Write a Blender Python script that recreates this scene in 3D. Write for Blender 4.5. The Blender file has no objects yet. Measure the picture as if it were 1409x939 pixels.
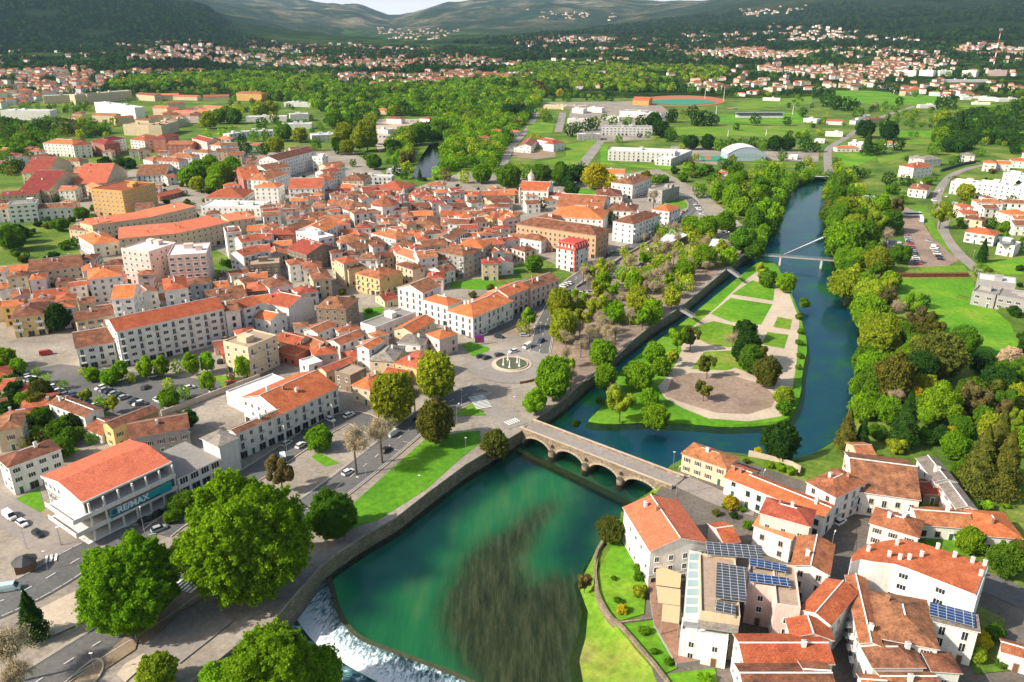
import bpy, bmesh, math, random
import numpy as np
from mathutils import Vector, Matrix
from mathutils.geometry import tessellate_polygon
R = math.radians
# ------------------------------------------------------------ camera, sky, sun, exposure
W0, H0, F0, CAMZ, PITCH = 1409.0, 939.0, 1100.0, 130.0, R(21.85)
SP, CP = math.sin(PITCH), math.cos(PITCH)
scn = bpy.context.scene
col = scn.collection
cam = bpy.data.cameras.new("camera"); camo = bpy.data.objects.new("camera", cam); col.objects.link(camo)
camo.location = (0, 0, CAMZ); camo.rotation_euler = (R(90)-PITCH, 0, 0)
cam.sensor_width = 36; cam.lens = 36*F0/W0; cam.clip_start = 1; cam.clip_end = 60000
scn.camera = camo
SUN_EL, SUN_AZ = R(36), R(-110)          # azimuth measured from +Y (view direction) clockwise
world = bpy.data.worlds.new("World"); scn.world = world; world.use_nodes = True
nt = world.node_tree
sky = nt.nodes.new('ShaderNodeTexSky'); sky.sky_type = 'NISHITA'; sky.sun_disc = False
sky.sun_elevation = SUN_EL; sky.sun_rotation = SUN_AZ; sky.air_density = 1.3; sky.dust_density = 4.0; sky.ozone_density = 1.0
# thin bright overcast veil low over the horizon
wg = nt.nodes.new('ShaderNodeNewGeometry'); ws = nt.nodes.new('ShaderNodeSeparateXYZ'); nt.links.new(wg.outputs['Incoming'], ws.inputs[0])
wm = nt.nodes.new('ShaderNodeMapRange'); wm.inputs[1].default_value = 0.0; wm.inputs[2].default_value = -0.30; wm.inputs[3].default_value = .85; wm.inputs[4].default_value = 0.0
nt.links.new(ws.outputs['Z'], wm.inputs[0]); wx = nt.nodes.new('ShaderNodeMix'); wx.data_type = 'RGBA'; nt.links.new(wm.outputs[0], wx.inputs[0]); nt.links.new(sky.outputs[0], wx.inputs[6]); wx.inputs[7].default_value = (9.6, 9.5, 9.7, 1)
nt.links.new(wx.outputs[2], nt.nodes['Background'].inputs[0]); nt.nodes['Background'].inputs[1].default_value = 0.095
sl = bpy.data.lights.new("sun", 'SUN'); sl.energy = 4.7; sl.angle = R(0.5); sl.color = (1.0, 0.92, 0.79)
so = bpy.data.objects.new("sun", sl); col.objects.link(so)
sd = Vector((math.sin(SUN_AZ)*math.cos(SUN_EL), math.cos(SUN_AZ)*math.cos(SUN_EL), math.sin(SUN_EL)))
so.rotation_euler = sd.to_track_quat('Z', 'Y').to_euler(); so.location = (0, 0, 400)
vs = scn.view_settings
vs.view_transform = 'Standard'; vs.look = 'None'; vs.gamma = 1.0; vs.use_curve_mapping = False
vs.exposure = 0.62
scn.cycles.max_bounces = 5; scn.cycles.diffuse_bounces = 2; scn.cycles.glossy_bounces = 2
scn.cycles.transparent_max_bounces = 10; scn.cycles.transmission_bounces = 2; scn.cycles.volume_bounces = 0
scn.cycles.caustics_reflective = False; scn.cycles.caustics_refractive = False
scn.cycles.volume_max_steps = 32
rng = random.Random(7)
# ------------------------------------------------------------ geometry helpers
def ray(px, py):
    cx = (px-W0/2)/F0; cy = (H0/2-py)/F0
    return cx, CP+cy*SP, -SP+cy*CP
def G(px, py, z=0.0):
    dx, dy, dz = ray(px, py); t = (z-CAMZ)/dz
    return Vector((dx*t, dy*t, z))
def project(x, y, z):
    d = y*CP-(z-CAMZ)*SP; u = y*SP+(z-CAMZ)*CP
    return W0/2+F0*x/d, H0/2-F0*u/d
TILE = {'4': (0,220,3.911), '5': (340,220,3.911), '6': (680,220,3.911), '7': (0,440,3.911), '8': (340,440,3.911), '9': (680,440,3.911),
 'R': (1040,200,3.816), 'Q': (1040,440,3.816), 'a': (0,670,3.49), 'b': (340,670,3.49), 'c': (680,670,3.49), 'd': (1040,670,3.49),
 'E': (880,600,5.867), 'F': (880,740,4.697), 'K': (1100,590,4.56), 'L': (1120,740,4.72), 'N': (30,570,4.697), 'P': (0,0,1.0),
 'U': (0,90,5.867), 'V': (230,90,5.867), 'W': (460,90,5.867), 'X': (690,90,5.867), 'Y': (920,90,5.867), 'Z': (1150,90,5.44), 'M': (660,540,4.697)}
def T(t, x, y):
    a, b, s = TILE[t]; return a+x/s, b+y/s
def TL(t, s):
    """parse 'x,y x,y ...' in a tile's frame to photo pixels"""
    return [T(t, *map(float, p.split(','))) for p in s.split()]
def inpoly(x, y, poly):
    c = False; n = len(poly); j = n-1
    for i in range(n):
        xi, yi = poly[i]; xj, yj = poly[j]
        if (yi > y) != (yj > y) and x < (xj-xi)*(y-yi)/(yj-yi)+xi: c = not c
        j = i
    return c
class MB:
    def __init__(s): s.v = []; s.f = []; s.m = []; s.uv = []
    def face(s, pts, m=0, uv=None):
        b = len(s.v); s.v += [tuple(p) for p in pts]; s.f.append(tuple(range(b, b+len(pts)))); s.m.append(m)
        s.uv += uv if uv else [(0.0, 0.0)]*len(pts)
    def rface(s, pts, m=0):
        """roof face: first edge is the eave; uv in metres along eave / up slope"""
        p0 = Vector(pts[0]); u = (Vector(pts[1])-p0).normalized()
        n = Vector((0, 0, 0))
        for i in range(1, len(pts)-1): n += (Vector(pts[i])-p0).cross(Vector(pts[i+1])-p0)
        v = n.normalized().cross(u)
        s.face(pts, m, [((Vector(p)-p0).dot(u), (Vector(p)-p0).dot(v)) for p in pts])
    def box(s, x0, x1, y0, y1, z0, z1, m=0, M=None, bottom=True):
        P = [Vector(p) for p in ((x0,y0,z0),(x1,y0,z0),(x1,y1,z0),(x0,y1,z0),(x0,y0,z1),(x1,y0,z1),(x1,y1,z1),(x0,y1,z1))]
        if M is not None: P = [M @ p for p in P]
        fs = [(4,5,6,7),(0,1,5,4),(1,2,6,5),(2,3,7,6),(3,0,4,7)]
        if bottom: fs.append((3,2,1,0))
        for f in fs:
            a, b, c = P[f[0]], P[f[1]], P[f[2]]; w = (b-a).length; h = (c-b).length
            s.face([P[i] for i in f], m, [(0,0),(w,0),(w,h),(0,h)])
    def cyl(s, x, y, z0, z1, r0, r1=None, n=10, m=0, cap=True):
        r1 = r0 if r1 is None else r1
        a = [(math.cos(2*math.pi*i/n), math.sin(2*math.pi*i/n)) for i in range(n)]
        for i in range(n):
            j = (i+1) % n
            s.face([(x+a[i][0]*r0,y+a[i][1]*r0,z0),(x+a[j][0]*r0,y+a[j][1]*r0,z0),(x+a[j][0]*r1,y+a[j][1]*r1,z1),(x+a[i][0]*r1,y+a[i][1]*r1,z1)], m)
        if cap: s.face([(x+a[i][0]*r1, y+a[i][1]*r1, z1) for i in range(n)], m)
    def tube(s, p, q, r0, r1, n=5, m=0):
        p = Vector(p); q = Vector(q); d = (q-p).normalized()
        a = d.orthogonal().normalized(); b = d.cross(a)
        for i in range(n):
            t0, t1 = 2*math.pi*i/n, 2*math.pi*(i+1)/n
            e0 = a*math.cos(t0)+b*math.sin(t0); e1 = a*math.cos(t1)+b*math.sin(t1)
            s.face([p+e0*r0, p+e1*r0, q+e1*r1, q+e0*r1], m)
    def mesh(s, name, mats):
        me = bpy.data.meshes.new(name); me.from_pydata(s.v, [], s.f)
        for m in (mats if isinstance(mats, (list, tuple)) else [mats]): me.materials.append(m)
        me.polygons.foreach_set('material_index', s.m)
        ul = me.uv_layers.new(name='UVMap'); ul.data.foreach_set('uv', [c for p in s.uv for c in p])
        me.update(); return me
    def build(s, name, mats, parent=None, loc=None, rotz=0.0):
        return link(name, s.mesh(name, mats), parent, loc, rotz)
def link(name, me, parent=None, loc=None, rotz=0.0):
    o = bpy.data.objects.new(name, me); col.objects.link(o)
    if loc is not None: o.location = loc
    if rotz: o.rotation_euler = (0, 0, rotz)
    if parent is not None: o.parent = parent
    return o
def empty(name, loc, rotz=0.0):
    o = bpy.data.objects.new(name, None); col.objects.link(o); o.location = loc; o.rotation_euler = (0, 0, rotz)
    o.empty_display_size = 0.5; return o
def tag(o, label=None, cat=None, group=None, kind=None):
    if label: o['label'] = label
    if cat: o['category'] = cat
    if group: o['group'] = group
    if kind: o['kind'] = kind
    return o
def poly_mb(pts, mb=None, m=0):
    """flat polygon (list of Vectors) to triangles"""
    mb = mb or MB()
    for t in tessellate_polygon([pts]):
        a, b, c = (pts[i] for i in t)
        if (b-a).cross(c-a).z < 0: b, c = c, b
        mb.face([a, b, c], m)
    return mb
_zc = [0]
def zup(z):
    _zc[0] += 1; return z+_zc[0]*.0022
def sheet(name, px, z, mat, kind='structure'):
    z = zup(z)
    o = poly_mb([G(x, y, z) for x, y in px]).build(name, mat); o['kind'] = kind; return o
def smooth_line(P, it=2):
    for _ in range(it):
        Q = [P[0]]
        for a, b in zip(P, P[1:]): Q += [a.lerp(b, .25), a.lerp(b, .75)]
        Q.append(P[-1]); P = Q
    return P
def strip_pts(P, w, off=0.0):
    out = []
    for i, p in enumerate(P):
        a = P[max(i-1, 0)]; b = P[min(i+1, len(P)-1)]; d = (b-a); d.z = 0; d.normalize(); n = Vector((-d.y, d.x, 0))
        out.append((p+n*(off+w/2), p+n*(off-w/2)))
    return out
ROADS = []
def road(name, px, w, z, mat, marks=None):
    z = zup(z)
    P = smooth_line([G(x, y, z) for x, y in px]); mb = MB(); S = strip_pts(P, w)
    for (a, b), (c, d) in zip(S, S[1:]): mb.face([b, d, c, a])
    o = mb.build(name, mat); o['kind'] = 'structure'; ROADS.append(([(p.x, p.y) for p in P], w))
    return P
# ------------------------------------------------------------ materials
def nodes(name):
    m = bpy.data.materials.new(name); m.use_nodes = True; t = m.node_tree
    return m, t, t.nodes['Principled BSDF'], t.nodes.new, t.links.new
def pos_noise(t, scale, detail=4, rough=.6, vec=None, dist=0.0):
    n = t.nodes.new('ShaderNodeTexNoise'); n.inputs['Scale'].default_value = scale
    n.inputs['Detail'].default_value = detail; n.inputs['Roughness'].default_value = rough; n.inputs['Distortion'].default_value = dist
    if vec is None:
        g = t.nodes.new('ShaderNodeNewGeometry'); vec = g.outputs['Position']
    t.links.new(vec, n.inputs['Vector']); return n.outputs['Fac']
def ramp(t, fac, stops):
    r = t.nodes.new('ShaderNodeValToRGB'); e = r.color_ramp.elements
    e[0].position, e[0].color = stops[0][0], (*stops[0][1], 1)
    e[1].position, e[1].color = stops[-1][0], (*stops[-1][1], 1)
    for p, c in stops[1:-1]:
        q = e.new(p); q.color = (*c, 1)
    t.links.new(fac, r.inputs[0]); return r.outputs[0]
def mixc(t, f, a, b, mode='MIX'):
    m = t.nodes.new('ShaderNodeMix'); m.data_type = 'RGBA'; m.blend_type = mode
    for s, v in ((m.inputs[0], f), (m.inputs[6], a), (m.inputs[7], b)):
        if isinstance(v, (int, float)): s.default_value = v
        elif isinstance(v, tuple): s.default_value = (*v, 1)
        else: t.links.new(v, s)
    return m.outputs[2]
def math_n(t, op, a, b=0.0):
    m = t.nodes.new('ShaderNodeMath'); m.operation = op
    for s, v in ((m.inputs[0], a), (m.inputs[1], b)):
        if isinstance(v, (int, float)): s.default_value = v
        else: t.links.new(v, s)
    return m.outputs[0]
def bump(t, h, strength, dist, bsdf):
    b = t.nodes.new('ShaderNodeBump'); b.inputs['Strength'].default_value = strength; b.inputs['Distance'].default_value = dist
    t.links.new(h, b.inputs['Height']); t.links.new(b.outputs[0], bsdf.inputs['Normal'])
def ground_mat(name, stops, scale=.05, fine=.6, rough=.95, var=.25, bumpd=.0, scale2=None):
    m, t, b, N, L = nodes(name)
    c = ramp(t, pos_noise(t, scale, 8, .65), stops)
    f = ramp(t, pos_noise(t, fine, 4, .7), [(.3, (1-var,)*3), (.7, (1+var,)*3)])
    c = mixc(t, 1.0, c, f, 'MULTIPLY')
    L(c, b.inputs['Base Color']); b.inputs['Roughness'].default_value = rough
    b.inputs['Specular IOR Level'].default_value = .15
    if bumpd: bump(t, pos_noise(t, fine, 3), .6, bumpd, b)
    return m
def plain(name, c, rough=.6, metal=0.0, var=.12, scale=1.2):
    m, t, b, N, L = nodes(name)
    f = ramp(t, pos_noise(t, scale, 3), [(.25, tuple(x*(1-var) for x in c)), (.75, tuple(min(1, x*(1+var)) for x in c))])
    L(f, b.inputs['Base Color']); b.inputs['Roughness'].default_value = rough; b.inputs['Metallic'].default_value = metal
    return m
M_ = {}
M_['grass'] = ground_mat('grass_green', [(.3, (.045,.11,.012)), (.5, (.09,.17,.018)), (.62, (.16,.19,.04)), (.75, (.22,.17,.08))], .03, .35, var=.4)
M_['lawn'] = ground_mat('lawn_green', [(.25, (.05,.17,.010)), (.5, (.10,.26,.012)), (.62, (.17,.30,.02)), (.75, (.24,.27,.05))], .035, .5, var=.3)
M_['lawn2'] = ground_mat('lawn_yellow_green', [(.3, (.07,.18,.012)), (.5, (.13,.25,.016)), (.62, (.21,.25,.04)), (.75, (.25,.22,.08))], .04, .5, var=.3)
M_['scrub'] = ground_mat('scrub_ground', [(.3, (.04,.09,.012)), (.5, (.10,.17,.02)), (.64, (.20,.23,.045)), (.8, (.20,.15,.09))], .03, .5, var=.4)
M_['paving'] = ground_mat('stone_paving', [(.3, (.20,.17,.145)), (.5, (.29,.25,.205)), (.7, (.38,.33,.28))], .05, .7, var=.25)
M_['path'] = ground_mat('pale_gravel', [(.3, (.40,.32,.24)), (.7, (.56,.46,.36))], .07, .9, var=.14)
M_['sand'] = ground_mat('bare_soil', [(.3, (.22,.16,.10)), (.55, (.30,.23,.16)), (.75, (.36,.27,.18))], .1, .9, var=.2)
M_['asphalt'] = ground_mat('asphalt_grey', [(.3, (.10,.098,.10)), (.6, (.15,.145,.14)), (.8, (.19,.18,.17))], .05, .8, var=.15)
M_['asphalt2'] = ground_mat('asphalt_pale', [(.3, (.22,.195,.18)), (.7, (.32,.28,.25))], .05, .8, var=.15)
M_['cobble'] = ground_mat('granite_cobble', [(.3, (.10,.085,.07)), (.6, (.16,.14,.12)), (.8, (.21,.185,.16))], .08, 1.2, var=.3)
M_['plum'] = ground_mat('park_gravel', [(.3, (.20,.145,.11)), (.55, (.30,.22,.17)), (.8, (.38,.29,.22))], .05, .6, var=.25)
M_['white'] = plain('white_paint', (.78,.77,.74), .6, var=.05)
M_['dark'] = plain('dark_metal', (.03,.03,.035), .5)
M_['steel'] = plain('grey_metal', (.35,.36,.37), .45, .3)
M_['wood'] = plain('bark', (.11,.08,.06), .9, var=.35, scale=3)
M_['green'] = plain('green_court', (.03,.24,.15), .8)
M_['orange_t'] = plain('running_track', (.42,.13,.05), .8)
# ------------------------------------------------------------ far terrain
SX = [-900, 0, 120, 200, 260, 330, 420, 480, 535, 620, 700, 740, 850, 940, 1050, 1200, 1409, 2300]
RY = [1500, 1650, 2400, 3300, 4600, 7000, 10000, 14000]
NANV = None
SK = {  # wanted photo row of the ground at each ring
 -900: [0,0,88,50,-40,-60,-80,-90], 0: [0,0,91,66,-28,-20,-20,-20], 120: [0,0,92,68,-16,-5,-10,-10], 200: [0,0,93,69,-4,5,-8,-8],
 260: [0,0,94,71,14,20,4,-4], 330: [0,0,95,73,46,34,12,2], 420: [0,0,96,74,58,42,18,5], 480: [0,0,97,75,60,48,26,14], 535: [0,0,97,75,61,50,36,27],
 620: [0,0,97,74,58,44,22,10], 700: [0,0,96,73,56,42,14,0], 740: [0,0,96,72,55,40,12,-1], 850: [0,0,96,71,52,36,14,3], 940: [0,0,95,69,46,28,14,10],
 1050: [0,0,94,66,38,12,-2,-4], 1200: [0,0,92,60,24,-4,-16,-20], 1409: [0,0,90,54,10,-20,-30,-40], 2300: [0,0,86,40,-30,-60,-70,-80]}
def _tz(py, y):
    k = (H0/2-py)/F0; t = (k*CP-SP)/(CP+k*SP); return CAMZ+t*y
ZT = np.array([[0, 0]+[_tz(SK[x][i], RY[i]) for i in range(2, 8)] for x in SX])
SXa = np.array([(x-W0/2)*CP/F0 for x in SX])
# smooth value noise for the hills
_rs = np.random.RandomState(3); _tab = _rs.rand(512)
def _h(ix, iy): return _tab[(ix*73+iy*179+(ix*iy)*7) & 511]
def vnoise(x, y):
    ix = np.floor(x).astype(int); iy = np.floor(y).astype(int); fx = x-ix; fy = y-iy
    fx = fx*fx*(3-2*fx); fy = fy*fy*(3-2*fy)
    return (_h(ix,iy)*(1-fx)+_h(ix+1,iy)*fx)*(1-fy)+(_h(ix,iy+1)*(1-fx)+_h(ix+1,iy+1)*fx)*fy
def fbm(x, y, o=5):
    s = 0; a = .5
    for i in range(o): s = s+a*(vnoise(x*2**i+17*i, y*2**i+5*i)-.5); a *= .52
    return s
def ridged(x, y, o=4):
    s = 0; a = .5
    for i in range(o): s = s+a*(1-np.abs(2*vnoise(x*2**i+31*i, y*2**i+11*i)-1)); a *= .5
    return s-.45
def zt(x, y):
    """terrain height: flat valley floor, hills beyond 1500 m"""
    x = np.atleast_1d(np.asarray(x, float)); y = np.atleast_1d(np.asarray(y, float))
    yy = np.clip(y, 1500, 14000); a = np.clip(x/np.maximum(yy, 1), SXa[0], SXa[-1])
    ly = np.log(yy); LR = np.log(np.array(RY, float))
    j = np.clip(np.searchsorted(LR, ly)-1, 0, len(RY)-2); f = (ly-LR[j])/(LR[j+1]-LR[j]); f = f*f*(3-2*f)*.6+f*.4
    i = np.clip(np.searchsorted(SXa, a)-1, 0, len(SX)-2); g = (a-SXa[i])/(SXa[i+1]-SXa[i]); g = g*g*(3-2*g)
    z = (ZT[i,j]*(1-g)+ZT[i+1,j]*g)*(1-f)+(ZT[i,j+1]*(1-g)+ZT[i+1,j+1]*g)*f
    w = np.clip((y-1700)/2500, 0, 1)
    z = z+w*(fbm(x/900, y/900)*100*np.clip(z/150, .15, 1.5)+ridged(x/1500+3, y/2100)*240*np.clip((y-3800)/4500, 0, 1.0)-20*np.clip((y-5000)/5000,0,1))
    z = z+48*np.exp(-((x+1010)/170)**2-((y-2680)/260)**2)
    return np.where(y < 1500, 0.0, z)
def zt1(x, y): return float(zt(x, y)[0])
def hit(px, py):
    """where the line of sight through a pixel meets the valley floor or the hills"""
    dx, dy, dz = ray(px, py)
    if dz < -1e-4:
        t = -CAMZ/dz
        if dy*t < 1500: return Vector((dx*t, dy*t, 0))
    ys = np.geomspace(1500, 13500, 260); zs = CAMZ+dz/dy*ys; g = zt(dx/dy*ys, ys)
    k = np.argmax(zs < g)
    if zs[k] < g[k]: return Vector((dx/dy*ys[k], ys[k], g[k]))
    return None
rows = np.concatenate([np.linspace(1500, 3000, 70)[:-1], np.geomspace(3000, 16000, 150)])
cols = np.linspace(-1.15, 1.15, 330)
AA, YY = np.meshgrid(cols, rows); XX = AA*np.maximum(YY, 1500)
ZZ = zt(XX, YY); ZZ[0, :] = 0; ZZ[YY > 14500] -= 600
nr, nc = ZZ.shape
me = bpy.data.meshes.new('hills')
vid = np.arange(nr*nc).reshape(nr, nc)
fs = np.stack([vid[:-1,:-1], vid[:-1,1:], vid[1:,1:], vid[1:,:-1]], -1).reshape(-1, 4)
me.from_pydata(np.stack([XX, YY, ZZ], -1).reshape(-1, 3).tolist(), [], fs.tolist())
me.polygons.foreach_set('use_smooth', [True]*len(fs))
m, t, b, N, L = nodes('hill_land')
g = N('ShaderNodeNewGeometry'); sep = N('ShaderNodeSeparateXYZ'); L(g.outputs['Position'], sep.inputs[0])
forest = ramp(t, pos_noise(t, .012, 8, .7), [(.3, (.010,.024,.008)), (.5, (.020,.045,.012)), (.62, (.045,.05,.022)), (.72, (.028,.06,.014))])
low = ramp(t, pos_noise(t, .006, 9, .72), [(.35, (.016,.034,.010)), (.5, (.035,.07,.016)), (.56, (.10,.16,.03)), (.62, (.03,.055,.014)), (.75, (.12,.10,.06))])
heath = ramp(t, pos_noise(t, .0022, 10, .72), [(.35, (.018,.036,.018)), (.47, (.035,.055,.028)), (.55, (.14,.125,.075)), (.64, (.34,.27,.18)), (.74, (.06,.07,.035))])
hz = math_n(t, 'ADD', math_n(t, 'MULTIPLY', sep.outputs['Z'], .0045), math_n(t, 'MULTIPLY', pos_noise(t, .0016, 6, .65), 1.1))
c = mixc(t, ramp(t, hz, [(.66, (0,)*3), (.86, (1,)*3)]), low, forest)
ym = N('ShaderNodeMapRange'); L(sep.outputs['Y'], ym.inputs[0]); ym.inputs[1].default_value = 5200; ym.inputs[2].default_value = 9500
hf = math_n(t, 'MULTIPLY', ramp(t, hz, [(.62, (0,)*3), (.86, (1,)*3)]), ym.outputs[0])
c = mixc(t, hf, c, heath)
L(c, b.inputs['Base Color']); b.inputs['Roughness'].default_value = 1; b.inputs['Specular IOR Level'].default_value = 0
bump(t, pos_noise(t, .012, 8, .75), 1.0, 40, b)
me.materials.append(m); o = link('hills', me); o['kind'] = 'structure'
# ------------------------------------------------------------ river outline (photo pixels): top of bank / water's edge
WZ, WZ2, IZ = -4.5, -7.4, -3.7
LEFT_TOP = [(40,1060),(250,950),(325,890),(365,868),(402,824),(436,786),(462,764),(498,740),(545,713),(590,678),(640,641),(690,611),(716,595),(733,581),(780,547),(826,506),(846,489),(895,450),(936,424),(1000,371),(1023,352),(1046,340)]
LUP_TOP = [(1056,318),(1062,290),(1068,268),(1092,250),(1118,243)]
LUP_W = [(1066,322),(1074,295),(1084,272),(1100,254),(1120,248)]
RIGHT_TOP = [(1142,243),(1150,262),(1150,300),(1160,335),(1176,362),(1190,400),(1206,440),(1211,478),(1204,515),(1196,545),(1196,575),(1180,600),(1160,618),(1125,632),(1090,640),(1040,630),(1000,626),(950,628),(925,641),(911,668),(900,682),(868,722),(842,742),(822,762),(829,800),(846,858),(875,895),(915,939),(960,1010)]
RIGHT_W = [(1137,250),(1140,268),(1136,302),(1141,340),(1153,365),(1168,402),(1184,440),(1189,480),(1186,520),(1179,547),(1177,574),(1158,600),(1142,612),(1115,626),(1085,632),(1040,626),(1000,622),(945,628),(915,645),(900,672),(880,690),(853,714),(826,744),(815,768),(796,806),(809,842),(806,878),(797,908),(806,960)]
LT = [G(x, y) for x, y in LEFT_TOP]; LUT = [G(x, y) for x, y in LUP_TOP]; LUW = [G(x, y, WZ) for x, y in LUP_W]
RT = [G(x, y) for x, y in RIGHT_TOP]; RW = [G(x, y, WZ) for x, y in RIGHT_W]
HOLE = LT+LUT+RT
HOLE2 = [(p.x, p.y) for p in HOLE]
outer = [Vector((-2600,-150,0)), Vector((2600,-150,0)), Vector((2600,1500,0)), Vector((-2600,1500,0))]
mb = MB(); allv = outer+HOLE
for tr in tessellate_polygon([outer, HOLE]):
    a, b_, c_ = (allv[i] for i in tr)
    if (b_-a).cross(c_-a).z < 0: b_, c_ = c_, b_
    mb.face([a, b_, c_])
mb.build('ground', M_['scrub'])['kind'] = 'structure'
# quay wall, left bank, with a coping stone
m, t, b, N, L = nodes('quay_masonry')
tc = N('ShaderNodeTexCoord'); br = N('ShaderNodeTexBrick'); L(tc.outputs['UV'], br.inputs['Vector'])
br.inputs['Scale'].default_value = 1; br.inputs['Brick Width'].default_value = 1.1; br.inputs['Row Height'].default_value = .5; br.inputs['Mortar Size'].default_value = .04
br.inputs['Color1'].default_value = (.30,.25,.18,1); br.inputs['Color2'].default_value = (.19,.16,.115,1); br.inputs['Mortar'].default_value = (.05,.045,.035,1)
c = mixc(t, ramp(t, pos_noise(t, .4, 5), [(.4, (0,)*3), (.7, (.7,)*3)]), br.outputs[0], (.07,.09,.03))
L(c, b.inputs['Base Color']); b.inputs['Roughness'].default_value = .95; bump(t, br.outputs['Fac'], .5, -.05, b)
M_['quay'] = m
m, t, b, N, L = nodes('bridge_granite')
tc = N('ShaderNodeTexCoord'); br = N('ShaderNodeTexBrick'); L(tc.outputs['UV'], br.inputs['Vector'])
br.inputs['Scale'].default_value = 1; br.inputs['Brick Width'].default_value = .9; br.inputs['Row Height'].default_value = .42; br.inputs['Mortar Size'].default_value = .035
br.inputs['Color1'].default_value = (.40,.30,.20,1); br.inputs['Color2'].default_value = (.22,.16,.11,1); br.inputs['Mortar'].default_value = (.07,.055,.045,1)
c = mixc(t, ramp(t, pos_noise(t, .5, 5, .7), [(.42, (0,)*3), (.75, (.8,)*3)]), br.outputs[0], (.10,.075,.05))
L(c, b.inputs['Base Color']); b.inputs['Roughness'].default_value = .9; bump(t, br.outputs['Fac'], .6, -.05, b)
M_['granite'] = m
mb = MB(); s = 0
for a, b_ in zip(LT, LT[1:]):
    l = (b_-a).length; d = Vector((0,0,-10))
    mb.face([a+d, b_+d, b_, a], 0, [(s,-10),(s+l,-10),(s+l,0),(s,0)]); s += l
mb2 = MB()
o = mb.build('river_wall', M_['quay'])
C = strip_pts(LT, .7, .2)
for (a, b_), (c_, d) in zip(C, C[1:]):
    u = Vector((0,0,.45))
    mb2.face([b_+u, d+u, c_+u, a+u]); mb2.face([b_, d, d+u, b_+u]); mb2.face([c_, a, a+u, c_+u])
cp = mb2.build('coping', M_['paving'], o)
tag(o, 'long granite quay wall along the town bank with a low stone coping', 'quay wall')
# sloping earth banks
def bank(name, top, edge, mat, zlow=-7.5, seg=None):
    mb = MB()
    n = len(top)
    for i in range(n-1):
        a, b_ = top[i], top[i+1]; c_, d = edge[i], edge[i+1]
        ex = lambda p, q: p+(p-q).normalized()*2.0
        e, f = c_+(c_-a).normalized()*4, d+(d-b_).normalized()*4; e.z = f.z = zlow
        K = 4
        for k in range(K):
            p0, p1 = a.lerp(c_, k/K), b_.lerp(d, k/K); q0, q1 = a.lerp(c_, (k+1)/K), b_.lerp(d, (k+1)/K)
            mb.face([q0, q1, p1, p0])
        mb.face([e, f, d, c_])
    o = mb.build(name, mat); o['kind'] = 'structure'; return o
bank('river_bank', LUT, LUW, M_['grass'])
def resample(px, n):
    P = [Vector((x, y, 0)) for x, y in px]; L_ = [0]
    for a, b_ in zip(P, P[1:]): L_.append(L_[-1]+(b_-a).length)
    out = []
    for k in range(n):
        s_ = L_[-1]*k/(n-1); i = max(0, min(len(P)-2, int(np.searchsorted(L_, s_)-1))); f = (s_-L_[i])/(L_[i+1]-L_[i]); out.append(P[i].lerp(P[i+1], f))
    return out
_it = RIGHT_TOP.index((911,668)); _iw = RIGHT_W.index((900,672))
for _nm, _t, _w, _m in (('river_bank', RIGHT_TOP[:_it+1], RIGHT_W[:_iw+1], 'grass'), ('meadow', RIGHT_TOP[_it:], RIGHT_W[_iw:], 'lawn2')):
    bank(_nm, [G(p.x, p.y) for p in resample(_t, 34)], [G(p.x, p.y, WZ) for p in resample(_w, 34)], M_[_m])
# river bed with weed beds and deep pools; upstream a painted sky reflection
WEED = [(x, y) for x, y in [(705,720),(668,742),(641,767),(612,813),(607,853),(633,916),(680,1000),(800,1000),(808,880),(811,842),(800,812),(790,795),(762,790),(738,800),(722,770),(740,735),(770,700),(760,690),(730,700)]]
DEEP = [(462,790),(520,745),(600,685),(690,625),(730,610),(760,640),(715,655),(660,690),(618,725),(622,752),(600,765),(600,790),(560,805),(525,822),(525,842),(500,850),(478,850)]
DEEP2 = [(800,655),(870,672),(880,690),(850,714),(822,745),(812,775),(795,790),(768,760),(768,725),(790,690)]
def sdist(P, poly):
    q = np.array([(G(x, y, -6.5).x, G(x, y, -6.5).y) for x, y in poly]); d = np.full(len(P), 1e9); ins = np.zeros(len(P), bool)
    for i in range(len(q)):
        a, b_ = q[i-1], q[i]; ab = b_-a; tt = np.clip(((P-a)@ab)/(ab@ab), 0, 1)
        d = np.minimum(d, np.hypot(*(P-(a+tt[:,None]*ab)).T))
        cnd = (a[1] > P[:,1]) != (b_[1] > P[:,1]); xx = ab[0]*(P[:,1]-a[1])/(ab[1] if ab[1] else 1e-9)+a[0]; ins ^= cnd & (P[:,0] < xx)
    return np.where(ins, d, -d)
xs = np.arange(-140, 330, 1.6); ys = np.concatenate([np.arange(95, 330, 1.6), np.arange(330, 760, 6)])
AX, AY = np.meshgrid(xs, ys); P = np.stack([AX.ravel(), AY.ravel()], 1)
nz = fbm(P[:,0]/14, P[:,1]/14)*14+fbm(P[:,0]/3.5+9, P[:,1]/3.5)*4
sg = lambda v: 1/(1+np.exp(-v))
weed = sg((sdist(P, WEED)+nz*.3)*.7); 
cx_ = P[:,0]; fade = np.clip((235-P[:,1])/60, 0, 1)
deep = sg((sdist(P, DEEP)+nz*.4)*.6); deep = np.maximum(deep, sg((sdist(P, DEEP2)+nz*.4)*.5))
ups = sg((P[:,1]-(236+ .0*P[:,0]))/4)
bp = [G(x, y) for x, y in ((720,588),(922,668))]; bl = (P[:,1]-bp[0].y)-(bp[1].y-bp[0].y)/(bp[1].x-bp[0].x)*(P[:,0]-bp[0].x)
ups = sg((bl-6)/4)
me = bpy.data.meshes.new('river_bed'); nrr, ncc = AX.shape; vid = np.arange(nrr*ncc).reshape(nrr, ncc)
fs = np.stack([vid[:-1,:-1], vid[:-1,1:], vid[1:,1:], vid[1:,:-1]], -1).reshape(-1, 4)
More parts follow.
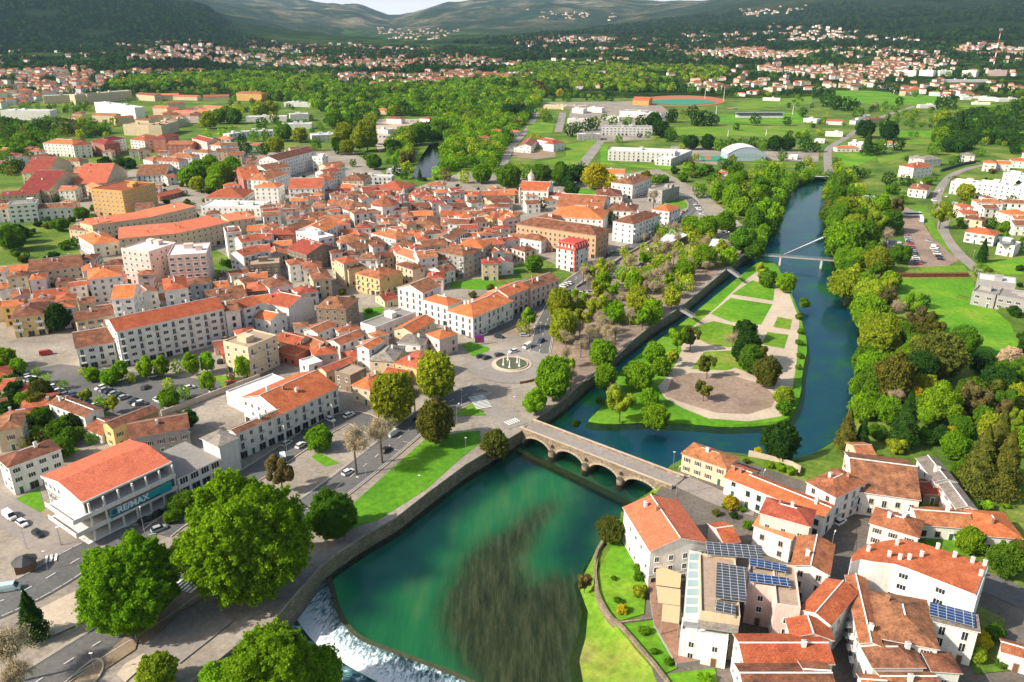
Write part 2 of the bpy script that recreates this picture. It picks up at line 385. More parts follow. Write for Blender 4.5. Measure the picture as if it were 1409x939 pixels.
zz = np.where(sdist(P, [(404,790),(452,793),(459,815),(463,835),(475,860),(497,881),(530,893),(570,908),(620,926),(665,947),(710,985),(710,1200),(100,1200),(100,900)]) > 2.5, -9.5, -6.6)
me.from_pydata(np.stack([P[:,0], P[:,1], zz], 1).tolist(), [], fs.tolist())
ca = me.color_attributes.new('mask', 'FLOAT_COLOR', 'POINT'); ca.data.foreach_set('color', np.stack([weed, deep, ups, np.ones_like(ups)], 1).ravel())
m, t, b, N, L = nodes('bed_gravel_painted_reflection')
at = N('ShaderNodeAttribute'); at.attribute_name = 'mask'; sp = N('ShaderNodeSeparateColor'); L(at.outputs['Color'], sp.inputs[0])
mp = N('ShaderNodeMapping'); g = N('ShaderNodeNewGeometry'); L(g.outputs['Position'], mp.inputs[0]); mp.inputs['Rotation'].default_value = (0,0,R(-28)); mp.inputs['Scale'].default_value = (1,.18,1)
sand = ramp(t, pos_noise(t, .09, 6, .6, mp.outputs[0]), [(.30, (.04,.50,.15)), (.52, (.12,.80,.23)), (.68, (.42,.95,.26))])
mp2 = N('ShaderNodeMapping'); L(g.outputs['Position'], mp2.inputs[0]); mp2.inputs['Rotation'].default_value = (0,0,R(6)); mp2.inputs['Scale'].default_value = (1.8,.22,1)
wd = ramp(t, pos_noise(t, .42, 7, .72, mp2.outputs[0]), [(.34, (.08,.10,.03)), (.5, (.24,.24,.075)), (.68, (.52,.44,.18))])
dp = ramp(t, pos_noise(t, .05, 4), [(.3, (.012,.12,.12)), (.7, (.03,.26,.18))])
up = ramp(t, pos_noise(t, .030, 6, .7, None), [(.40, (.035,.28,.42)), (.54, (.05,.34,.36)), (.64, (.06,.55,.10))])  # upstream bed: blue of the reflected sky painted into its colour
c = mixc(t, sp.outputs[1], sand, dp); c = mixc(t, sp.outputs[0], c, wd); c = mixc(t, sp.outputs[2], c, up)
L(c, b.inputs['Base Color']); b.inputs['Roughness'].default_value = 1; b.inputs['Specular IOR Level'].default_value = 0
me.materials.append(m); link('river_bed', me)['kind'] = 'structure'
# water
def water_mat(name, tint, sc=1.4, st=.12, rough=.06):
    m = bpy.data.materials.new(name); m.use_nodes = True; t = m.node_tree; t.nodes.remove(t.nodes['Principled BSDF'])
    tr = t.nodes.new('ShaderNodeBsdfTransparent'); tr.inputs[0].default_value = (*tint, 1)
    gl = t.nodes.new('ShaderNodeBsdfGlossy'); gl.inputs['Roughness'].default_value = rough
    fr = t.nodes.new('ShaderNodeFresnel'); fr.inputs[0].default_value = 1.33
    bn = t.nodes.new('ShaderNodeBump'); bn.inputs['Strength'].default_value = st; bn.inputs['Distance'].default_value = .25
    t.links.new(pos_noise(t, sc, 4, .6), bn.inputs['Height']); t.links.new(bn.outputs[0], gl.inputs['Normal']); t.links.new(bn.outputs[0], fr.inputs['Normal'])
    mx = t.nodes.new('ShaderNodeMixShader'); t.links.new(fr.outputs[0], mx.inputs[0]); t.links.new(tr.outputs[0], mx.inputs[1]); t.links.new(gl.outputs[0], mx.inputs[2])
    t.links.new(mx.outputs[0], t.nodes['Material Output'].inputs[0]); return m
M_['water'] = water_mat('river_water_clear', (.92,.99,.96))
CREST = [(452,795),(459,815),(463,835),(475,860),(497,881),(530,893),(570,908),(620,926),(665,947),(710,985)]
BASE = [(404,846),(414,862),(426,878),(444,896),(470,912),(500,930),(545,952),(590,975),(640,1010),(690,1050)]
CR = [G(x, y, WZ) for x, y in CREST]; BS = [G(x, y, WZ2) for x, y in BASE]
def zset(P, z): return [Vector((p.x, p.y, z)) for p in P]
iL = 5
wpoly = [CR[-1]]+CR[::-1][1:]+zset(LT[iL+1:], WZ)+zset(LUT, WZ)+zset(RT, WZ)+[G(960,1010,WZ)]
poly_mb(wpoly).build('river_water', M_['water'])['kind'] = 'structure'
dw = BS[::-1]+[G(400,846,WZ2), G(300,900,WZ2), G(100,1100,WZ2), G(700,1200,WZ2), G(900,1060,WZ2)]
m, t, b, N, L = nodes('foaming_water')
f = pos_noise(t, .22, 8, .75, None, 1.0)
L(ramp(t, f, [(.46, (.012,.05,.055)), (.55, (.08,.20,.22)), (.62, (.75,.85,.9))]), b.inputs['Base Color']); b.inputs['Roughness'].default_value = .25
bump(t, f, .6, .5, b); M_['foam2'] = m
poly_mb(dw).build('water_below_weir', m)['kind'] = 'structure'
m, t, b, N, L = nodes('white_water')
tc = N('ShaderNodeTexCoord'); mp = N('ShaderNodeMapping'); L(tc.outputs['UV'], mp.inputs[0]); mp.inputs['Scale'].default_value = (1,.22,1)
f = pos_noise(t, 1.3, 7, .75, mp.outputs[0], .6)
sep = N('ShaderNodeSeparateXYZ'); L(tc.outputs['UV'], sep.inputs[0])
f2 = math_n(t, 'ADD', f, math_n(t, 'MULTIPLY', sep.outputs[1], .012))
L(ramp(t, f2, [(.45, (.012,.025,.022)), (.53, (.09,.19,.23)), (.60, (.45,.58,.64)), (.68, (.90,.93,.95))]), b.inputs['Base Color']); b.inputs['Roughness'].default_value = .4
bump(t, f, .9, .6, b); M_['foam'] = m
weir = empty('weir', CR[4].copy()); tag(weir, 'curved mossy weir with white water pouring over its long crest', 'weir')
mb = MB(); mc = MB(); s = 0
CRs = smooth_line(CR, 2); BSs = smooth_line(BS, 2)
for i in range(len(CRs)-1):
    a, b_, c_, d = CRs[i], CRs[i+1], BSs[i+1], BSs[i]; l = (b_-a).length; K = 8
    for k in range(K):
        f0, f1 = k/K, (k+1)/K; sag = lambda f: -2.9*f-.7*math.sin(f*math.pi)
        def pt(p, q, f):
            v = p.lerp(q, f); v.z = WZ+.12+sag(f)*.96; return v
        P4 = [pt(a, d, f0), pt(b_, c_, f0), pt(b_, c_, f1), pt(a, d, f1)]
        mb.face([p-weir.location for p in P4[::-1]], 0, [(s, f1*22),(s+l, f1*22),(s+l, f0*22),(s, f0*22)])
    s += l
mb.build('white_water', M_['foam'], weir)
S = strip_pts(CRs, 1.3)
for (a, b_), (c_, d) in zip(S, S[1:]):
    q = [p-weir.location+Vector((0,0,.28)) for p in (a, b_, d, c_)]; mc.face(q)
    mc.face([q[0], q[3], q[3]-Vector((0,0,1)), q[0]-Vector((0,0,1))])
mc.build('crest', plain('mossy_stone', (.05,.06,.025), .9, var=.5), weir)
# upper weir (thin white line across the river)
a, b_ = G(1078,350,WZ+.12), G(1139,323,WZ+.12); up = empty('low_weir', a)
mb = MB(); n = (b_-a).normalized(); q = Vector((n.y,-n.x,0))
mb.face([Vector((0,0,0)), b_-a, b_-a+q*1.4-Vector((0,0,.1)), q*.3-Vector((0,0,.1))][::-1], 0, [(0,12),(60,12),(60,22),(0,22)])
mb.build('white_water', M_['foam'], up)
mb = MB(); q2 = -q*1.0
mb.face([Vector((0,0,.02)), b_-a+Vector((0,0,.02)), b_-a+q2+Vector((0,0,.02)), q2+Vector((0,0,.02))], 0); mb.build('crest', M_['quay'], up)
tag(up, 'low straight weir crossing the wide river beside the footbridge', 'weir')
# submerged stone sill below the bridge
a, b_ = G(712,618,WZ-.2), G(880,700,WZ-.2); mb = MB()
dd = (b_-a); mb.box(0, dd.length, -1.2, 1.2, -.6, .12); o = mb.build('stone_sill', plain('algae_stone', (.05,.14,.02), .9, var=.4), None, a, math.atan2(dd.y, dd.x)); o['kind'] = 'structure'
# island
ISL = [(811,577),(828,560),(840,535),(849,514),(868,496),(910,465),(938,445),(978,412),(1012,385),(1038,364),(1052,357),(1068,362),(1078,382),(1098,424),(1106,452),(1112,478),(1104,511),(1102,545),(1090,572),(1072,580),(1040,583),(1000,585),(961,581),(920,580),(890,578),(859,580),(830,580)]
P = [G(x, y, IZ) for x, y in ISL]; P = smooth_line(P+[P[0]], 1)[:-1]
mb = poly_mb(P); cen = sum(P, Vector())/len(P)
for a, b_ in zip(P, P[1:]+P[:1]):
    f = lambda p: Vector((p.x+(p.x-cen.x)*.015+ (1.2 if p.x > cen.x else -1.2), p.y+(p.y-cen.y)*.015-(1 if p.y < cen.y else -1), -7))
    mb.face([a, b_, f(b_), f(a)][::-1])
mb.build('island_ground', M_['lawn'])['kind'] = 'structure'
sheet('island_path', [(905,532),(925,510),(938,482),(936,466),(955,448),(985,424),(1020,390),(1044,372),(1062,378),(1086,404),(1100,440),(1096,500),(1087,556),(1075,573),(1030,580),(975,576),(940,562),(915,548)], IZ+.02, M_['path'])
for nm, pg, mt in [('lawn', [(1007,405),(1035,386),(1066,396),(1064,414)], 'lawn'), ('lawn', [(978,432),(1005,410),(1063,419),(1047,447),(1005,443)], 'lawn'),
   ('lawn', [(957,449),(982,442),(1040,455),(1033,478),(1002,478),(975,474),(960,466)], 'lawn2'), ('lawn', [(951,508),(969,484),(1010,482),(1030,500),(1000,510)], 'lawn2'),
   ('lawn', [(1048,474),(1056,457),(1085,461),(1079,480)], 'lawn2'), ('lawn', [(1064,450),(1070,436),(1090,440),(1087,454)], 'lawn2'), ('lawn', [(1008,505),(1040,486),(1060,492),(1050,520)], 'lawn2'),
   ('gravel_oval', [(915,545),(925,520),(950,513),(1002,515),(1045,528),(1068,545),(1062,560),(1030,570),(985,568),(945,556)], 'plum')]:
    sheet(nm, pg, IZ+.05, M_[mt])
# ------------------------------------------------------------ town ground, roads, lawns
Z1, Z2, Z3, Z4 = .0, .03, .06, .40
town = [(-260,1000),(-260,560),(0,440),(70,380),(100,330),(112,262),(230,214),(330,212),(480,205),(560,262),(640,236),(760,250),(870,238),(905,232),(962,262),(1012,300),(1040,332)]
sheet('town_paving', town+[(x, y) for x, y in LEFT_TOP[::-1]][1:-1]+[(100,1010)], Z1, M_['paving'])
sheet('east_paving', [(921,656),(1000,628),(1100,660),(1230,720),(1215,750),(1330,790),(1460,860),(1460,1000),(930,1000),(900,930),(880,870),(885,700)], Z1, M_['cobble'])
for pg, mt, z in [
  (TL('4','0,330 230,300 400,340 430,500 440,600 150,545 90,510 0,510'), 'scrub', Z2), (TL('4','1100,500 1150,480 1300,560 1260,640 1180,690 1130,640'), 'grass', Z2),
  (TL('4','280,20 400,20 400,110 280,120'), 'grass', Z2), (TL('5','1090,660 1240,640 1408,610 1440,680 1240,700 1090,690'), 'lawn', Z2),
  (TL('6','0,610 250,520 430,620 350,670 180,640 0,680'), 'grass', Z2), (TL('5','620,800 740,790 720,840 630,860'), 'lawn', Z2),
  (TL('7','0,420 200,380 330,640 430,700 330,760 100,640 0,560'), 'grass', Z2), (TL('7','300,280 480,260 560,420 440,440 330,330'), 'grass', Z2+.01),
  (TL('7','470,500 640,420 760,480 590,520'), 'grass', Z2+.02), (TL('7','780,400 960,350 1000,380 830,420'), 'lawn', Z2+.03),
  (TL('7','880,400 1180,300 1290,310 1180,380 900,450'), 'lawn2', Z2), (TL('b','0,0 1,1 2,0'), 'grass', Z2),
  (TL('a','40,70 190,10 215,110 160,150 60,110'), 'lawn', Z2), (TL('a','160,150 215,110 290,150 220,190'), 'sand', Z2),
  ([(478,700),(583,606),(640,594),(660,593),(662,609),(634,631),(586,674),(520,716),(480,728)], 'lawn', Z2),
  (TL('8','1100,515 1210,450 1290,515'), 'lawn', Z3+.04), (TL('8','1155,135 1210,115 1300,150 1310,185 1210,195'), 'lawn', Z3+.04), (TL('8','345,740 385,710 500,775 420,790'), 'lawn', Z2),
  (TL('6','890,215 960,190 1050,225 1040,260 980,280 900,240'), 'lawn2', Z2), (TL('6','440,150 560,160 520,210 430,200'), 'lawn', Z2),
  (TL('6','40,930 200,830 420,660 700,500 960,350 1150,400 1310,520 1230,580 1000,760 830,900 560,1150 330,1300 240,1250 300,1010 180,960'), 'plum', Z2)]:
    sheet('lawn' if mt != 'plum' and mt != 'sand' else 'bare_ground', pg, z, M_[mt])
RA = road('road', [(742,486),(745,470),(752,440),(782,392),(808,374),(833,358),(872,338),(900,322),(930,308),(952,292),(957,281),(944,270),(920,262),(905,256)], 9, Z3, M_['asphalt'])
RC = road('road', [(662,535),(640,545),(608,557),(570,586),(519,628),(463,672),(417,705),(350,752),(286,790),(258,806),(200,848),(137,884),(57,935),(-60,1010)], 11, Z3, M_['asphalt'])
RD = road('road', [(520,590),(483,570),(440,592),(400,618),(360,645),(300,680),(240,715),(215,735)], 9, Z3+.01, M_['asphalt'])
RE = road('road', [(-60,660),(0,700),(40,722),(85,755),(105,785)], 10, Z3+.01, M_['asphalt2'])
RF = road('road', [(-60,850),(0,830),(60,800),(110,768),(160,745),(215,735)], 13, Z3+.02, M_['asphalt'])
RG = road('road', [(665,540),(673,553),(690,570),(714,586)], 9, Z3+.015, M_['asphalt2'])
road('road', [(1155,700),(1158,740),(1150,775),(1160,830),(1163,880),(1170,960)], 8, Z3, M_['cobble'])
road('road', [(924,656),(960,672),(1000,690),(1040,700)], 8, Z3, M_['asphalt2'])
road('road', [(1460,842),(1409,824),(1360,802),(1330,790)], 9, Z3, M_['asphalt'])
road('road', [(640,462),(690,452),(735,425),(780,395)], 7, Z2+.005, M_['asphalt'])
road('road', [(1420,222),(1349,227),(1310,239),(1294,258),(1287,275),(1296,288),(1300,300),(1296,315),(1305,333),(1324,354),(1345,372),(1372,392),(1430,440)], 7, Z3, M_['asphalt2'])
road('road', [(1141,240),(1138,215),(1140,203),(1165,190),(1190,172),(1215,160),(1260,146)], 8, Z3, M_['asphalt2'])
road('road', [(690,240),(697,215),(702,203),(720,185),(732,170),(738,155)], 8, Z3, M_['asphalt2'])
road('road', [(800,228),(822,200),(840,172)], 12, Z3, M_['asphalt2'])
road('road', [(768,182),(775,155)], 10, Z3, M_['asphalt2'])
road('road', [(1000,150),(1040,144),(1085,138),(1120,139),(1160,140)], 8, Z3, M_['asphalt2'])
for pg, mt, z in [ # parking lots and yards
  (TL('7','60,285 330,240 1180,330 1200,390 860,520 600,520 480,420 200,350'), 'asphalt', Z2-.01), (TL('4','285,120 400,115 410,225 290,225'), 'asphalt', Z2),
  (TL('R','770,320 850,350 920,480 1070,600 1000,640 800,640 780,480'), 'plum', Z2), (TL('6','420,620 600,530 700,480 660,600 540,700 440,700'), 'asphalt', Z2+.012),
  (TL('W','340,440 800,430 820,470 540,490 520,600 360,700 330,640'), 'path', Z2), (TL('X','320,300 1060,290 1300,330 1360,390 1210,600 820,620 520,540 560,330'), 'paving', Z2),
  (TL('Y','0,700 200,780 560,830 560,760 1210,780 1210,690 20,650'), 'paving', Z2)]:
    sheet('yard', pg, z, M_[mt])
for pg, mt, z in [ # fields of the far valley and the east bank
  ([(1210,384),(1338,384),(1343,400),(1367,425),(1391,446),(1405,485),(1370,502),(1320,480),(1270,430),(1235,405)], 'lawn', Z2), (TL('Z','0,660 250,650 310,690 150,760 40,760'), 'lawn', Z2),
  (TL('Z','310,690 560,650 480,700 330,740'), 'lawn2', Z2), (TL('Y','40,500 560,480 1130,500 1150,540 1000,580 60,570'), 'lawn2', Z2), (TL('Y','400,400 1060,380 1100,470 420,470'), 'lawn', Z2),
  (TL('Z','0,190 260,190 760,230 740,290 480,300 0,280'), 'lawn', Z2), (TL('U','0,240 150,240 160,300 0,300'), 'lawn', Z2), (TL('U','430,140 620,130 640,180 440,190'), 'lawn', Z2), (TL('U','80,610 250,600 380,640 380,700 100,690'), 'lawn2', Z2),
  (TL('Z','480,490 750,490 740,540 480,540'), 'lawn', Z2), (TL('Z','480,560 740,555 730,590 500,590'), 'lawn2', Z2), (TL('Z','880,300 1250,290 1200,350 900,330'), 'lawn2', Z2), (TL('X','210,470 430,450 410,550 210,550'), 'lawn2', Z2),
  (TL('X','520,640 780,600 600,810 300,780 520,740'), 'lawn2', Z2), (TL('X','800,640 860,650 850,780 950,800 1400,810 1400,850 800,800'), 'lawn', Z2), (TL('X','80,680 430,680 440,740 270,760 90,740'), 'sand', Z2),
  (TL('W','220,300 380,290 440,330 240,340'), 'lawn2', Z2), (TL('W','370,60 560,60 560,100 360,90'), 'lawn', Z2), (TL('R','800,320 900,320 940,420 1040,590 930,480 870,380'), 'lawn2', Z3), (TL('R','860,640 1100,630 1110,670 880,670'), 'lawn2', Z3+.01),
  (TL('Y','550,300 1160,250 1160,310 560,360'), 'lawn2', Z2+.01), (TL('Q','1210,520 1290,490 1409,560 1409,650'), 'lawn', Z2), (TL('R','1190,620 1409,590 1409,680 1300,680'), 'lawn', Z2),
  (TL('c','560,290 740,290 720,610 580,650 500,520 500,400'), 'lawn', Z3), (TL('c','610,660 760,640 880,870 810,900'), 'lawn', Z3), (TL('c','630,150 740,90 745,290 560,290 530,260'), 'lawn', Z3+.01), (TL('c','820,900 1060,870 1080,1000 840,1000'), 'lawn', Z3),
  (TL('d','800,230 930,230 1100,380 1000,330 830,290'), 'lawn2', Z3), (TL('d','1060,560 1200,640 1180,760 1240,880 1050,900 1000,760'), 'grass', Z3), (TL('d','330,60 440,90 470,180 430,240 330,200'), 'cobble', Z3)]:
    sheet('lawn', pg, z, M_[mt])
sheet('river_bend_water', [(566,246),(600,243),(607,226),(608,208),(602,196),(590,200),(578,218),(572,232)], Z3, water_mat('far_water', (.10,.14,.12)))
# athletics ground, football pitch marks
def ell(cx, cy, rx, ry, n=40): return [(cx+rx*math.cos(2*math.pi*i/n), cy+ry*math.sin(2*math.pi*i/n)) for i in range(n)]
sheet('running_track', ell(938,139,60,7.5), Z3, M_['orange_t']); sheet('track_infield', ell(938,140.5,46,4), Z4, M_['green'])
sheet('sports_court', TL('Y','245,730 520,735 530,775 270,770'), Z4, M_['green']); sheet('sports_court', TL('Y','290,735 340,735 345,765 295,765'), Z4+.05, M_['orange_t'])
# roundabout
ctr = G(705,503); RR = 17.5
def disc(name, c, r, z, mat, n=64, r_in=0):
    mb = MB(); A = [(math.cos(2*math.pi*i/n), math.sin(2*math.pi*i/n)) for i in range(n)]
    for i in range(n):
        a, b_ = A[i], A[(i+1) % n]
        if r_in: mb.face([(a[0]*r_in,a[1]*r_in,0),(a[0]*r,a[1]*r,0),(b_[0]*r,b_[1]*r,0),(b_[0]*r_in,b_[1]*r_in,0)])
        else: mb.face([(0,0,0),(a[0]*r,a[1]*r,0),(b_[0]*r,b_[1]*r,0)])
    o = mb.build(name, mat, None, Vector((c.x, c.y, z))); o['kind'] = 'structure'; return o
disc('road', ctr, RR, Z3+.14, M_['asphalt2'])
ROADS.append(([(ctr.x, ctr.y-1), (ctr.x, ctr.y+1)], 2*RR))
# road markings
def dashes(P, off, n0=0, ln=2.5, gap=4, w=.18, z=Z4+.01):
    mb = MB(); S = 0
    for a, b_ in zip(P, P[1:]):
        d = b_-a; l = d.length; d = d.normalized(); q = Vector((-d.y, d.x, 0)); s_ = 0
        while s_ < l:
            ph = (S+s_) % (ln+gap); e = min(l, s_+1.0)
            if ph < ln or gap == 0:
                p0, p1 = a+d*s_+q*off, a+d*e+q*off; p0.z = p1.z = z; mb.face([p0-q*w/2, p1-q*w/2, p1+q*w/2, p0+q*w/2])
            s_ = e
        S += l
    return mb
for Pth, hw in ((RA, 4.1), (RC, 5.1), (RF, 6.0)):
    dashes(Pth, 0).build('lane_marking', M_['white'])['kind'] = 'structure'
    for e_ in (-hw, hw): dashes(Pth, e_, gap=0, w=.13).build('lane_marking', M_['white'])['kind'] = 'structure'
def zebra(px, w=4, L_=3.2, ang=None):
    a, b_ = G(*px[0], Z4+.02), G(*px[1], Z4+.02); d = b_-a; n = int(d.length/1.1); d.normalize(); q = Vector((-d.y, d.x, 0)); mb = MB()
    for i in range(n):
        p = a+d*i*1.1; mb.face([p-q*L_/2, p+d*.55-q*L_/2, p+d*.55+q*L_/2, p+q*L_/2])
    mb.build('zebra_crossing', M_['white'])['kind'] = 'structure'
zebra([(697,583),(716,576)]); zebra([(243,802),(272,812)]); zebra([(62,770),(88,764)]); zebra([(655,545),(668,563)], L_=6)
mb = MB()   # parking bay lines along the avenue
for i_ in range(2, len(RC)-1):
    a, b_ = RC[i_], RC[i_+1]; d = (b_-a).normalized(); q = Vector((-d.y, d.x, 0)); n_ = int((b_-a).length/5.6)
    for k in range(n_):
        p = a+d*(k+.5)*5.6+q*2.7; p.z = Z4+.03; mb.face([p-d*.07, p+d*.07, p+d*.07+q*2.2, p-d*.07+q*2.2])
mb.build('lane_marking', M_['white'])['kind'] = 'structure'
for pg, mt in ((TL('a','770,700 860,610 1100,612 1125,640 1000,740 860,850 690,790 670,750'), 'asphalt2'), (TL('a','640,690 700,640 960,440 1010,440 1000,520 860,600 760,700 690,760'), 'sand'), (TL('a','480,830 600,720 660,740 650,780 560,840 500,880'), 'sand'),
    (TL('a','330,960 440,850 470,830 500,860 480,910 430,960'), 'sand'), (TL('a','160,600 360,500 420,640 240,720 170,680'), 'path'), (TL('a','560,900 600,850 690,800 720,830 600,939'), 'path')): sheet('yard', pg, Z2+.05, M_[mt])
# kerbs beside the avenue
for Pth, off in ((RC, 5.7), (RC, -5.7), (RA, 4.7), (RA, -4.7), (RD, 4.7), (RD, -4.7)):
    S = strip_pts(Pth, .35, off); mb = MB(); u = Vector((0,0,.14))
    for (a, b_), (c_, d) in zip(S, S[1:]):
        mb.face([b_+u, d+u, c_+u, a+u]); mb.face([b_, d, d+u, b_+u]); mb.face([c_, a, a+u, c_+u])
    mb.build('kerb', M_['path'])['kind'] = 'structure'
HAZE = 2.7e-5
CLEAR = [TL('Y','40,480 560,470 1130,490 1150,545 1000,585 60,575'), TL('Y','400,370 1060,360 1100,480 420,480'), ell(938,140,62,10), TL('Y','220,690 770,690 770,790 220,790'),
 TL('Z','0,180 260,180 760,225 740,290 480,300 0,280'), TL('Z','0,650 250,645 560,645 480,700 150,770 0,770'), TL('Z','470,480 760,480 750,600 470,600'), TL('Z','880,290 1260,285 1200,350 900,330'), TL('U','0,235 160,235 160,305 0,305'), TL('U','430,130 640,125 650,185 440,195'),
 TL('X','190,460 450,440 430,560 190,560'), TL('X','510,610 800,580 900,640 1409,640 1409,860 780,850 600,850 280,800 60,760 60,660'), TL('X','400,300 1409,290 1409,400 1240,480 800,480 520,440'), TL('W','215,290 390,280 450,335 240,345'), TL('W','330,420 840,410 840,480 560,500 520,600 360,710 320,660'), TL('W','630,600 880,600 880,900 630,900'), [(0,262),(95,212),(330,212),(480,205),(560,262),(640,236),(760,250),(905,232),(905,300),(0,400)]]
# ------------------------------------------------------------ building materials
def roof_mat(name, c1, c2, c3, patch=.5):
    m, t, b, N, L = nodes(name)
    uv = N('ShaderNodeTexCoord').outputs['UV']; oi = N('ShaderNodeObjectInfo')
    n1 = ramp(t, pos_noise(t, .35, 6, .7), [(.35, c2), (.5, c1), (.68, c3)])
    n2 = ramp(t, pos_noise(t, 2.2, 3, .6), [(.3, (.62,)*3), (.7, (1.28,)*3)])
    wv = N('ShaderNodeTexWave'); wv.wave_type = 'BANDS'; wv.bands_direction = 'X'; wv.inputs['Scale'].default_value = 1.1; wv.inputs['Distortion'].default_value = .4; L(uv, wv.inputs['Vector'])
    wv2 = N('ShaderNodeTexWave'); wv2.wave_type = 'BANDS'; wv2.bands_direction = 'Y'; wv2.inputs['Scale'].default_value = .8; wv2.inputs['Distortion'].default_value = .6; L(uv, wv2.inputs['Vector'])
    c = mixc(t, 1.0, n1, n2, 'MULTIPLY')
    c = mixc(t, .8, c, ramp(t, wv.outputs['Fac'], [(.0, (.72,)*3), (.6, (1.12,)*3)]), 'MULTIPLY')
    c = mixc(t, .5, c, ramp(t, wv2.outputs['Fac'], [(.0, (.8,)*3), (.6, (1.08,)*3)]), 'MULTIPLY')
    v = N('ShaderNodeHueSaturation'); L(c, v.inputs['Color']); L(math_n(t, 'ADD', math_n(t, 'MULTIPLY', oi.outputs['Random'], .5), .78), v.inputs['Value'])
    L(math_n(t, 'ADD', math_n(t, 'MULTIPLY', oi.outputs['Random'], .014), .497), v.inputs['Hue'])
    L(v.outputs[0], b.inputs['Base Color']); b.inputs['Roughness'].default_value = .85; b.inputs['Specular IOR Level'].default_value = .25
    bump(t, wv.outputs['Fac'], .5, .06, b); return m
RM = {'o': roof_mat('orange_roof_tiles', (.47,.118,.046), (.34,.088,.04), (.55,.17,.075)), 'r': roof_mat('red_roof_tiles', (.37,.075,.045), (.26,.056,.036), (.44,.12,.07)),
      'b': roof_mat('weathered_brown_roof_tiles', (.22,.082,.045), (.10,.048,.032), (.33,.14,.08)), 't': roof_mat('terracotta_roof_tiles', (.33,.105,.050), (.18,.068,.04), (.43,.165,.085)),
      'm': roof_mat('maroon_roof', (.25,.035,.03), (.18,.03,.028), (.32,.07,.05)), 'k': roof_mat('grey_roof_sheets', (.22,.19,.165), (.15,.125,.11), (.30,.25,.21)),
      's': roof_mat('salmon_roof', (.60,.15,.08), (.52,.125,.068), (.64,.175,.095))}
def flat_mat(name, c): return ground_mat(name, [(.3, tuple(x*.8 for x in c)), (.7, c)], .3, 1.2, var=.12)
FM = {'w': flat_mat('pale_flat_roof', (.66,.66,.66)), 'k': flat_mat('grey_flat_roof', (.28,.26,.24)), 'c': flat_mat('tan_flat_roof', (.42,.31,.23)), 'o': RM['o'], 'r': RM['r']}
RCN = {'o': 'bright orange', 'r': 'red', 'b': 'weathered brown', 't': 'terracotta', 'm': 'maroon', 'k': 'grey', 'w': 'white', 'c': 'tan', 's': 'salmon'}
def wall_mat(name, c):
    m, t, b, N, L = nodes(name)
    f = ramp(t, pos_noise(t, .25, 6, .7), [(.25, tuple(x*.80 for x in c)), (.6, c)])
    g = N('ShaderNodeNewGeometry'); mp = N('ShaderNodeMapping'); L(g.outputs['Position'], mp.inputs[0]); mp.inputs['Scale'].default_value = (1.6,1.6,.25)
    s = ramp(t, pos_noise(t, 1.0, 4, .7, mp.outputs[0]), [(.35, (.80,.78,.74)), (.55, (1,1,1))])
    L(mixc(t, .7, f, s, 'MULTIPLY'), b.inputs['Base Color']); b.inputs['Roughness'].default_value = .9; b.inputs['Specular IOR Level'].default_value = .2; return m
WC = {'w': ((.80,.77,.72), 'white'), 'c': ((.66,.53,.36), 'cream'), 'p': ((.76,.57,.51), 'pink'), 'y': ((.70,.50,.20), 'yellow'), 'k': ((.36,.34,.33), 'grey'),
      's': ((.26,.20,.145), 'stone'), 'a': ((.62,.36,.21), 'apricot'), 't': ((.42,.13,.08), 'brick red'), 'g': ((.62,.62,.60), 'pale grey'), 'q': ((.62,.36,.12), 'ochre')}
WM = {k: wall_mat(v[1].replace(' ', '_')+'_render', v[0]) for k, v in WC.items()}
m, t, b, N, L = nodes('window_glass'); b.inputs['Base Color'].default_value = (.025,.03,.035,1); b.inputs['Roughness'].default_value = .12; M_['glass'] = m
m, t, b, N, L = nodes('pale_glass'); b.inputs['Base Color'].default_value = (.30,.40,.42,1); b.inputs['Roughness'].default_value = .1; M_['glass2'] = m
M_['brownwood'] = plain('brown_timber', (.16,.08,.04), .7); M_['greenwood'] = plain('green_timber', (.03,.10,.06), .7); M_['trim'] = plain('stone_trim', (.42,.36,.29), .9)
# ------------------------------------------------------------ window, door and balcony meshes (x along wall, -y outward, z up from sill)
def frame_mesh(name, w, h, fm, fw=.10, mull=1, sill=True, shut=None):
    mb = MB(); y0, y1 = -.09, .02
    mb.box(-w/2-fw, -w/2, y0, y1, -fw, h+fw, 0); mb.box(w/2, w/2+fw, y0, y1, -fw, h+fw, 0)
    mb.box(-w/2, w/2, y0, y1, h, h+fw, 0); mb.box(-w/2, w/2, y0, y1, -fw, 0, 0)
    for i in range(mull): x = -w/2+w*(i+1)/(mull+1); mb.box(x-.035, x+.035, -.06, .01, 0, h, 0)
    mb.face([(-w/2,-.03,0),(w/2,-.03,0),(w/2,-.03,h),(-w/2,-.03,h)], 1)
    if sill: mb.box(-w/2-.18, w/2+.18, -.16, 0, -fw-.08, -fw-.002, 0)
    if shut:
        for sx in (-1, 1):
            a, b_ = sorted((sx*(w/2+fw+.01), sx*(w/2+fw+.5))); mb.box(a, b_, -.07, -.01, 0, h, 2)
    me = mb.mesh(name, [fm, M_['glass']]+([shut] if shut else [])); return me
WIN = {'w': frame_mesh('window', 1.05, 1.4, M_['white']), 's': frame_mesh('window', 1.0, 1.5, M_['trim'], .16), 'b': frame_mesh('window', 1.0, 1.4, M_['white'], .08, 1, True, M_['brownwood']),
       'g': frame_mesh('window', 1.0, 1.5, M_['greenwood'], .14), 'r': frame_mesh('window', 1.0, 1.45, M_['brownwood'], .16), 'wide': frame_mesh('window', 1.9, 1.3, M_['white'], .08, 2),
       'french': frame_mesh('window', 1.15, 2.2, M_['white'], .12, 1, False)}
SHOP = frame_mesh('shop_window', 2.3, 2.3, M_['steel'], .08, 1, False)
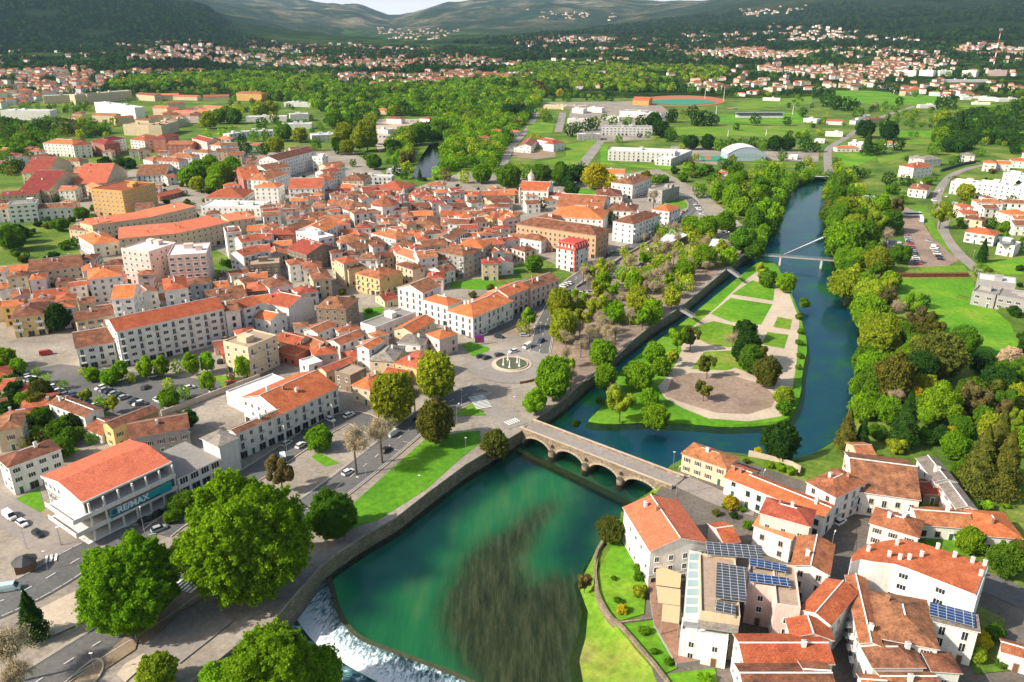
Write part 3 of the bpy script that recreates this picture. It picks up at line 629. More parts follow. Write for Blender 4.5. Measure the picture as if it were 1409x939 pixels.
_mb = MB(); _mb.box(-.65,.65,-.08,.02,0,2.4,0); _mb.box(-.5,.5,-.11,-.08,0,2.2,1); DOOR = _mb.mesh('door', [M_['trim'], M_['brownwood']])
_mb = MB(); _mb.box(-.65,.65,-.08,.02,0,2.4,0); _mb.box(-.5,.5,-.11,-.08,0,2.2,1); DOORG = _mb.mesh('door', [M_['white'], M_['greenwood']])
def balc_mesh(w, solid):
    mb = MB(); mb.box(-w/2, w/2, -1.1, 0, -.14, 0, 0)
    if solid: mb.box(-w/2, w/2, -1.1, -1.02, 0, .95, 0); mb.box(-w/2, -w/2+.08, -1.02, 0, 0, .95, 0); mb.box(w/2-.08, w/2, -1.02, 0, 0, .95, 0)
    else:
        mb.box(-w/2, w/2, -1.08, -1.03, .92, .99, 1)
        for i in range(int(w/.25)+1): x = -w/2+i*.25; mb.box(x-.015, x+.015, -1.07, -1.04, 0, .92, 1)
    return mb.mesh('balcony', [M_['white'], M_['dark']])
BALC = {'s': balc_mesh(3.2, True), 'i': balc_mesh(2.0, False)}
_mb = MB(); _mb.box(-.45,.45,-.35,.35,-.6,1.3,0); _mb.box(-.52,.52,-.42,.42,1.3,1.4,0); _mb.box(-.3,.3,-.2,.2,1.4,1.6,1); CHIM = _mb.mesh('chimney', [M_['white'], M_['trim']])
_mb = MB(); _mb.box(-.4,.4,-.3,.3,-.4,1.3,0); _mb.box(-.5,.5,-.4,.4,1.3,1.42,0); CHIM2 = _mb.mesh('chimney', [plain('brick_chimney', (.35,.18,.12), .9), M_['trim']])
# ------------------------------------------------------------ the house builder
RECTS = []; INFO = []; BINS = {}
def rect_corners(r, g=0.0):
    cx, cy, a, w, d = r; u = (math.cos(a), math.sin(a)); v = (-u[1], u[0]); hw, hd = w/2+g, d/2+g
    return [(cx+sx*hw*u[0]+sy*hd*v[0], cy+sx*hw*u[1]+sy*hd*v[1]) for sx, sy in ((-1,-1),(1,-1),(1,1),(-1,1))]
def overlap(r1, r2, g=0.0):
    if math.hypot(r1[0]-r2[0], r1[1]-r2[1]) > (r1[3]+r1[4]+r2[3]+r2[4])/2+g: return False
    A, B = rect_corners(r1, g), rect_corners(r2)
    for r in (r1, r2):
        for k in (0, math.pi/2):
            ax = (math.cos(r[2]+k), math.sin(r[2]+k)); pa = [p[0]*ax[0]+p[1]*ax[1] for p in A]; pb = [p[0]*ax[0]+p[1]*ax[1] for p in B]
            if max(pa) < min(pb) or max(pb) < min(pa): return False
    return True
def add_rect(r):
    RECTS.append(r); BINS.setdefault((int(r[0]//60), int(r[1]//60)), []).append(r)
def near_rects(x, y):
    i, j = int(x//60), int(y//60)
    for a in (-1, 0, 1):
        for b_ in (-1, 0, 1): yield from BINS.get((i+a, j+b_), ())
def seg_dist(x, y, P):
    d = 1e9
    for (ax, ay), (bx, by) in zip(P, P[1:]):
        l2 = (bx-ax)**2+(by-ay)**2 or 1e-9; t_ = max(0, min(1, ((x-ax)*(bx-ax)+(y-ay)*(by-ay))/l2)); d = min(d, math.hypot(x-ax-t_*(bx-ax), y-ay-t_*(by-ay)))
    return d
def roof_mesh(mb, w, d, h, typ, rise, o=.4):
    hw, hd = w/2+o, d/2+o; t_ = .16; e = h+.02
    def fascia(P):
        for a, b_ in zip(P, P[1:]+P[:1]): mb.face([(a[0],a[1],a[2]-t_),(b_[0],b_[1],b_[2]-t_),b_,a], 1)
    c = [(-hw,-hd,e),(hw,-hd,e),(hw,hd,e),(-hw,hd,e)]
    if typ == 'g':
        r0, r1 = (-hw,0,e+rise), (hw,0,e+rise); mb.rface([c[0],c[1],r1,r0]); mb.rface([c[2],c[3],r0,r1])
        fascia([c[0],c[1],r1,c[2],c[3],r0]); mb.face([c[0],r0,c[3]][::1], 1) if False else None; ridge = (Vector(r0), Vector(r1))
    elif typ == 'p':
        r0, r1 = (0,-hd,e+rise), (0,hd,e+rise); mb.rface([c[1],c[2],r1,r0]); mb.rface([c[3],c[0],r0,r1])
        fascia([c[0],r0,c[1],c[2],r1,c[3]]); ridge = (Vector(r0), Vector(r1))
    elif typ == 'h':
        if w >= d: r0, r1 = (-hw+hd,0,e+rise), (hw-hd,0,e+rise)
        else: r0, r1 = (0,-hd+hw,e+rise), (0,hd-hw,e+rise)
        if w >= d: mb.rface([c[0],c[1],r1,r0]); mb.rface([c[1],c[2],r1]); mb.rface([c[2],c[3],r0,r1]); mb.rface([c[3],c[0],r0])
        else: mb.rface([c[0],c[1],r0]); mb.rface([c[1],c[2],r1,r0]); mb.rface([c[2],c[3],r1]); mb.rface([c[3],c[0],r0,r1])
        fascia(c); ridge = (Vector(r0), Vector(r1))
    elif typ == 's':
        q = [c[0],c[1],(hw,hd,e+rise),(-hw,hd,e+rise)]; mb.rface(q); fascia(q); ridge = None
    return ridge
def house(A, B, C, st, typ, rc, wc, name=None, label=None, cat=None, win=None, balc=None, rise=None, z0=None, reg=True, chim=None, parts=True, desc=None, hgt=None, shops=False, parapet=True):
    h = hgt or st*3.05+.4
    a, b_ = G(*A, h), G(*B, h); u = (b_-a); w = u.length; u.normalize(); n = Vector((-u.y, u.x, 0))
    if isinstance(C, (int, float)): d = float(C)
    else:
        c = G(*C, h); dA = math.hypot(C[0]-A[0], C[1]-A[1]); dB = math.hypot(C[0]-B[0], C[1]-B[1])
        d = abs((c-(a if dA < dB else b_)).dot(n))
    d = max(4.0, min(60, d)); ctr_ = (a+b_)/2+n*d/2; ang = math.atan2(u.y, u.x)
    return make_house(ctr_.x, ctr_.y, ang, w, d, h, st, typ, rc, wc, name, label, cat, win, balc, rise, reg, chim, parts, desc, shops, parapet)
def make_house(cx, cy, ang, w, d, h, st, typ, rc, wc, name=None, label=None, cat=None, win=None, balc=None, rise=None, reg=True, chim=None, parts=True, desc=None, shops=False, parapet=True, zb=None):
    zb = (zt1(cx, cy) if cy > 1500 else 0.0) if zb is None else zb
    if name is None: name = 'apartment_block' if st >= 4 else 'townhouse' if st >= 3 else 'house' if st >= 1.7 else 'outbuilding'
    root = empty(name, (cx, cy, zb), ang); wm = WM[wc]
    if rise is None: rise = {'g': .36*d/2, 'p': .36*w/2, 'h': .38*min(w, d)/2, 's': .6, 'f': 0}.get(typ, 0)+.1
    if reg: add_rect((cx, cy, ang, w, d))
    mb = MB(); hw, hd = w/2, d/2; zt_ = h+(.55 if typ == 'f' and parapet else 0)
    c = [(-hw,-hd),(hw,-hd),(hw,hd),(-hw,hd)]
    for i in range(4):
        p, q = c[i], c[(i+1) % 4]; mb.face([(*p,-1.5),(*q,-1.5),(*q,zt_),(*p,zt_)])
    if typ == 'g':
        mb.face([(hw,-hd,h),(hw,hd,h),(hw,0,h+rise)]); mb.face([(-hw,hd,h),(-hw,-hd,h),(-hw,0,h+rise)])
    if typ == 'p':
        mb.face([(-hw,-hd,h),(hw,-hd,h),(0,-hd,h+rise)]); mb.face([(hw,hd,h),(-hw,hd,h),(0,hd,h+rise)])
    if typ == 's':
        mb.face([(hw,-hd,h),(hw,hd,h),(hw,hd,h+rise)]); mb.face([(-hw,hd,h),(-hw,-hd,h),(-hw,hd,h+rise)]); mb.face([(hw,hd,h),(-hw,hd,h),(-hw,hd,h+rise),(hw,hd,h+rise)])
    if typ == 'f' and parapet:
        q = .3; ci = [(-hw+q,-hd+q),(hw-q,-hd+q),(hw-q,hd-q),(-hw+q,hd-q)]
        for i in range(4):
            a, b_ = c[i], c[(i+1) % 4]; e, f = ci[i], ci[(i+1) % 4]
            mb.face([(*a,zt_),(*b_,zt_),(*f,zt_),(*e,zt_)]); mb.face([(*e,h),(*e,zt_),(*f,zt_),(*f,h)])
    if st >= 3 and w > 8:  # string courses
        for k in range(1, int(st)):
            mb.box(-hw-.06, hw+.06, -hd-.06, hd+.06, k*3.05+.15, k*3.05+.3, 1) if k == 1 or st >= 4 else None
    mb.build('wall', [wm, M_['trim'] if wc != 'w' else M_['white']], root)
    mb = MB()
    if typ == 'f':
        mb.face([(-hw+.3,-hd+.3,h+.02),(hw-.3,-hd+.3,h+.02),(hw-.3,hd-.3,h+.02),(-hw+.3,hd-.3,h+.02)])
        rf = mb.build('roof', [FM.get(rc, RM.get(rc, FM['w']))], root)
        if w*d > 90 and parts and cat != 'hotel':
            for k in range(1+int(w*d > 250)):
                mb = MB(); sx, sy = rng.uniform(1.5, 2.6), rng.uniform(1.2, 2.2); x, y = rng.uniform(-hw*.6, hw*.6), rng.uniform(-hd*.3, hd*.5)
                mb.box(x-sx, x+sx, y-sy, y+sy, h, h+2.3); mb.box(x-sx-.15, x+sx+.15, y-sy-.15, y+sy+.15, h+2.3, h+2.45); mb.build('roof_hut', [wm], rf)
    else:
        ridge = roof_mesh(mb, w, d, h, typ, rise)
        if ridge and cy < 900 and (ridge[1]-ridge[0]).length > .5: mb.tube(ridge[0]+Vector((0,0,.03)), ridge[1]+Vector((0,0,.03)), .16, .16, 5, 1)
        rf = mb.build('roof', [RM[rc], M_['white'] if wc in 'wpg' else M_['trim']], root)
        nch = chim if chim is not None else (0 if cy > 750 or w*d < 50 else rng.choice((0, 1, 1, 2)) if w*d < 260 else rng.choice((2, 3, 4)))
        for k in range(nch):
            if typ in 'gs' or (typ == 'h' and w >= d): x = rng.uniform(-hw*.7, hw*.7); y = rng.choice((-1, 1))*hd*rng.uniform(.1, .5); zz = h+rise*(1-abs(y)/(hd+.4)) if typ != 's' else h+rise/2
            else: y = rng.uniform(-hd*.7, hd*.7); x = rng.choice((-1, 1))*hw*rng.uniform(.1, .5); zz = h+rise*(1-abs(x)/(hw+.4))
            if typ == 'h': zz = h+rise*min(1-abs(y)/(hd+.4), 1-abs(x)/(hw+.4)) * (1 if abs(w-d) < 2 else 1); zz = min(zz, h+rise); zz = h+min(hd+.4-abs(y), hw+.4-abs(x))/(min(hw, hd)+.4)*rise
            o = link('chimney', rng.choice((CHIM, CHIM, CHIM2)), rf, (x, y, zz), rng.choice((0, math.pi/2))); o.scale = (1, 1, rng.uniform(.8, 1.2))
    # openings on the walls one can see from this side of town
    dist = math.hypot(cx, cy)
    if parts and dist < 1050:
        nwin = 0; wt = win or rng.choice(('w', 'w', 's', 'b', 'w', 'r', 'g', 'w') if st < 4 else ('w', 'wide', 'wide', 'w'))
        sides = [((0,-hd), 0.0, w), ((hw,0), math.pi/2, d), ((0,hd), math.pi, w), ((-hw,0), -math.pi/2, d)]
        ca_, sa_ = math.cos(ang), math.sin(ang)
        for si, ((x, y), ra, Lw) in enumerate(sides):
            wx, wy = cx+x*ca_-y*sa_, cy+x*sa_+y*ca_; nx, ny = math.sin(ra+ang), -math.cos(ra+ang)
            if -(wx*nx+wy*ny)/math.hypot(wx, wy) < .12: continue
            sp_ = 3.1 if dist < 500 else 3.6
            if dist > 800: sp_ = 4.5
            n = int((Lw-1.2)/sp_)
            if n < 1: n = 1 if Lw > 3.5 else 0
            if n == 0: continue
            stp = Lw/n if n > 1 else 0; dcol = rng.randrange(n)
            for fl in range(max(1, int(st+.3))):
                for k in range(n):
                    if nwin > 92: break
                    s_ = (-Lw/2+stp*(k+.5)) if n > 1 else 0.0
                    if si in (1, 3) and rng.random() < .25 and fl: continue
                    lx, ly = x+math.cos(ra)*s_, y+math.sin(ra)*s_
                    if fl == 0:
                        if st < 1.5 and k != dcol: me, zz = WIN['w' if wt == 'french' else wt], 1.0
                        elif k == dcol and si == 0: me, zz = rng.choice((DOOR, DOORG)), 0.0
                        elif (shops or (st >= 3 and si == 0 and rng.random() < .6)) and stp > 2.9: me, zz = SHOP, 0.1
                        else: me, zz = WIN[wt if wt != 'french' else 'w'], 1.0
                    else:
                        zz = fl*3.05+1.0; me = WIN[wt if wt != 'french' else 'french']
                        if wt == 'french': zz -= .75
                        elif balc and str(si) in balc[1:] and k % 2 == 0 and stp > 2.8: me = WIN['french']; zz -= .75
                    if zz+1.6 > h+.2: continue
                    o = link(me.name.split('.')[0], me, root, (lx, ly, zz), ra); nwin += 1
                    if fl and balc and str(si) in balc and me is WIN['french'] or (fl and balc and str(si) in balc and k % 2 == 0):
                        if nwin < 92: link('balcony', BALC[balc[0]], root, (lx, ly, fl*3.05+.18), ra)
    stn = {1: 'single-storey', 2: 'two-storey', 3: 'three-storey', 4: 'four-storey', 5: 'five-storey', 6: 'six-storey'}[max(1, min(6, int(st+.4)))]
    rn = {'g': 'gabled', 'p': 'gabled', 'h': 'hipped', 's': 'lean-to', 'f': 'flat'}[typ]
    size = 'long ' if max(w, d) > 30 else 'small ' if w*d < 70 else ''
    dsc = desc or f"{size}{WC[wc][1]} {stn} {'block' if st >= 4 else 'house'} with {RCN[rc]} {rn} roof"
    INFO.append((root, dsc, cat or ('apartment block' if name == 'apartment_block' else name.replace('_', ' ')), label, None))
    return root, ctrdict(cx, cy, ang, w, d, h)
def ctrdict(cx, cy, ang, w, d, h): return dict(cx=cx, cy=cy, ang=ang, w=w, d=d, h=h)
def rows(tile, txt, **kw):
    for ln in txt.strip().splitlines():
        ln = ln.split('#')[0].strip()
        if not ln: continue
        p = ln.split(); A = T(tile, *map(float, p[0].split(','))); B = T(tile, *map(float, p[1].split(',')))
        C = T(tile, *map(float, p[2].split(','))) if ',' in p[2] else float(p[2])
        k = dict(kw)
        for q in p[7:]:
            a, b_ = q.split('='); k[a] = b_ if not b_.replace('.', '').isdigit() or a == 'balc' else float(b_)
            if isinstance(k[a], str): k[a] = k[a].replace('~', ' ')
        if 'chim' in k: k['chim'] = int(k['chim'])
        house(A, B, C, float(p[3]), p[4], p[5], p[6], **k)
# ------------------------------------------------------------ houses of the old town and suburbs, tile by tile
rows('4', '''
115,70 250,68 240,18 3 g m c
105,165 262,165 262,92 3 g m c
0,195 200,182 14 3 s m c
40,245 192,235 12 4 f k w
-60,270 42,262 12 3 g t w
200,265 385,255 12 2.5 g b w
400,130 570,125 400,60 3 g s c
460,140 560,190 10 3 g s c
485,158 655,172 805,125 6 f o q label=ochre~six-storey~apartment~tower~with~orange~rooftop~pavilion name=apartment_block win=w
428,335 495,352 12 3.5 s s c
495,352 800,310 770,282 3.5 s s c win=w
800,310 1052,250 1010,222 3.5 s s c win=w
640,425 960,395 920,345 4 s s c win=w
960,395 1235,335 1195,292 4 s s c win=w
1235,330 1372,312 1310,285 4 s s c win=w
500,460 640,437 430,410 2.5 h o w win=s
370,372 520,388 385,350 2 g b c
900,520 1110,507 1035,455 6 f w p win=wide label=tall~pink~apartment~block~with~white~parapets~and~orange~penthouse~roofs
650,480 800,500 790,430 6 f w p win=w
478,645 660,622 415,600 5 h o w win=w
600,750 715,742 530,690 5 g o w win=wide balc=s0
885,705 1010,690 810,650 4.5 h o w balc=s0
410,870 610,835 410,825 2 g b c
60,850 235,830 30,790 3 h b y win=w balc=s0
10,795 120,785 9 3 g o y
165,605 445,570 150,555 3 g b c win=w
180,775 360,755 175,715 1 g o c
5,745 130,720 10 2 g k w
0,610 140,600 12 2 g o c
628,925 1205,800 563,865 5 g o w name=apartment_block win=wide balc=i0 chim=4 label=long~white~apartment~block~with~balconies~facing~the~young~trees~of~the~car~park
1215,822 1290,808 14 4.5 g b w win=g
1310,800 1408,770 12 4 g o w
1215,398 1300,390 1150,372 5 f o w
1300,445 1408,428 12 4 g o w
1310,520 1408,495 12 4 g o w
1315,668 1365,655 10 2 g b c
1130,770 1330,738 1090,712 2 g b k
735,85 895,80 780,48 2 g b w win=french name=house
900,98 950,92 9 2 g r w
860,200 985,170 10 1 g r t
1100,205 1310,205 1150,165 2 h o w
1080,252 1400,258 1110,220 2 f w w
1310,108 1408,100 1350,60 4 g o t
''')
rows('5', '''
0,108 98,100 125,75 4 h r w
35,148 165,150 14 4 h o w win=w
222,155 400,152 228,118 4 g r w win=w balc=i0
330,112 425,118 345,90 4 h o w
420,75 500,60 12 4 g r w
430,40 525,25 12 4 g t c
510,110 625,112 540,82 3 h b c
490,150 600,160 12 2 g o w
425,232 545,275 655,245 2.5 h b w
625,170 700,165 12 3 g r w
680,155 835,165 825,128 3 h r c win=s
870,190 1000,190 885,160 2 h b w
1005,185 1085,180 11 2 g b c
970,140 1065,140 12 2 h t w
1165,192 1340,192 12 2 g o c
1340,190 1440,190 14 2 g o c
555,300 670,285 11 2 f k w
605,345 655,360 9 1 g b w
330,312 430,305 12 2 g b c
225,385 360,350 12 2 g b c
435,332 555,325 13 3 g t c
262,388 385,428 418,395 4 f w w win=wide
412,385 495,345 370,335 4 g o w win=s balc=i0
100,402 255,400 110,376 3 h r t
215,480 320,512 385,440 3 g r s
0,385 100,380 12 2 g o c
0,432 120,430 12 3 g o w
0,500 125,490 12 4 g r w
5,572 175,560 12 3 f c s
120,692 245,670 45,650 2.5 h b w win=s
0,710 120,700 0,665 2 h r t
355,650 452,640 300,590 3 h b c win=s balc=i0
300,587 400,580 12 3.5 h t w
222,797 357,742 300,700 3 p o w name=church label=white~church~nave~with~bright~orange~roof~above~the~hillside~street parts= 
125,867 212,828 170,793 2.4 p o w
0,785 140,765 0,742 2 g o w
370,795 530,805 590,745 3 h b s win=s
380,935 480,890 440,858 2 g t w
455,540 545,592 625,568 3 h b c win=s
582,610 712,642 835,600 3 h t y win=s balc=i0 label=large~pale~yellow~mansion~with~wide~terracotta~hipped~roof~in~the~old~town
600,535 700,535 12 3 h b w
520,560 600,545 11 4 h o c
585,490 745,450 530,455 2 g b k
500,452 640,430 14 3 h t w
668,395 800,430 880,400 3 h t w
800,472 910,460 12 2 h b k
880,415 945,410 12 2 g o c
905,365 1040,360 1020,312 2 h b c
975,385 1050,380 11 2 h t w
1100,437 1182,385 1045,400 3 g b w win=g
1080,345 1190,350 12 3 g b w
1190,345 1290,335 12 3 g b w win=s
1245,295 1320,322 1375,295 3 h t y win=s balc=i1
1375,300 1440,305 12 3 h o c
1300,225 1408,215 12 2 g b c
1060,260 1180,255 12 2 g b c
1040,300 1150,300 12 2 g o c
1150,300 1240,300 12 2 g t c
885,262 985,258 14 2 g b s
880,305 1000,300 12 2 g o c
1130,465 1270,477 1310,440 4 h o c win=s
1020,492 1165,520 1215,475 4 h b k win=s balc=i0
925,530 1025,520 12 4 g t w win=w
800,502 910,542 940,500 3 g s p
800,562 890,592 940,570 3 h b c win=s
950,470 1080,455 12 3 g b c
1025,540 1100,535 12 3 h b c
1050,610 1120,590 11 2 g b w
965,640 1055,640 11 2 h r p
700,540 790,520 12 2 g b c
1300,460 1385,450 12 3 g r p
810,687 945,717 1065,682 4 p b w win=french
945,752 1080,787 1125,750 3.2 h o w win=french
1075,812 1215,850 1395,748 3 h o w win=french label=white~riverside~corner~house~with~long~orange~roof~facing~the~roundabout~road
1395,748 1440,720 12 3 g o w
610,882 690,907 940,832 2.4 f k w win=w
790,912 890,932 1000,862 2 p o c
740,760 810,745 10 1 g m c
''')
rows('8', '''
430,115 500,137 650,92 2 p t w
590,145 655,160 715,112 3 p o w win=w
660,217 790,225 16 2 h k c
810,122 930,137 1010,95 2 h k w
965,77 1035,107 1120,70 2.5 h o p win=s
795,232 945,270 1110,212 2 h r y win=w label=yellow~walled~salmon~house~with~three~small~front~gables~by~the~roundabout
565,352 660,378 780,310 2 h o c
730,300 850,320 9 1 g o c
470,282 555,308 660,272 2 f c s
380,262 425,282 560,215 1.5 p r c
280,222 330,252 400,225 2 f w w
150,165 260,192 370,140 1.5 h o t
270,125 360,165 10 1.5 g t t
150,110 260,140 10 2 g o c
''')
rows('P', '''
307,471 341,480 378,462 4 f c c win=w label=cream~flat-roofed~apartment~block~beside~the~big~white~shed~roof balc=i1
311,540 345,556 402,527 1.5 f w w parts= name=warehouse
388.6,569 465,533 354,538 3 g o w win=w balc=i0 shops=1 label=white~shop~terrace~under~the~long~orange~roof~by~the~taxi~street
324.7,597 388.6,569 350,583 3 g b w win=w balc=i0 shops=1 label=older~brown-roofed~corner~half~of~the~long~shop~terrace
''')
rows('7', '''
410,155 615,120 320,85 3 g b w win=wide balc=i0
262,450 455,525 545,480 2 g b w
605,585 850,490 555,555 2.4 g b y
700,640 1015,582 12 2.4 g b k
460,585 545,622 9 1 g t w
45,795 325,695 0,738 3 h b w win=wide
-20,602 115,578 12 2.4 h b c
100,400 200,382 9 1 g r c
0,375 60,370 10 1 g r c
0,480 45,470 9 1 g t c
''')
rows('6', '''
0,190 130,182 14 2 g o c
0,240 100,225 12 2 g b c
0,312 45,290 12 3 g b y
50,302 115,285 14 3 h o c win=s
290,192 370,197 10 2 g r w
275,222 370,215 10 1 g o w
335,255 580,270 560,212 3 g t w win=w
300,305 585,322 290,255 3 h o w win=w
225,310 318,325 12 3 h b c
120,345 548,407 607,372 4.5 h b a win=s chim=0 label=long~apricot~convent~building~behind~the~red~and~white~corner~mansion
640,330 750,348 870,290 4 h b w win=w balc=s1 label=white~balconied~block~with~brown~roof~on~the~riverside~street~corner
850,267 943,280 968,250 3 h o w
610,272 760,280 800,245 3 h b w
630,122 745,135 820,93 3.5 h b w win=s label=white~school~building~with~brown~hipped~roof~beyond~the~yellow~tree
600,72 700,75 14 2.5 g o w
550,195 690,197 720,165 2 h b w
830,158 905,170 945,138 3 f k k
75,402 135,430 14 2 h b w
135,420 253,438 262,408 2.4 h b w
80,472 165,497 9 2 h b p
0,440 50,447 10 2 h b p
200,700 350,642 12 3 g b p win=s
75,735 185,690 12 3.3 g o p win=s balc=i0
0,790 72,742 12 3 g o w win=g
1220,82 1285,85 10 2 p t p
''')
rows('R', '''
755,107 830,120 885,100 3 h o w win=w
805,67 880,72 12 2 h k g
885,77 975,72 12 2 h k g
1075,52 1150,57 12 2 h k g
800,227 900,237 915,212 2 h b w
1195,92 1265,97 12 2.4 h o w
1265,97 1340,102 12 2 g o g
1345,82 1440,87 12 2 h o w
1025,192 1165,207 16 3 f w w win=w
1165,197 1345,217 14 4 f w w win=w
1345,217 1440,232 14 4 f w w win=w
1300,147 1440,167 12 2 f w w
1160,300 1300,305 10 2 h t w
1300,302 1440,310 10 2 h b w
1095,382 1190,397 10 2 h b c
1100,455 1255,477 14 2 h o w
1330,367 1440,362 12 2 h o w
1270,517 1360,532 12 2 f k w
690,530 785,535 12 1 f w k
560,275 630,280 8 1 f w g
1400,40 1460,45 12 2 h o w
''')
rows('P', '''
1338,402 1370,408 14 2 f k k win=wide
1372,408 1420,416 16 2 f k k win=wide
1345,385 1398,392 12 2.4 f w k win=wide
1375,410 1425,420 14 1.5 f w k
''')
# far west suburb and valley-floor buildings
rows('U', '''
345,250 600,240 18 4 f w c
600,240 820,225 18 5 f w c
700,235 1060,205 16 5 f w c
760,300 1085,345 14 5 f w w
0,365 400,370 16 4 f w g
1095,235 1245,245 16 3 g t c
1240,245 1440,240 14 2 g s c
990,480 1300,488 16 4 f c c
1300,490 1440,450 16 4 f c c
1230,345 1340,350 16 4 g s c
1350,360 1440,355 14 4 g s c
345,628 590,640 18 4 h o w win=w
590,650 735,640 14 4 h m w
735,620 840,640 16 4 h m t
840,620 1010,590 16 4 h m w win=w
1050,600 1165,610 16 4 h o w
1155,600 1260,570 14 4 h o w
1335,590 1440,560 14 5 h r t
1155,760 1230,775 14 4 h t w
1230,770 1440,780 14 4 h t w win=w
1105,880 1330,885 16 2 h b w
225,750 415,745 14 2 h b c
525,770 640,775 12 2 h b c
640,820 780,820 12 2 h o w
595,870 840,870 16 3 g s c
420,470 545,478 10 2 h b w
550,420 660,430 10 2 h t w
580,390 660,390 10 3 h b c
740,400 930,405 12 3 g t c
930,430 1080,420 12 3 g t c
780,330 930,330 10 2 g t q
1090,440 1200,445 10 4 g t c
1200,420 1320,415 10 4 g t c
1320,400 1440,390 10 4 g t c
0,690 60,690 12 2 g t w
''')
rows('V', '''
45,250 240,255 12 2 g s c
290,255 500,250 14 2 g s c
555,225 760,232 16 4 h t q
940,300 1160,305 14 2 f w g
635,420 960,415 16 2 f w w
990,400 1140,395 16 3 f w w
915,480 1165,475 16 2 f w w
595,540 855,530 12 2 f w w
500,560 595,545 10 2 f w w
1170,570 1390,560 20 2 f w w
660,650 815,645 10 1.4 h o w
285,340 460,345 12 3 g s c
0,310 140,305 12 3 g t c
45,380 280,385 12 3 g s p
0,450 150,430 12 3 f c c
200,590 320,620 14 5 g m p
300,640 430,650 14 4 h t w
385,600 510,600 14 2 h s w
0,740 200,745 14 4 h t w
200,700 330,710 12 4 h t w
740,760 890,770 1000,670 5 p b w win=w
1000,690 1170,680 14 5 g b w win=w
1170,740 1250,745 10 4 f w w
690,830 800,850 880,800 5 p b w win=w
610,920 800,930 880,860 4 h t w win=w
1260,830 1360,840 12 4 h t w
1210,890 1320,900 12 4 h b w
0,640 200,640 14 4 g t t
210,620 290,625 12 4 g m w
''')
rows('W', '''
330,360 425,365 12 2 h o c
420,430 540,435 12 2 h t w
470,365 625,365 12 1.5 g t c
690,430 770,435 12 1.4 h t w
350,520 430,525 14 1.4 f k w
1260,535 1365,535 12 2 h o w
1155,590 1260,590 12 2 h t c
60,205 130,205 10 2 h o w
175,240 240,240 12 2 h s p
280,140 350,140 10 2 h o w
420,850 530,850 10 1.3 f w g
240,900 460,905 10 2 f w g
''')
rows('X', '''
240,655 290,600 14 2 g t w
290,600 420,625 12 2.4 h o w
420,640 510,625 14 2.4 h r w
100,670 235,680 8 1.2 f w w
620,560 800,560 14 2 f w k win=wide
810,500 1215,505 18 3 f k g win=wide
1060,280 1190,285 24 2.5 g s q
540,440 700,440 14 2 f w w
570,350 660,355 14 2 f w w
690,345 810,350 14 2 f w w
340,325 520,330 12 1.5 f w c
500,335 690,330 12 1.5 f w c
955,370 1160,380 20 2.4 f k w
1150,395 1290,395 14 2.4 f w w
1200,390 1350,390 12 2 f k k
810,420 950,425 14 1.6 f w w
860,690 1400,710 24 3 f w g name=sports_centre label=long~white~sports~centre~with~tall~glazed~front~beyond~the~town~centre
105,310 170,315 10 2 g b w
70,545 160,535 10 1.6 h s w
0,70 170,60 14 3 f w w
''')
rows('Y', '''
20,760 190,690 16 2 f w g
420,880 510,880 12 1.5 h s c
970,730 1040,735 8 1 f w w
1090,430 1195,440 10 1.4 f k w
1275,450 1408,455 10 1.4 g s w
1270,545 1408,550 12 1.3 f w w
1180,600 1260,605 8 1 f w w
760,265 900,270 8 1.3 f w w
540,225 620,230 8 1.5 h s w
630,210 710,215 8 1.5 h s w
710,205 800,205 8 1.5 h s t
765,185 910,190 8 1.3 f k w
590,150 650,150 8 1.4 h t w
920,165 1010,165 8 1.5 f w w
1100,180 1215,180 8 1.5 h o w
140,150 290,155 8 1.5 h s w
315,190 430,190 8 1.2 f w w
360,155 440,155 8 1.5 h o w
730,110 820,110 8 1.5 h k w
''')
rows('Z', '''
95,580 220,590 14 2 f w w
10,620 180,620 10 1.2 h o w
390,580 465,580 8 1.4 h o w
630,300 755,300 10 1.4 f w w
255,410 355,400 10 1.4 h b c
150,420 260,375 8 1.3 f k w
550,190 660,180 12 2 h o w
500,190 550,190 10 2 h s w
110,150 200,145 10 2 h t w
345,155 430,150 10 2 h t w
450,55 600,60 12 4 f w w
625,55 730,60 12 4 f w w
780,60 870,60 12 4 f w w
945,60 1050,65 12 4 f w w
1140,60 1280,60 12 4 f r p
790,120 1140,120 10 1.6 f w g
700,200 780,205 10 2 h s w
780,220 850,225 10 2 h s w
880,170 960,175 10 2 h t w
1070,240 1200,245 12 1.6 f w w
1220,250 1360,250 10 1.6 f w w
1030,280 1160,282 8 1 f w w
950,240 1020,240 8 1.3 f w w
''')
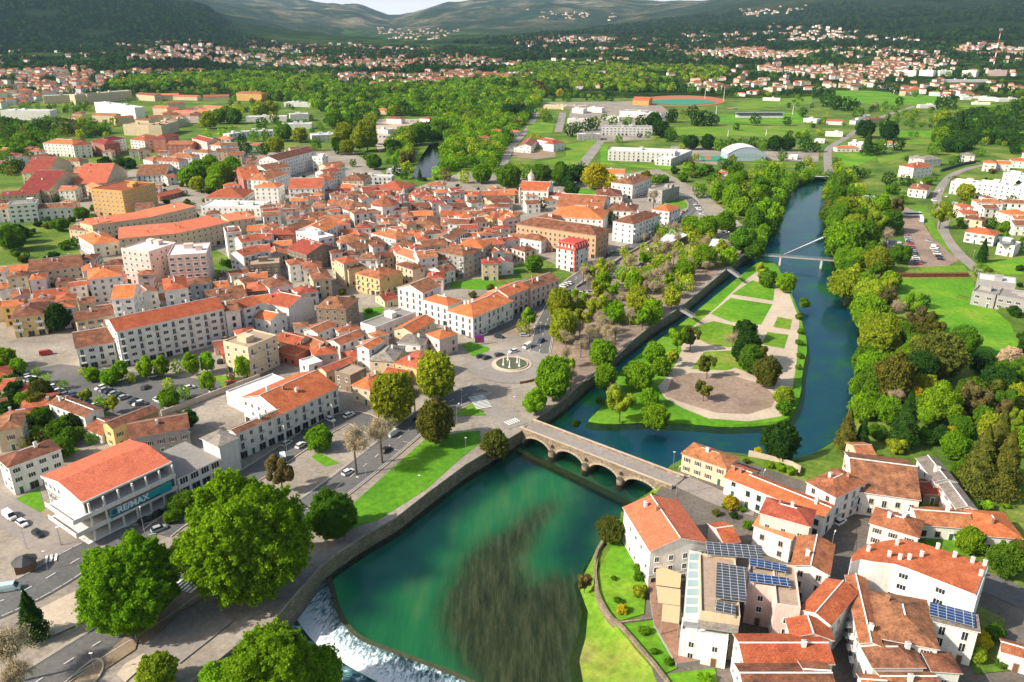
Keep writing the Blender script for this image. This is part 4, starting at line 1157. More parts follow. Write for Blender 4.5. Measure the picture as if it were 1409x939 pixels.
# lower right quarter by the bridge
rows('E', '''
345,140 700,262 780,168 2 h t c win=b chim=1 label=cream~house~with~mossy~hipped~roof~standing~at~the~east~end~of~the~stone~bridge
690,337 835,392 895,268 1.7 g o w win=g
560,712 685,868 800,845 2 p o p parts=
88,925 545,862 80,555 3.4 p s w win=w label=tall~white~house~with~salmon~gabled~roof~beside~the~riverside~garden
925,722 1225,832 950,690 2.3 s s w win=s
978,620 1372,728 1270,562 3.6 h r p win=w label=pink~rendered~house~with~red~hipped~roof~above~a~white~ground~floor
''')
rows('P', '''
1023,667 1133,712 1150,697 2.2 g o w win=g label=long~low~white~row~house~with~orange~roof~behind~the~bridge~end~house
''')
rows('K', '''
50,335 228,430 368,312 3 h t w win=s balc=i1
335,388 755,447 740,205 2.3 g b w win=s chim=0 balc=i0 label=derelict~white~house~with~sagging~patched~brown~roof~on~the~square
285,240 425,290 10 1.6 g t c
375,180 480,178 9 2 g t c
740,190 850,330 955,300 2 g k w
870,337 985,497 1070,455 1.7 g k w
445,592 745,682 748,572 2 h t w win=b label=white~two-storey~house~with~brown~shutters~on~the~cobbled~square
750,600 1095,628 9 1.3 g t w
1135,668 1395,688 1020,508 1.5 h o w win=w
785,410 900,412 8 1 g m s
''')
rows('L', '''
412,645 805,720 358,345 3 h b w win=b chim=1 label=big~brown~hipped~roof~house~in~the~middle~of~the~lower~street
210,250 303,682 405,645 3 g t w win=french balc=i0
385,838 715,838 345,660 2.6 h b w win=w
770,862 950,875 655,735 2.4 h b w
480,1010 830,1010 480,855 2 g b w
330,990 480,1000 340,900 2.2 g t w
770,537 1068,607 745,450 3 s k w win=french
1225,738 1440,800 1290,680 1.3 g t w
-30,1000 130,1010 -30,800 3 g b w
''')
rows('F', '''
392,490 650,525 700,150 3.6 f c c win=w label=hotel~wing~carrying~the~large~rows~of~dark~solar~panels name=hotel_wing cat=hotel
880,440 1040,465 1040,200 3.6 f c p win=w name=hotel_wing cat=hotel
700,300 882,335 975,195 3.5 f c p win=w name=hotel_wing cat=hotel
1040,465 1233,560 1040,190 3.3 p o w win=w
985,178 1222,240 980,-20 3 p t w win=s
682,812 1250,812 600,628 3 g o w win=w label=white~house~with~broad~bright~orange~roof~south~of~the~hotel
985,640 1248,660 985,535 3 p o w reg=
690,1010 1275,1010 682,818 3.02 g b w win=w
265,605 572,668 275,545 2.4 f w w win=w
''')
# infill of the tight old town: small houses in the gaps
def ok_spot(x, y, r, poly, gap=.4):
    p = project(x, y, 0)
    if not inpoly(p[0], p[1], poly) or inpoly(x, y, HOLE2): return False
    if any(overlap(r, q, gap) for q in near_rects(x, y)): return False
    return all(seg_dist(x, y, P_) > w_/2+min(r[3], r[4])/2 for P_, w_ in ROADS)
def infill(poly, n, ang, rs, st=(2, 3), roofs='bbttor', walls='wwwwwwcp', size=(7, 13), gap=.3, jit=.12, tries=30):
    rg = random.Random(rs); W = [G(x, y) for x, y in poly]; x0, x1 = min(p.x for p in W), max(p.x for p in W); y0, y1 = min(p.y for p in W), max(p.y for p in W); k = 0
    for _ in range(n*tries):
        x, y = rg.uniform(x0, x1), rg.uniform(y0, y1); w, d = rg.uniform(*size), rg.uniform(*size)*.95; a = ang+rg.gauss(0, jit)+rg.choice((0, 0, math.pi/2)); a = (a+math.pi/2) % math.pi-math.pi/2
        r = (x, y, a, w, d)
        if ok_spot(x, y, r, poly, gap):
            s_ = rg.choice(st); make_house(x, y, a, w, d, s_*3.05+.4, s_, rg.choice('ghhg') if roofs != 'w' else 'f', rg.choice(roofs), rg.choice(walls)); k += 1
            if k >= n: break
    return k
OLD = TL('5', '230,300 420,170 620,190 1010,200 1300,260 1408,380 1408,620 1300,640 1100,600 940,640 600,560 450,600 300,560 190,560 120,560 100,300')
k1 = infill(OLD, 150, R(18), 5, size=(6, 13), gap=-.4, tries=80)
k0 = infill(TL('4','400,600 760,620 1080,700 1400,560 1400,800 1180,760 620,840 560,939 100,939 0,860 0,640'), 40, R(22), 51, size=(6, 12), gap=-.2, tries=60, st=(1, 2, 2, 3), roofs='bbtto')
kk0 = infill(TL('4','420,380 1380,340 1380,240 850,230 820,60 1300,60 1400,0 1400,-60 400,-60 0,0 0,60 120,60 280,250'), 30, R(15), 52, size=(8, 14), gap=.5, tries=40, st=(2, 3, 3), roofs='bbtto')
k2 = infill(TL('5','0,640 340,640 360,930 -40,930 -250,760 -100,640'), 12, R(28), 6)
k3 = infill(TL('8','-180,100 150,100 480,60 800,90 800,190 560,300 420,290 130,250 -60,260'), 22, R(30), 8, st=(1, 2, 2), size=(6, 10), roofs='otbrt')
k4 = infill(TL('5','0,0 240,0 240,160 0,330 -120,300 -120,120'), 8, R(15), 9)
k5 = infill(TL('4','0,280 380,280 380,330 0,330'), 4, R(8), 10)
k6 = infill(TL('7','-60,320 60,300 260,420 240,560 -60,560'), 5, R(20), 11, st=(1,))
k7 = infill(TL('U','0,0 700,20 740,140 420,170 330,150 0,230'), 26, 0, 12, st=(1.5, 2), size=(9, 14), roofs='ttso', gap=2)
k8 = infill(TL('V','0,400 330,400 320,500 0,560'), 10, 0, 13, st=(3, 3), size=(10, 16), roofs='tsb')
k9 = infill(TL('6','0,170 300,170 320,260 220,290 100,300 0,300'), 6, R(10), 14)
k10 = infill(TL('R','1060,310 1409,330 1409,470 1280,440 1080,400'), 6, R(-10), 15, gap=3, st=(2,), roofs='otb')
print('infill', k1, k2, k3, k4, k5, k6, k7, k8, k9, k10)
# ------------------------------------------------------------ special buildings
def poly_prism(pts, z0, z1, mb=None, m=0, top=1):
    mb = mb or MB(); n = len(pts); A = sum((pts[i-1].x*pts[i].y-pts[i].x*pts[i-1].y) for i in range(n))
    if A < 0: pts = pts[::-1]
    for a, b_ in zip(pts, pts[1:]+pts[:1]): mb.face([(a.x,a.y,z0),(b_.x,b_.y,z0),(b_.x,b_.y,z1),(a.x,a.y,z1)], m, [(0,0),((b_-a).length,0),((b_-a).length,z1-z0),(0,z1-z0)])
    poly_mb([Vector((p.x, p.y, z1)) for p in pts], mb, top); return mb
# long curved white building with orange roof
hh = 12.8; CP_ = smooth_line([G(*T('L', x, y), hh) for x, y in ((238,165),(240,130),(270,92),(330,58),(430,28),(560,12))], 1)
CP_ += [G(*T('L', x, y), hh) for x, y in ((715,45),(1135,180),(1060,388),(615,212),(520,180),(380,165),(300,150))]
c0 = sum(CP_, Vector())/len(CP_); c0.z = 0; root = empty('apartment_block', c0); loc = [p-c0 for p in CP_]
mb = poly_prism(loc, -1.5, hh, None, 0, 1); mb.build('wall', [WM['w'], FM['w']], root)
rp = [Vector((p.x*.985, p.y*.97, hh+.35)) for p in loc]; mb = poly_prism(rp, hh, hh+.35, None, 1, 0)
for i, f in enumerate(mb.f):
    pass
mb.uv = [(v[0]*.9+v[1]*.35, v[1]*.9) for v in mb.v]; rf = mb.build('roof', [RM['o'], M_['white']], root)
for x, y in ((350,95),(485,130),(535,55),(555,150),(615,150),(695,130),(800,80),(910,135),(1025,170),(1105,190),(1080,255)):
    p = G(*T('L', x, y), hh)-c0; o = link('chimney', CHIM, rf, (p.x, p.y, hh+.5)); o.scale = (.75, .75, 1.0)
a, b_ = loc[-5], loc[-6]; 
for (i, j) in ((len(loc)-5, len(loc)-4), (len(loc)-4, len(loc)-3)):
    a, b_ = loc[i], loc[j]; d_ = a-b_; n_ = max(2, int(d_.length/4.5)); ra = math.atan2(d_.y, d_.x)
    for k in range(n_):
        for fl in range(1, 4):
            p = b_+d_*((k+.5)/n_)
            if p.x*0+rng.random() < .45: link('window', WIN['wide'], root, (p.x, p.y, fl*3.05+1), ra)
for a, b_ in zip(loc[:8], loc[1:9]): pass
add_rect((c0.x, c0.y, math.atan2((loc[-5]-loc[-4]).y, (loc[-5]-loc[-4]).x), 42, 18))
INFO.append((root, 'long white block with rounded end, white chimneys and bright orange roof', 'apartment block', 'long white apartment block with rounded end and a row of white roof chimneys', None))
# banner office building
def quad_at(px, z): return [G(x, y, z) for x, y in px]
h = 12.0; A = Vector(G(114.6, 689, h)); B = G(231.4, 636, h); D = G(76.5, 648, h)
u = (B-A); w = u.length; u.normalize(); n = Vector((-u.y, u.x, 0)); d = (D-A).dot(n); ang = math.atan2(u.y, u.x)
root = empty('office_building', Vector((A.x, A.y, 0)), ang)   # local: x along front, y back, origin near-left corner
add_rect((*( (A+u*w/2+n*d/2).to_tuple()[:2]), ang, w, d)); ww = WM['w']
mb = MB(); X0 = 7.0
mi = MB(); mi.box(.05, w-.05, 3.4, d-.1, -1, h-.25, 0); mi.build('shade_toned_inner_wall', [WM['k']], root); mb.box(0, w, d-.1, d+.2, -1, h-.2, 0); mb.box(w-.05, w+.1, 0, d, 6.9, h-.2, 0); mb.box(-.3, 0, 0.0, d, 8.0, h-.2, 0)  # back wall in grey: shade under the terraces put into its colour
mb.face([(-.31,0,h-.2),(-.31,d,h-.2),(-.31,d*.55,h+1.6)][::-1]); mb.face([(w+.01,0,h-.2),(w+.01,d,h-.2),(w+.01,d*.55,h+1.6)])
mb.build('wall', [ww], root)
mb = MB(); o_ = .6
mb.rface([(-o_,-o_,h),(w+o_,-o_,h),(w+o_,d*.55,h+1.9),(-o_,d*.55,h+1.9)]); mb.rface([(w+o_,d+o_,h),(-o_,d+o_,h),(-o_,d*.55,h+1.9),(w+o_,d*.55,h+1.9)])
for P_ in ([(-o_,-o_),(w+o_,-o_)], ): mb.box(-o_, w+o_, -o_-.15, -o_, h-.5, h+.05, 1)
mb.box(-o_-.15, -o_, -o_, d+o_, h-.5, h+.05, 1); mb.box(w+o_, w+o_+.15, -o_, d+o_, h-.5, h+.05, 1)
mb.build('roof', [RM['s'], M_['white']], root)
for k, zf in enumerate((0.3, 4.0, 8.0)):
    mb = MB(); mb.box(-4.5 if k else -2, w+.3, -2.2, 3.5, zf-.35, zf, 0)
    if k: mb.box(-4.5, w+.3, -2.3, -2.15, zf-.35, zf+1.0, 0); mb.box(-4.6, -4.45, -2.2, d*.6, zf-.35, zf+1.0, 0); mb.box(-4.5, 0, 3.5, d*.6, zf-.35, zf, 0)
    mb.build('terrace', [ww], root)
for x in np.linspace(0.3, w, 7):
    mb = MB(); mb.box(x-.22, x+.22, -1.9, -1.45, 0, h-.4, 0); mb.build('pillar', [ww], root)
for fl in range(3):
    for x in np.linspace(3, w-3, 7):
        o = link('window', WIN['wide'], root, (x, 3.37, fl*4+1.2)); o.scale = (1.6, 1, 1.3)
    for y in np.linspace(d*.62, d*.95, 4): link('window', WIN['w'], root, (-.33 if fl == 2 else -.03, y, fl*4+1.2), -math.pi/2)
bw = w*.74; xs0 = w*.20
m_teal = plain('teal_banner', (.01,.34,.36), .5, var=.05); m_navy = plain('navy_stripe', (.012,.06,.16), .5); m_red = plain('red_stripe', (.5,.05,.05), .5)
bn = empty('banner', (0,0,0)); bn.parent = root
mb = MB(); mb.box(xs0, xs0+bw, -2.46, -2.33, 4.6, 7.4, 0); mb.build('banner_board', [m_teal], bn)
mb = MB(); mb.box(xs0, xs0+bw*.8, -2.49, -2.465, 4.6, 5.1, 0); mb.build('banner_stripe', [m_navy], bn)
mb = MB(); mb.box(xs0, xs0+bw*.8, -2.49, -2.465, 7.2, 7.42, 0); mb.build('banner_stripe', [m_red], bn)
def text(s, size, loc, mat, parent, rx=math.pi/2, rz=0, name='lettering', ext=.03, bold=0.0):
    cu = bpy.data.curves.new(name, 'FONT'); cu.body = s; cu.size = size; cu.extrude = ext; cu.offset = bold; cu.materials.append(mat)
    o = bpy.data.objects.new(name, cu); col.objects.link(o); bpy.context.view_layer.update(); me = bpy.data.meshes.new_from_object(o); bpy.data.objects.remove(o); o = bpy.data.objects.new(name, me); col.objects.link(o); o.parent = parent; o.location = loc; o.rotation_euler = (rx, 0, rz); return o
m_ink = plain('dark_lettering', (.03,.035,.06), .6); m_pw = plain('pale_lettering', (.8,.8,.8), .6)
text('RE/MAX', 2.6, (xs0+2.0, -2.50, 5.2), m_pw, root, bold=.05)
mb = MB(); mb.cyl(0, 0, 0, .04, .75, n=20); ba = mb.build('balloon_mark', [m_navy], bn, (xs0+1.1, -2.48, 6.2)); ba.rotation_euler = (math.pi/2, 0, 0)
mb = MB(); mb.box(w+.6, w+15, -2.2, d*.75, -1, 6.8, 0); mb.box(w+.6, w+15, -2.3, -2.2, 3.6, 4.0, 1); mb.build('annex', [WM['w'], M_['white']], root)
mb = MB(); mb.face([(w+.6,-2.2,6.83),(w+15,-2.2,6.83),(w+15,d*.75,6.83),(w+.6,d*.75,6.83)]); mb.build('annex_roof', [FM['k']], root)
for x in np.linspace(w+2.5, w+13, 4):
    o = link('window', WIN['wide'], root, (x, -2.23, 4.6)); o.scale = (1.3, 1, 1.5)
    o = link('shop_window', SHOP, root, (x, -2.23, .3)); o.scale = (1.1, 1, 1.2)
tw = w+15; mb = MB(); mb.box(tw, tw+6.5, -2.6, 6, -1, 11.2, 0); mb.build('stair_tower', [WM['g']], root)
mb = MB(); rr = MB(); roof_mesh(rr, 7, 9, 11.2, 'h', 1.2, .3); rr.v = [(x+tw+3.2, y+1.9, z) for x, y, z in rr.v]; rr.build('tower_roof', [RM['k'], M_['white']], root)
INFO.append((root, '', 'office building', 'white office building with open terraces, salmon roof and teal banner', None))
# red and white mansard house
A, B, C = T('6',335,468), T('6',436,488), T('6',515,462)
rt, q = house(A, B, C, 4, 'f', 'r', 'w', name='mansion', win='s', label='striking white corner mansion with red mansard storey and red quoins', cat='mansion', parapet=False)
mb = MB(); hw, hd, h = q['w']/2+.4, q['d']/2+.4, q['h']; i_ = 1.3
M_['redpaint'] = plain('red_paint', (.50,.06,.035), .6)
for a, b_ in (((-hw,-hd),(hw,-hd)),((hw,-hd),(hw,hd)),((hw,hd),(-hw,hd)),((-hw,hd),(-hw,-hd))):
    f = lambda p: (p[0]*(1-i_/hw), p[1]*(1-i_/hd)); mb.rface([(*a,h),(*b_,h),(*f(b_),h+3.4),(*f(a),h+3.4)])
mb.rface([(-hw+i_,-hd+i_,h+3.4),(hw-i_,-hd+i_,h+3.4),(hw-i_,hd-i_,h+3.4),(-hw+i_,hd-i_,h+3.4)])
mr = mb.build('mansard_roof', [M_['redpaint']], rt)
for s_ in np.linspace(-hw+2, hw-2, 5): mb = MB(); mb.box(s_-.6, s_+.6, -hd+.1, -hd+1.6, h+.5, h+2.9, 0); mb.box(s_-.38, s_+.38, -hd+.06, -hd+.12, h+.8, h+2.5, 1); mb.build('dormer', [M_['redpaint'], M_['white']], mr)
for s_ in np.linspace(-hd+2, hd-2, 5): mb = MB(); mb.box(hw-1.6, hw-.1, s_-.6, s_+.6, h+.5, h+2.9, 0); mb.box(hw-.12, hw-.06, s_-.38, s_+.38, h+.8, h+2.5, 1); mb.build('dormer', [M_['redpaint'], M_['white']], mr)
mb = MB(); mb.box(hw-1.3, hw-.35, -hd+.35, -hd+1.2, 0, h, 0); mb.build('corner_quoins', [M_['redpaint']], rt)
mb = MB(); mb.box(-hw, hw, -hd, hd, h-.5, h-.05, 0); mb.build('cornice', [M_['redpaint']], rt)
# octagonal church with its granite bell tower
c0 = G(*T('5', 748, 335), 0); root = empty('church', c0, R(20)); mb = MB(); rr = 9.8
oc = [Vector((math.cos(math.pi*(2*i+1)/8)*rr, math.sin(math.pi*(2*i+1)/8)*rr, 0)) for i in range(8)]
poly_prism(oc, -1, 13, mb, 0, 0).build('wall', [WM['w']], root)
mb = MB(); ap = (0, 0, 18.2)
for i in range(8): a, b_ = oc[i]*1.06, oc[(i+1) % 8]*1.06; mb.rface([(a.x,a.y,13),(b_.x,b_.y,13),ap])
mb.build('roof', [RM['t']], root)
for i in (4, 5, 6, 7):
    a, b_ = oc[i], oc[(i+1) % 8]; p = (a+b_)/2; ra = math.atan2((b_-a).y, (b_-a).x); o = link('window', WIN['french'], root, (p.x, p.y, 7), ra); o.scale = (1.3, 1, 1.4)
mb = MB(); mb.box(-13.5, -8, -5.5, 3, -1, 9.5, 0); mb.box(-13.9, -13.4, -5.8, 3.3, 0, 11, 1); mb.build('front_chapel', [WM['w'], M_['trim']], root)
mb = MB(); 
mb.box(10.5, 16.5, -3.8, 2.2, -1, 12.5, 0); mb.box(10.1, 16.9, -4.2, 2.6, 12.5, 13.3, 0)
for x, y in ((10.9,-3.4),(15.0,-3.4),(10.9,.7),(15.0,.7)): mb.box(x, x+1.1, y, y+1.1, 13.3, 18.4, 0)
mb.box(10.6, 16.4, -3.7, 2.1, 18.4, 19.1, 0); mb.cyl(13.5, -.8, 19.1, 22.4, 2.5, .7, 8); mb.cyl(13.5, -.8, 22.4, 24.5, .3, .05, 6)
mb.build('bell_tower', [plain('dark_granite', (.30,.26,.22), .9, var=.3)], root); add_rect((c0.x, c0.y, R(20), 30, 18))
INFO.append((root, '', 'church', 'octagonal white church with terracotta pyramid roof and dark granite bell tower', None))
# riverside church with lantern
A, B, C = T('6',135,162), T('6',290,168), T('6',312,135)
rt, q = house(A, B, C, 3.2, 'g', 'o', 'w', name='church', chim=0, win='french', label='white church with orange roof and domed lantern turret beside big green trees', cat='church')
mb = MB(); mb.box(-q['w']/2-.2, -q['w']/2+.5, -q['d']/2-.6, q['d']/2+.6, 0, q['h']+1.5, 0); mb.box(q['w']/2-.5, q['w']/2+.2, -q['d']/2-.4, q['d']/2+.4, 0, q['h']+2, 0)
x = -q['w']/2+6; mb.cyl(x, 6, q['h'], q['h']+8, 2.6, n=8); mb.build('turret', [WM['w']], rt)
mb = MB(); mb.cyl(x, 6, q['h']+8, q['h']+10.4, 2.9, .7, n=10); mb.cyl(x, 6, q['h']+10.4, q['h']+13, .7, .2, n=8); mb.build('dome', [M_['trim']], rt)
for a_ in (-90, -45, -135): o = link('window', WIN['french'], rt, (x+2.62*math.cos(R(a_))*.93, 6+2.62*math.sin(R(a_))*.93, q['h']+3.5), R(a_+90))
# pool roof hall with an arched roof
c0 = G(*T('Y', 625, 772)); root = empty('sports_hall', c0); mb = MB(); mr = MB(); w_, d_ = 38, 26; n_ = 14
zc = lambda x: 7+6.5*(1-(x/(w_/2))**2)
for k in range(n_):
    x0, x1 = -w_/2+w_*k/n_, -w_/2+w_*(k+1)/n_
    for y in (0, d_): mb.face([(x0,y,0),(x1,y,0),(x1,y,zc(x1)),(x0,y,zc(x0))])
    mr.face([(x0,-.5,zc(x0)+.1),(x1,-.5,zc(x1)+.1),(x1,d_,zc(x1)+.1),(x0,d_,zc(x0)+.1)])
for x in (-w_/2, w_/2): mb.face([(x,0,0),(x,d_,0),(x,d_,7),(x,0,7)])
mb.build('wall', [plain('pale_blue_panels', (.35,.42,.50), .6)], root); mr.build('roof', [M_['white']], root)
mb = MB()
for k in range(8): x0 = -14+k*3.6; mb.box(x0, x0+2.6, -.12, -.02, 3, 7.2 if k not in (0, 7) else 6, 0)
mb.build('glazing', [M_['glass2']], root); add_rect((c0.x, c0.y+13, 0, 40, 28))
INFO.append((root, '', 'sports hall', 'pale blue sports hall with arched white roof beside the football pitch', None))
# grandstand
a, b_ = G(*T('Y', 548, 425)), G(*T('Y', 940, 430)); root = empty('grandstand', a); L_ = (b_-a).length; mb = MB()
for k in range(5): mb.box(0, L_, k*1.2, (k+1)*1.2, 0, .6+k*.7, 0)
mb.build('seating', [WM['g']], root); mb = MB(); mb.box(-1, L_+1, 0, 8, 7, 7.3, 0); mb.box(0, L_, 7.7, 8, 0, 7, 0); mb.build('canopy', [M_['steel']], root)
for k in range(8): mb = MB(); x = L_*k/7; mb.box(x-.15, x+.15, 6.2, 6.5, 0, 7, 0); mb.build('post', [M_['steel']], root)
add_rect((a.x+L_/2, a.y+4, 0, L_, 9)); INFO.append((root, '', 'grandstand', 'long roofed grandstand along the far side of the football pitch', None))
# solar arrays, terrace canopies and glass gallery on the hotel
m, t, b, N, L = nodes('solar_cells'); tc = N('ShaderNodeTexCoord'); br = N('ShaderNodeTexBrick'); L(tc.outputs['UV'], br.inputs['Vector'])
br.offset = 0; br.inputs['Scale'].default_value = 1; br.inputs['Brick Width'].default_value = 1.65; br.inputs['Row Height'].default_value = 1.0; br.inputs['Mortar Size'].default_value = .045
br.inputs['Color1'].default_value = (.045,.05,.065,1); br.inputs['Color2'].default_value = (.06,.065,.08,1); br.inputs['Mortar'].default_value = (.55,.55,.55,1)
L(br.outputs[0], b.inputs['Base Color']); b.inputs['Roughness'].default_value = .25; M_['solar'] = m
def slab(name, tile, pts, z, th, mat, label, cat, group=None, legs=None, z1=None, parent=None):
    P = [G(*T(tile, x, y), z) for x, y in pts]; c = sum(P, Vector())/len(P); root = empty(name, c) if parent is None else None
    off = c if parent is None else Vector((0,0,0))
    if z1 is not None:
        for k, zz in enumerate(z1): P[k].z = zz
    e = (P[1]-P[0]).normalized(); n = Vector((-e.y, e.x, 0)); mb = MB(); q = [p-off for p in P]
    if (q[1]-q[0]).cross(q[2]-q[1]).z < 0: q = q[::-1]
    mb.face(q, 0, [((p-q[0]).dot(e), (p-q[0]).dot(n)) for p in q])
    for a, b_ in zip(q, q[1:]+q[:1]): mb.face([a-Vector((0,0,th)), b_-Vector((0,0,th)), b_, a], 1)
    mb.build('panel' if legs is not None else 'slab', [mat, M_['steel']], root)
    if legs:
        for p in q:
            lb = MB(); lb.box(p.x*.95-.08, p.x*.95+.08, p.y*.95-.08, p.y*.95+.08, -legs, p.z-th, 0); lb.build('leg', [M_['steel']], root)
    INFO.append((root, '', cat, label, group)); return root
hz = 3.6*3.05+.4
slab('solar_array', 'F', [(440,108),(800,138),(792,50),(425,25)], hz+1.2, .12, M_['solar'], 'dark solar array along the far edge of the hotel roof', 'solar array', None, 1.0)
slab('solar_array', 'F', [(492,388),(690,415),(690,190),(500,160)], hz+1.2, .12, M_['solar'], 'largest solar array in the middle of the tan hotel roof', 'solar array', None, 1.0)
slab('solar_array', 'F', [(490,472),(622,498),(622,425),(490,405)], hz+1.2, .12, M_['solar'], 'small solar array at the near end of the hotel roof', 'solar array', None, 1.0)
m = M_['solar'].copy(); m.name = 'blue_solar_cells'; m.node_tree.nodes['Brick Texture'].inputs['Color1'].default_value = (.01,.04,.13,1); m.node_tree.nodes['Brick Texture'].inputs['Color2'].default_value = (.012,.05,.16,1)
slab('solar_array', 'F', [(712,178),(950,220),(952,178),(705,130)], hz+1.2, .12, m, 'farther of two blue collector rows on the hotel roof', 'solar array', None, 1.0)
slab('solar_array', 'F', [(712,282),(980,315),(965,262),(708,222)], hz+1.2, .12, m, 'nearer of two blue collector rows on the hotel roof', 'solar array', None, 1.0)
slab('solar_array', 'L', [(752,500),(1045,578),(1045,488),(755,415)], 10.4, .12, m, 'blue solar panels on the white house below the rounded apartment block', 'solar array', None, 1.0)
slab('solar_array', 'R', [(1285,520),(1355,520),(1345,480),(1275,478)], 7.6, .12, M_['solar'], 'dark solar panels on the white house by the curving road', 'solar array', None, .9)
M_['canvas'] = plain('beige_canvas', (.60,.42,.24), .8, var=.06)
for i, (pts, lab) in enumerate(([[(105,305),(262,325),(270,232),(108,175)], 'farthest beige canvas awning on the hotel terrace'], [[(120,420),(262,440),(265,335),(108,312)], 'middle beige canvas awning on the hotel terrace'], [[(142,538),(255,556),(262,445),(150,428)], 'nearest beige canvas awning on the hotel terrace'])):
    slab('terrace_awning', 'F', pts, 5.0, .1, M_['canvas'], lab, 'awning', None, 4.2)
slab('hotel_terrace', 'F', [(240,815),(590,760),(560,640),(250,560),(60,190),(60,330),(95,560)], 1.1, 2.5, ground_mat('terrace_paving', [(.3, (.24,.13,.09)), (.7, (.34,.20,.14))], .2, 1), 'brown paved hotel terrace raised above the riverside lawn', 'terrace')
hv = 9.4; root = slab('glass_gallery', 'F', [(283,540),(385,552),(400,95),(318,78)], hv, 9.0, WM['g'], 'narrow glass-roofed gallery along the west side of the hotel', 'glass gallery')
for k in range(7):
    f0 = .12+k*.125; P = [(283+(318-283)*f+dx*(1-.1*f), 540+(85-540)*f) for f in (f0, f0+.09) for dx in (10, 88)]
    q = [G(*T('F', *p), hv+.06)-root.location for p in (P[0], P[1], P[3], P[2])]; mb = MB(); mb.face(q); mb.build('skylight', [M_['glass2']], root)
slab('louvred_roof', 'F', [(372,575),(635,615),(650,520),(392,482)], 9.6, .3, RM['k'], 'grey slatted metal roof at the south end of the hotel', 'slatted roof', None, 8)
# covered market by the quay street
slab('market_canopy', '6', [(845,472),(900,465),(1045,405),(955,372)], 4.5, .3, FM['w'], 'long pale glass canopy beside the quay street', 'canopy', None, 4.3)
slab('event_tent', '6', [(1155,465),(1215,470),(1245,430),(1175,425)], 4, .2, M_['white'], 'white canvas marquee among the riverside trees', 'marquee', None, 3.9)
slab('garden_canopy', '7', [(200,610),(345,580),(300,565),(215,590)], 2.6, .1, plain('green_tarpaulin', (.02,.30,.12), .6), 'green tarpaulin roof in the gardens by the two white houses', 'canopy', None, 2.5)
# ------------------------------------------------------------ stone arch bridge
za = 1.45; A = G(721.7,590,za); B = G(914.4,664.5,za); C = G(930.4,649.6,za)
u = B-A; LB = u.length; u.normalize(); n = Vector((-u.y,u.x,0)); wb = abs((C-B).dot(n)); ang = math.atan2(u.y,u.x)
wb = max(6.0, min(9, wb)); root = empty('stone_bridge', Vector((A.x,A.y,0)), ang)
def sM(x):
    y = 225+(575-225)*(x-275)/(1190-275); p = G(*T('M', x, y), za); return (p-A).dot(u)
piers = [sM(478), sM(697), sM(925)]; ends = [sM(285), sM(1165)]; pw = 2.6
spans = [(ends[0]+.3, piers[0]-pw/2), (piers[0]+pw/2, piers[1]-pw/2), (piers[1]+pw/2, piers[2]-pw/2), (piers[2]+pw/2, ends[1])]
deck = .42; zs = -4.3; zc_ = -1.0
def arch(x, s): 
    m_ = (s[0]+s[1])/2; r = (s[1]-s[0])/2; v = max(0, 1-((x-m_)/r)**2); return zs+(zc_-zs)*math.sqrt(v)
prof = [(-2.0, -7.5), (spans[0][0], -7.5)]
for i, s in enumerate(spans):
    for k in range(19): th = math.pi*(1-k/18); x = (s[0]+s[1])/2+(s[1]-s[0])/2*math.cos(th); prof.append((x, arch(x, s)))
    e = spans[i+1][0] if i < 3 else LB+2.5
    prof += [(s[1], -7.5), (e, -7.5)]
mb = MB()
for (x0, z0), (x1, z1) in zip(prof, prof[1:]):
    if abs(x1-x0) > 1e-4:
        mb.face([(x0,0,z0),(x1,0,z1),(x1,0,deck),(x0,0,deck)], 0, [(x0,z0),(x1,z1),(x1,deck),(x0,deck)])
        mb.face([(x1,wb,z1),(x0,wb,z0),(x0,wb,deck),(x1,wb,deck)], 0, [(x1,z1),(x0,z0),(x0,deck),(x1,deck)])
    mb.face([(x0,0,z0),(x0,wb,z0),(x1,wb,z1),(x1,0,z1)], 0, [(x0,0),(x0,wb),(x1,wb),(x1,0)])
mb.build('spandrel_wall', [M_['granite']], root)
m_ring = plain('arch_stones', (.40,.31,.22), .9, var=.35, scale=1.5)
for s in spans:
    mb = MB(); m_ = (s[0]+s[1])/2; r = (s[1]-s[0])/2; K = 17
    for k in range(K):
        for y in (-.12, wb+.12):
            P4 = []
            for kk, ex in ((k, 0), (k+.88, 0), (k+.88, .75), (k, .75)):
                th = math.pi*(1-kk/K); P4.append((m_+(r+ex)*math.cos(th), y, zs+((zc_-zs)+ex)*math.sin(th)))
            if y > 0: P4 = P4[::-1]
            mb.face(P4)
            if y < 0: mb.face([P4[3], P4[2], (P4[2][0],0,P4[2][2]), (P4[3][0],0,P4[3][2])])
    mb.build('arch_ring', [m_ring], root)
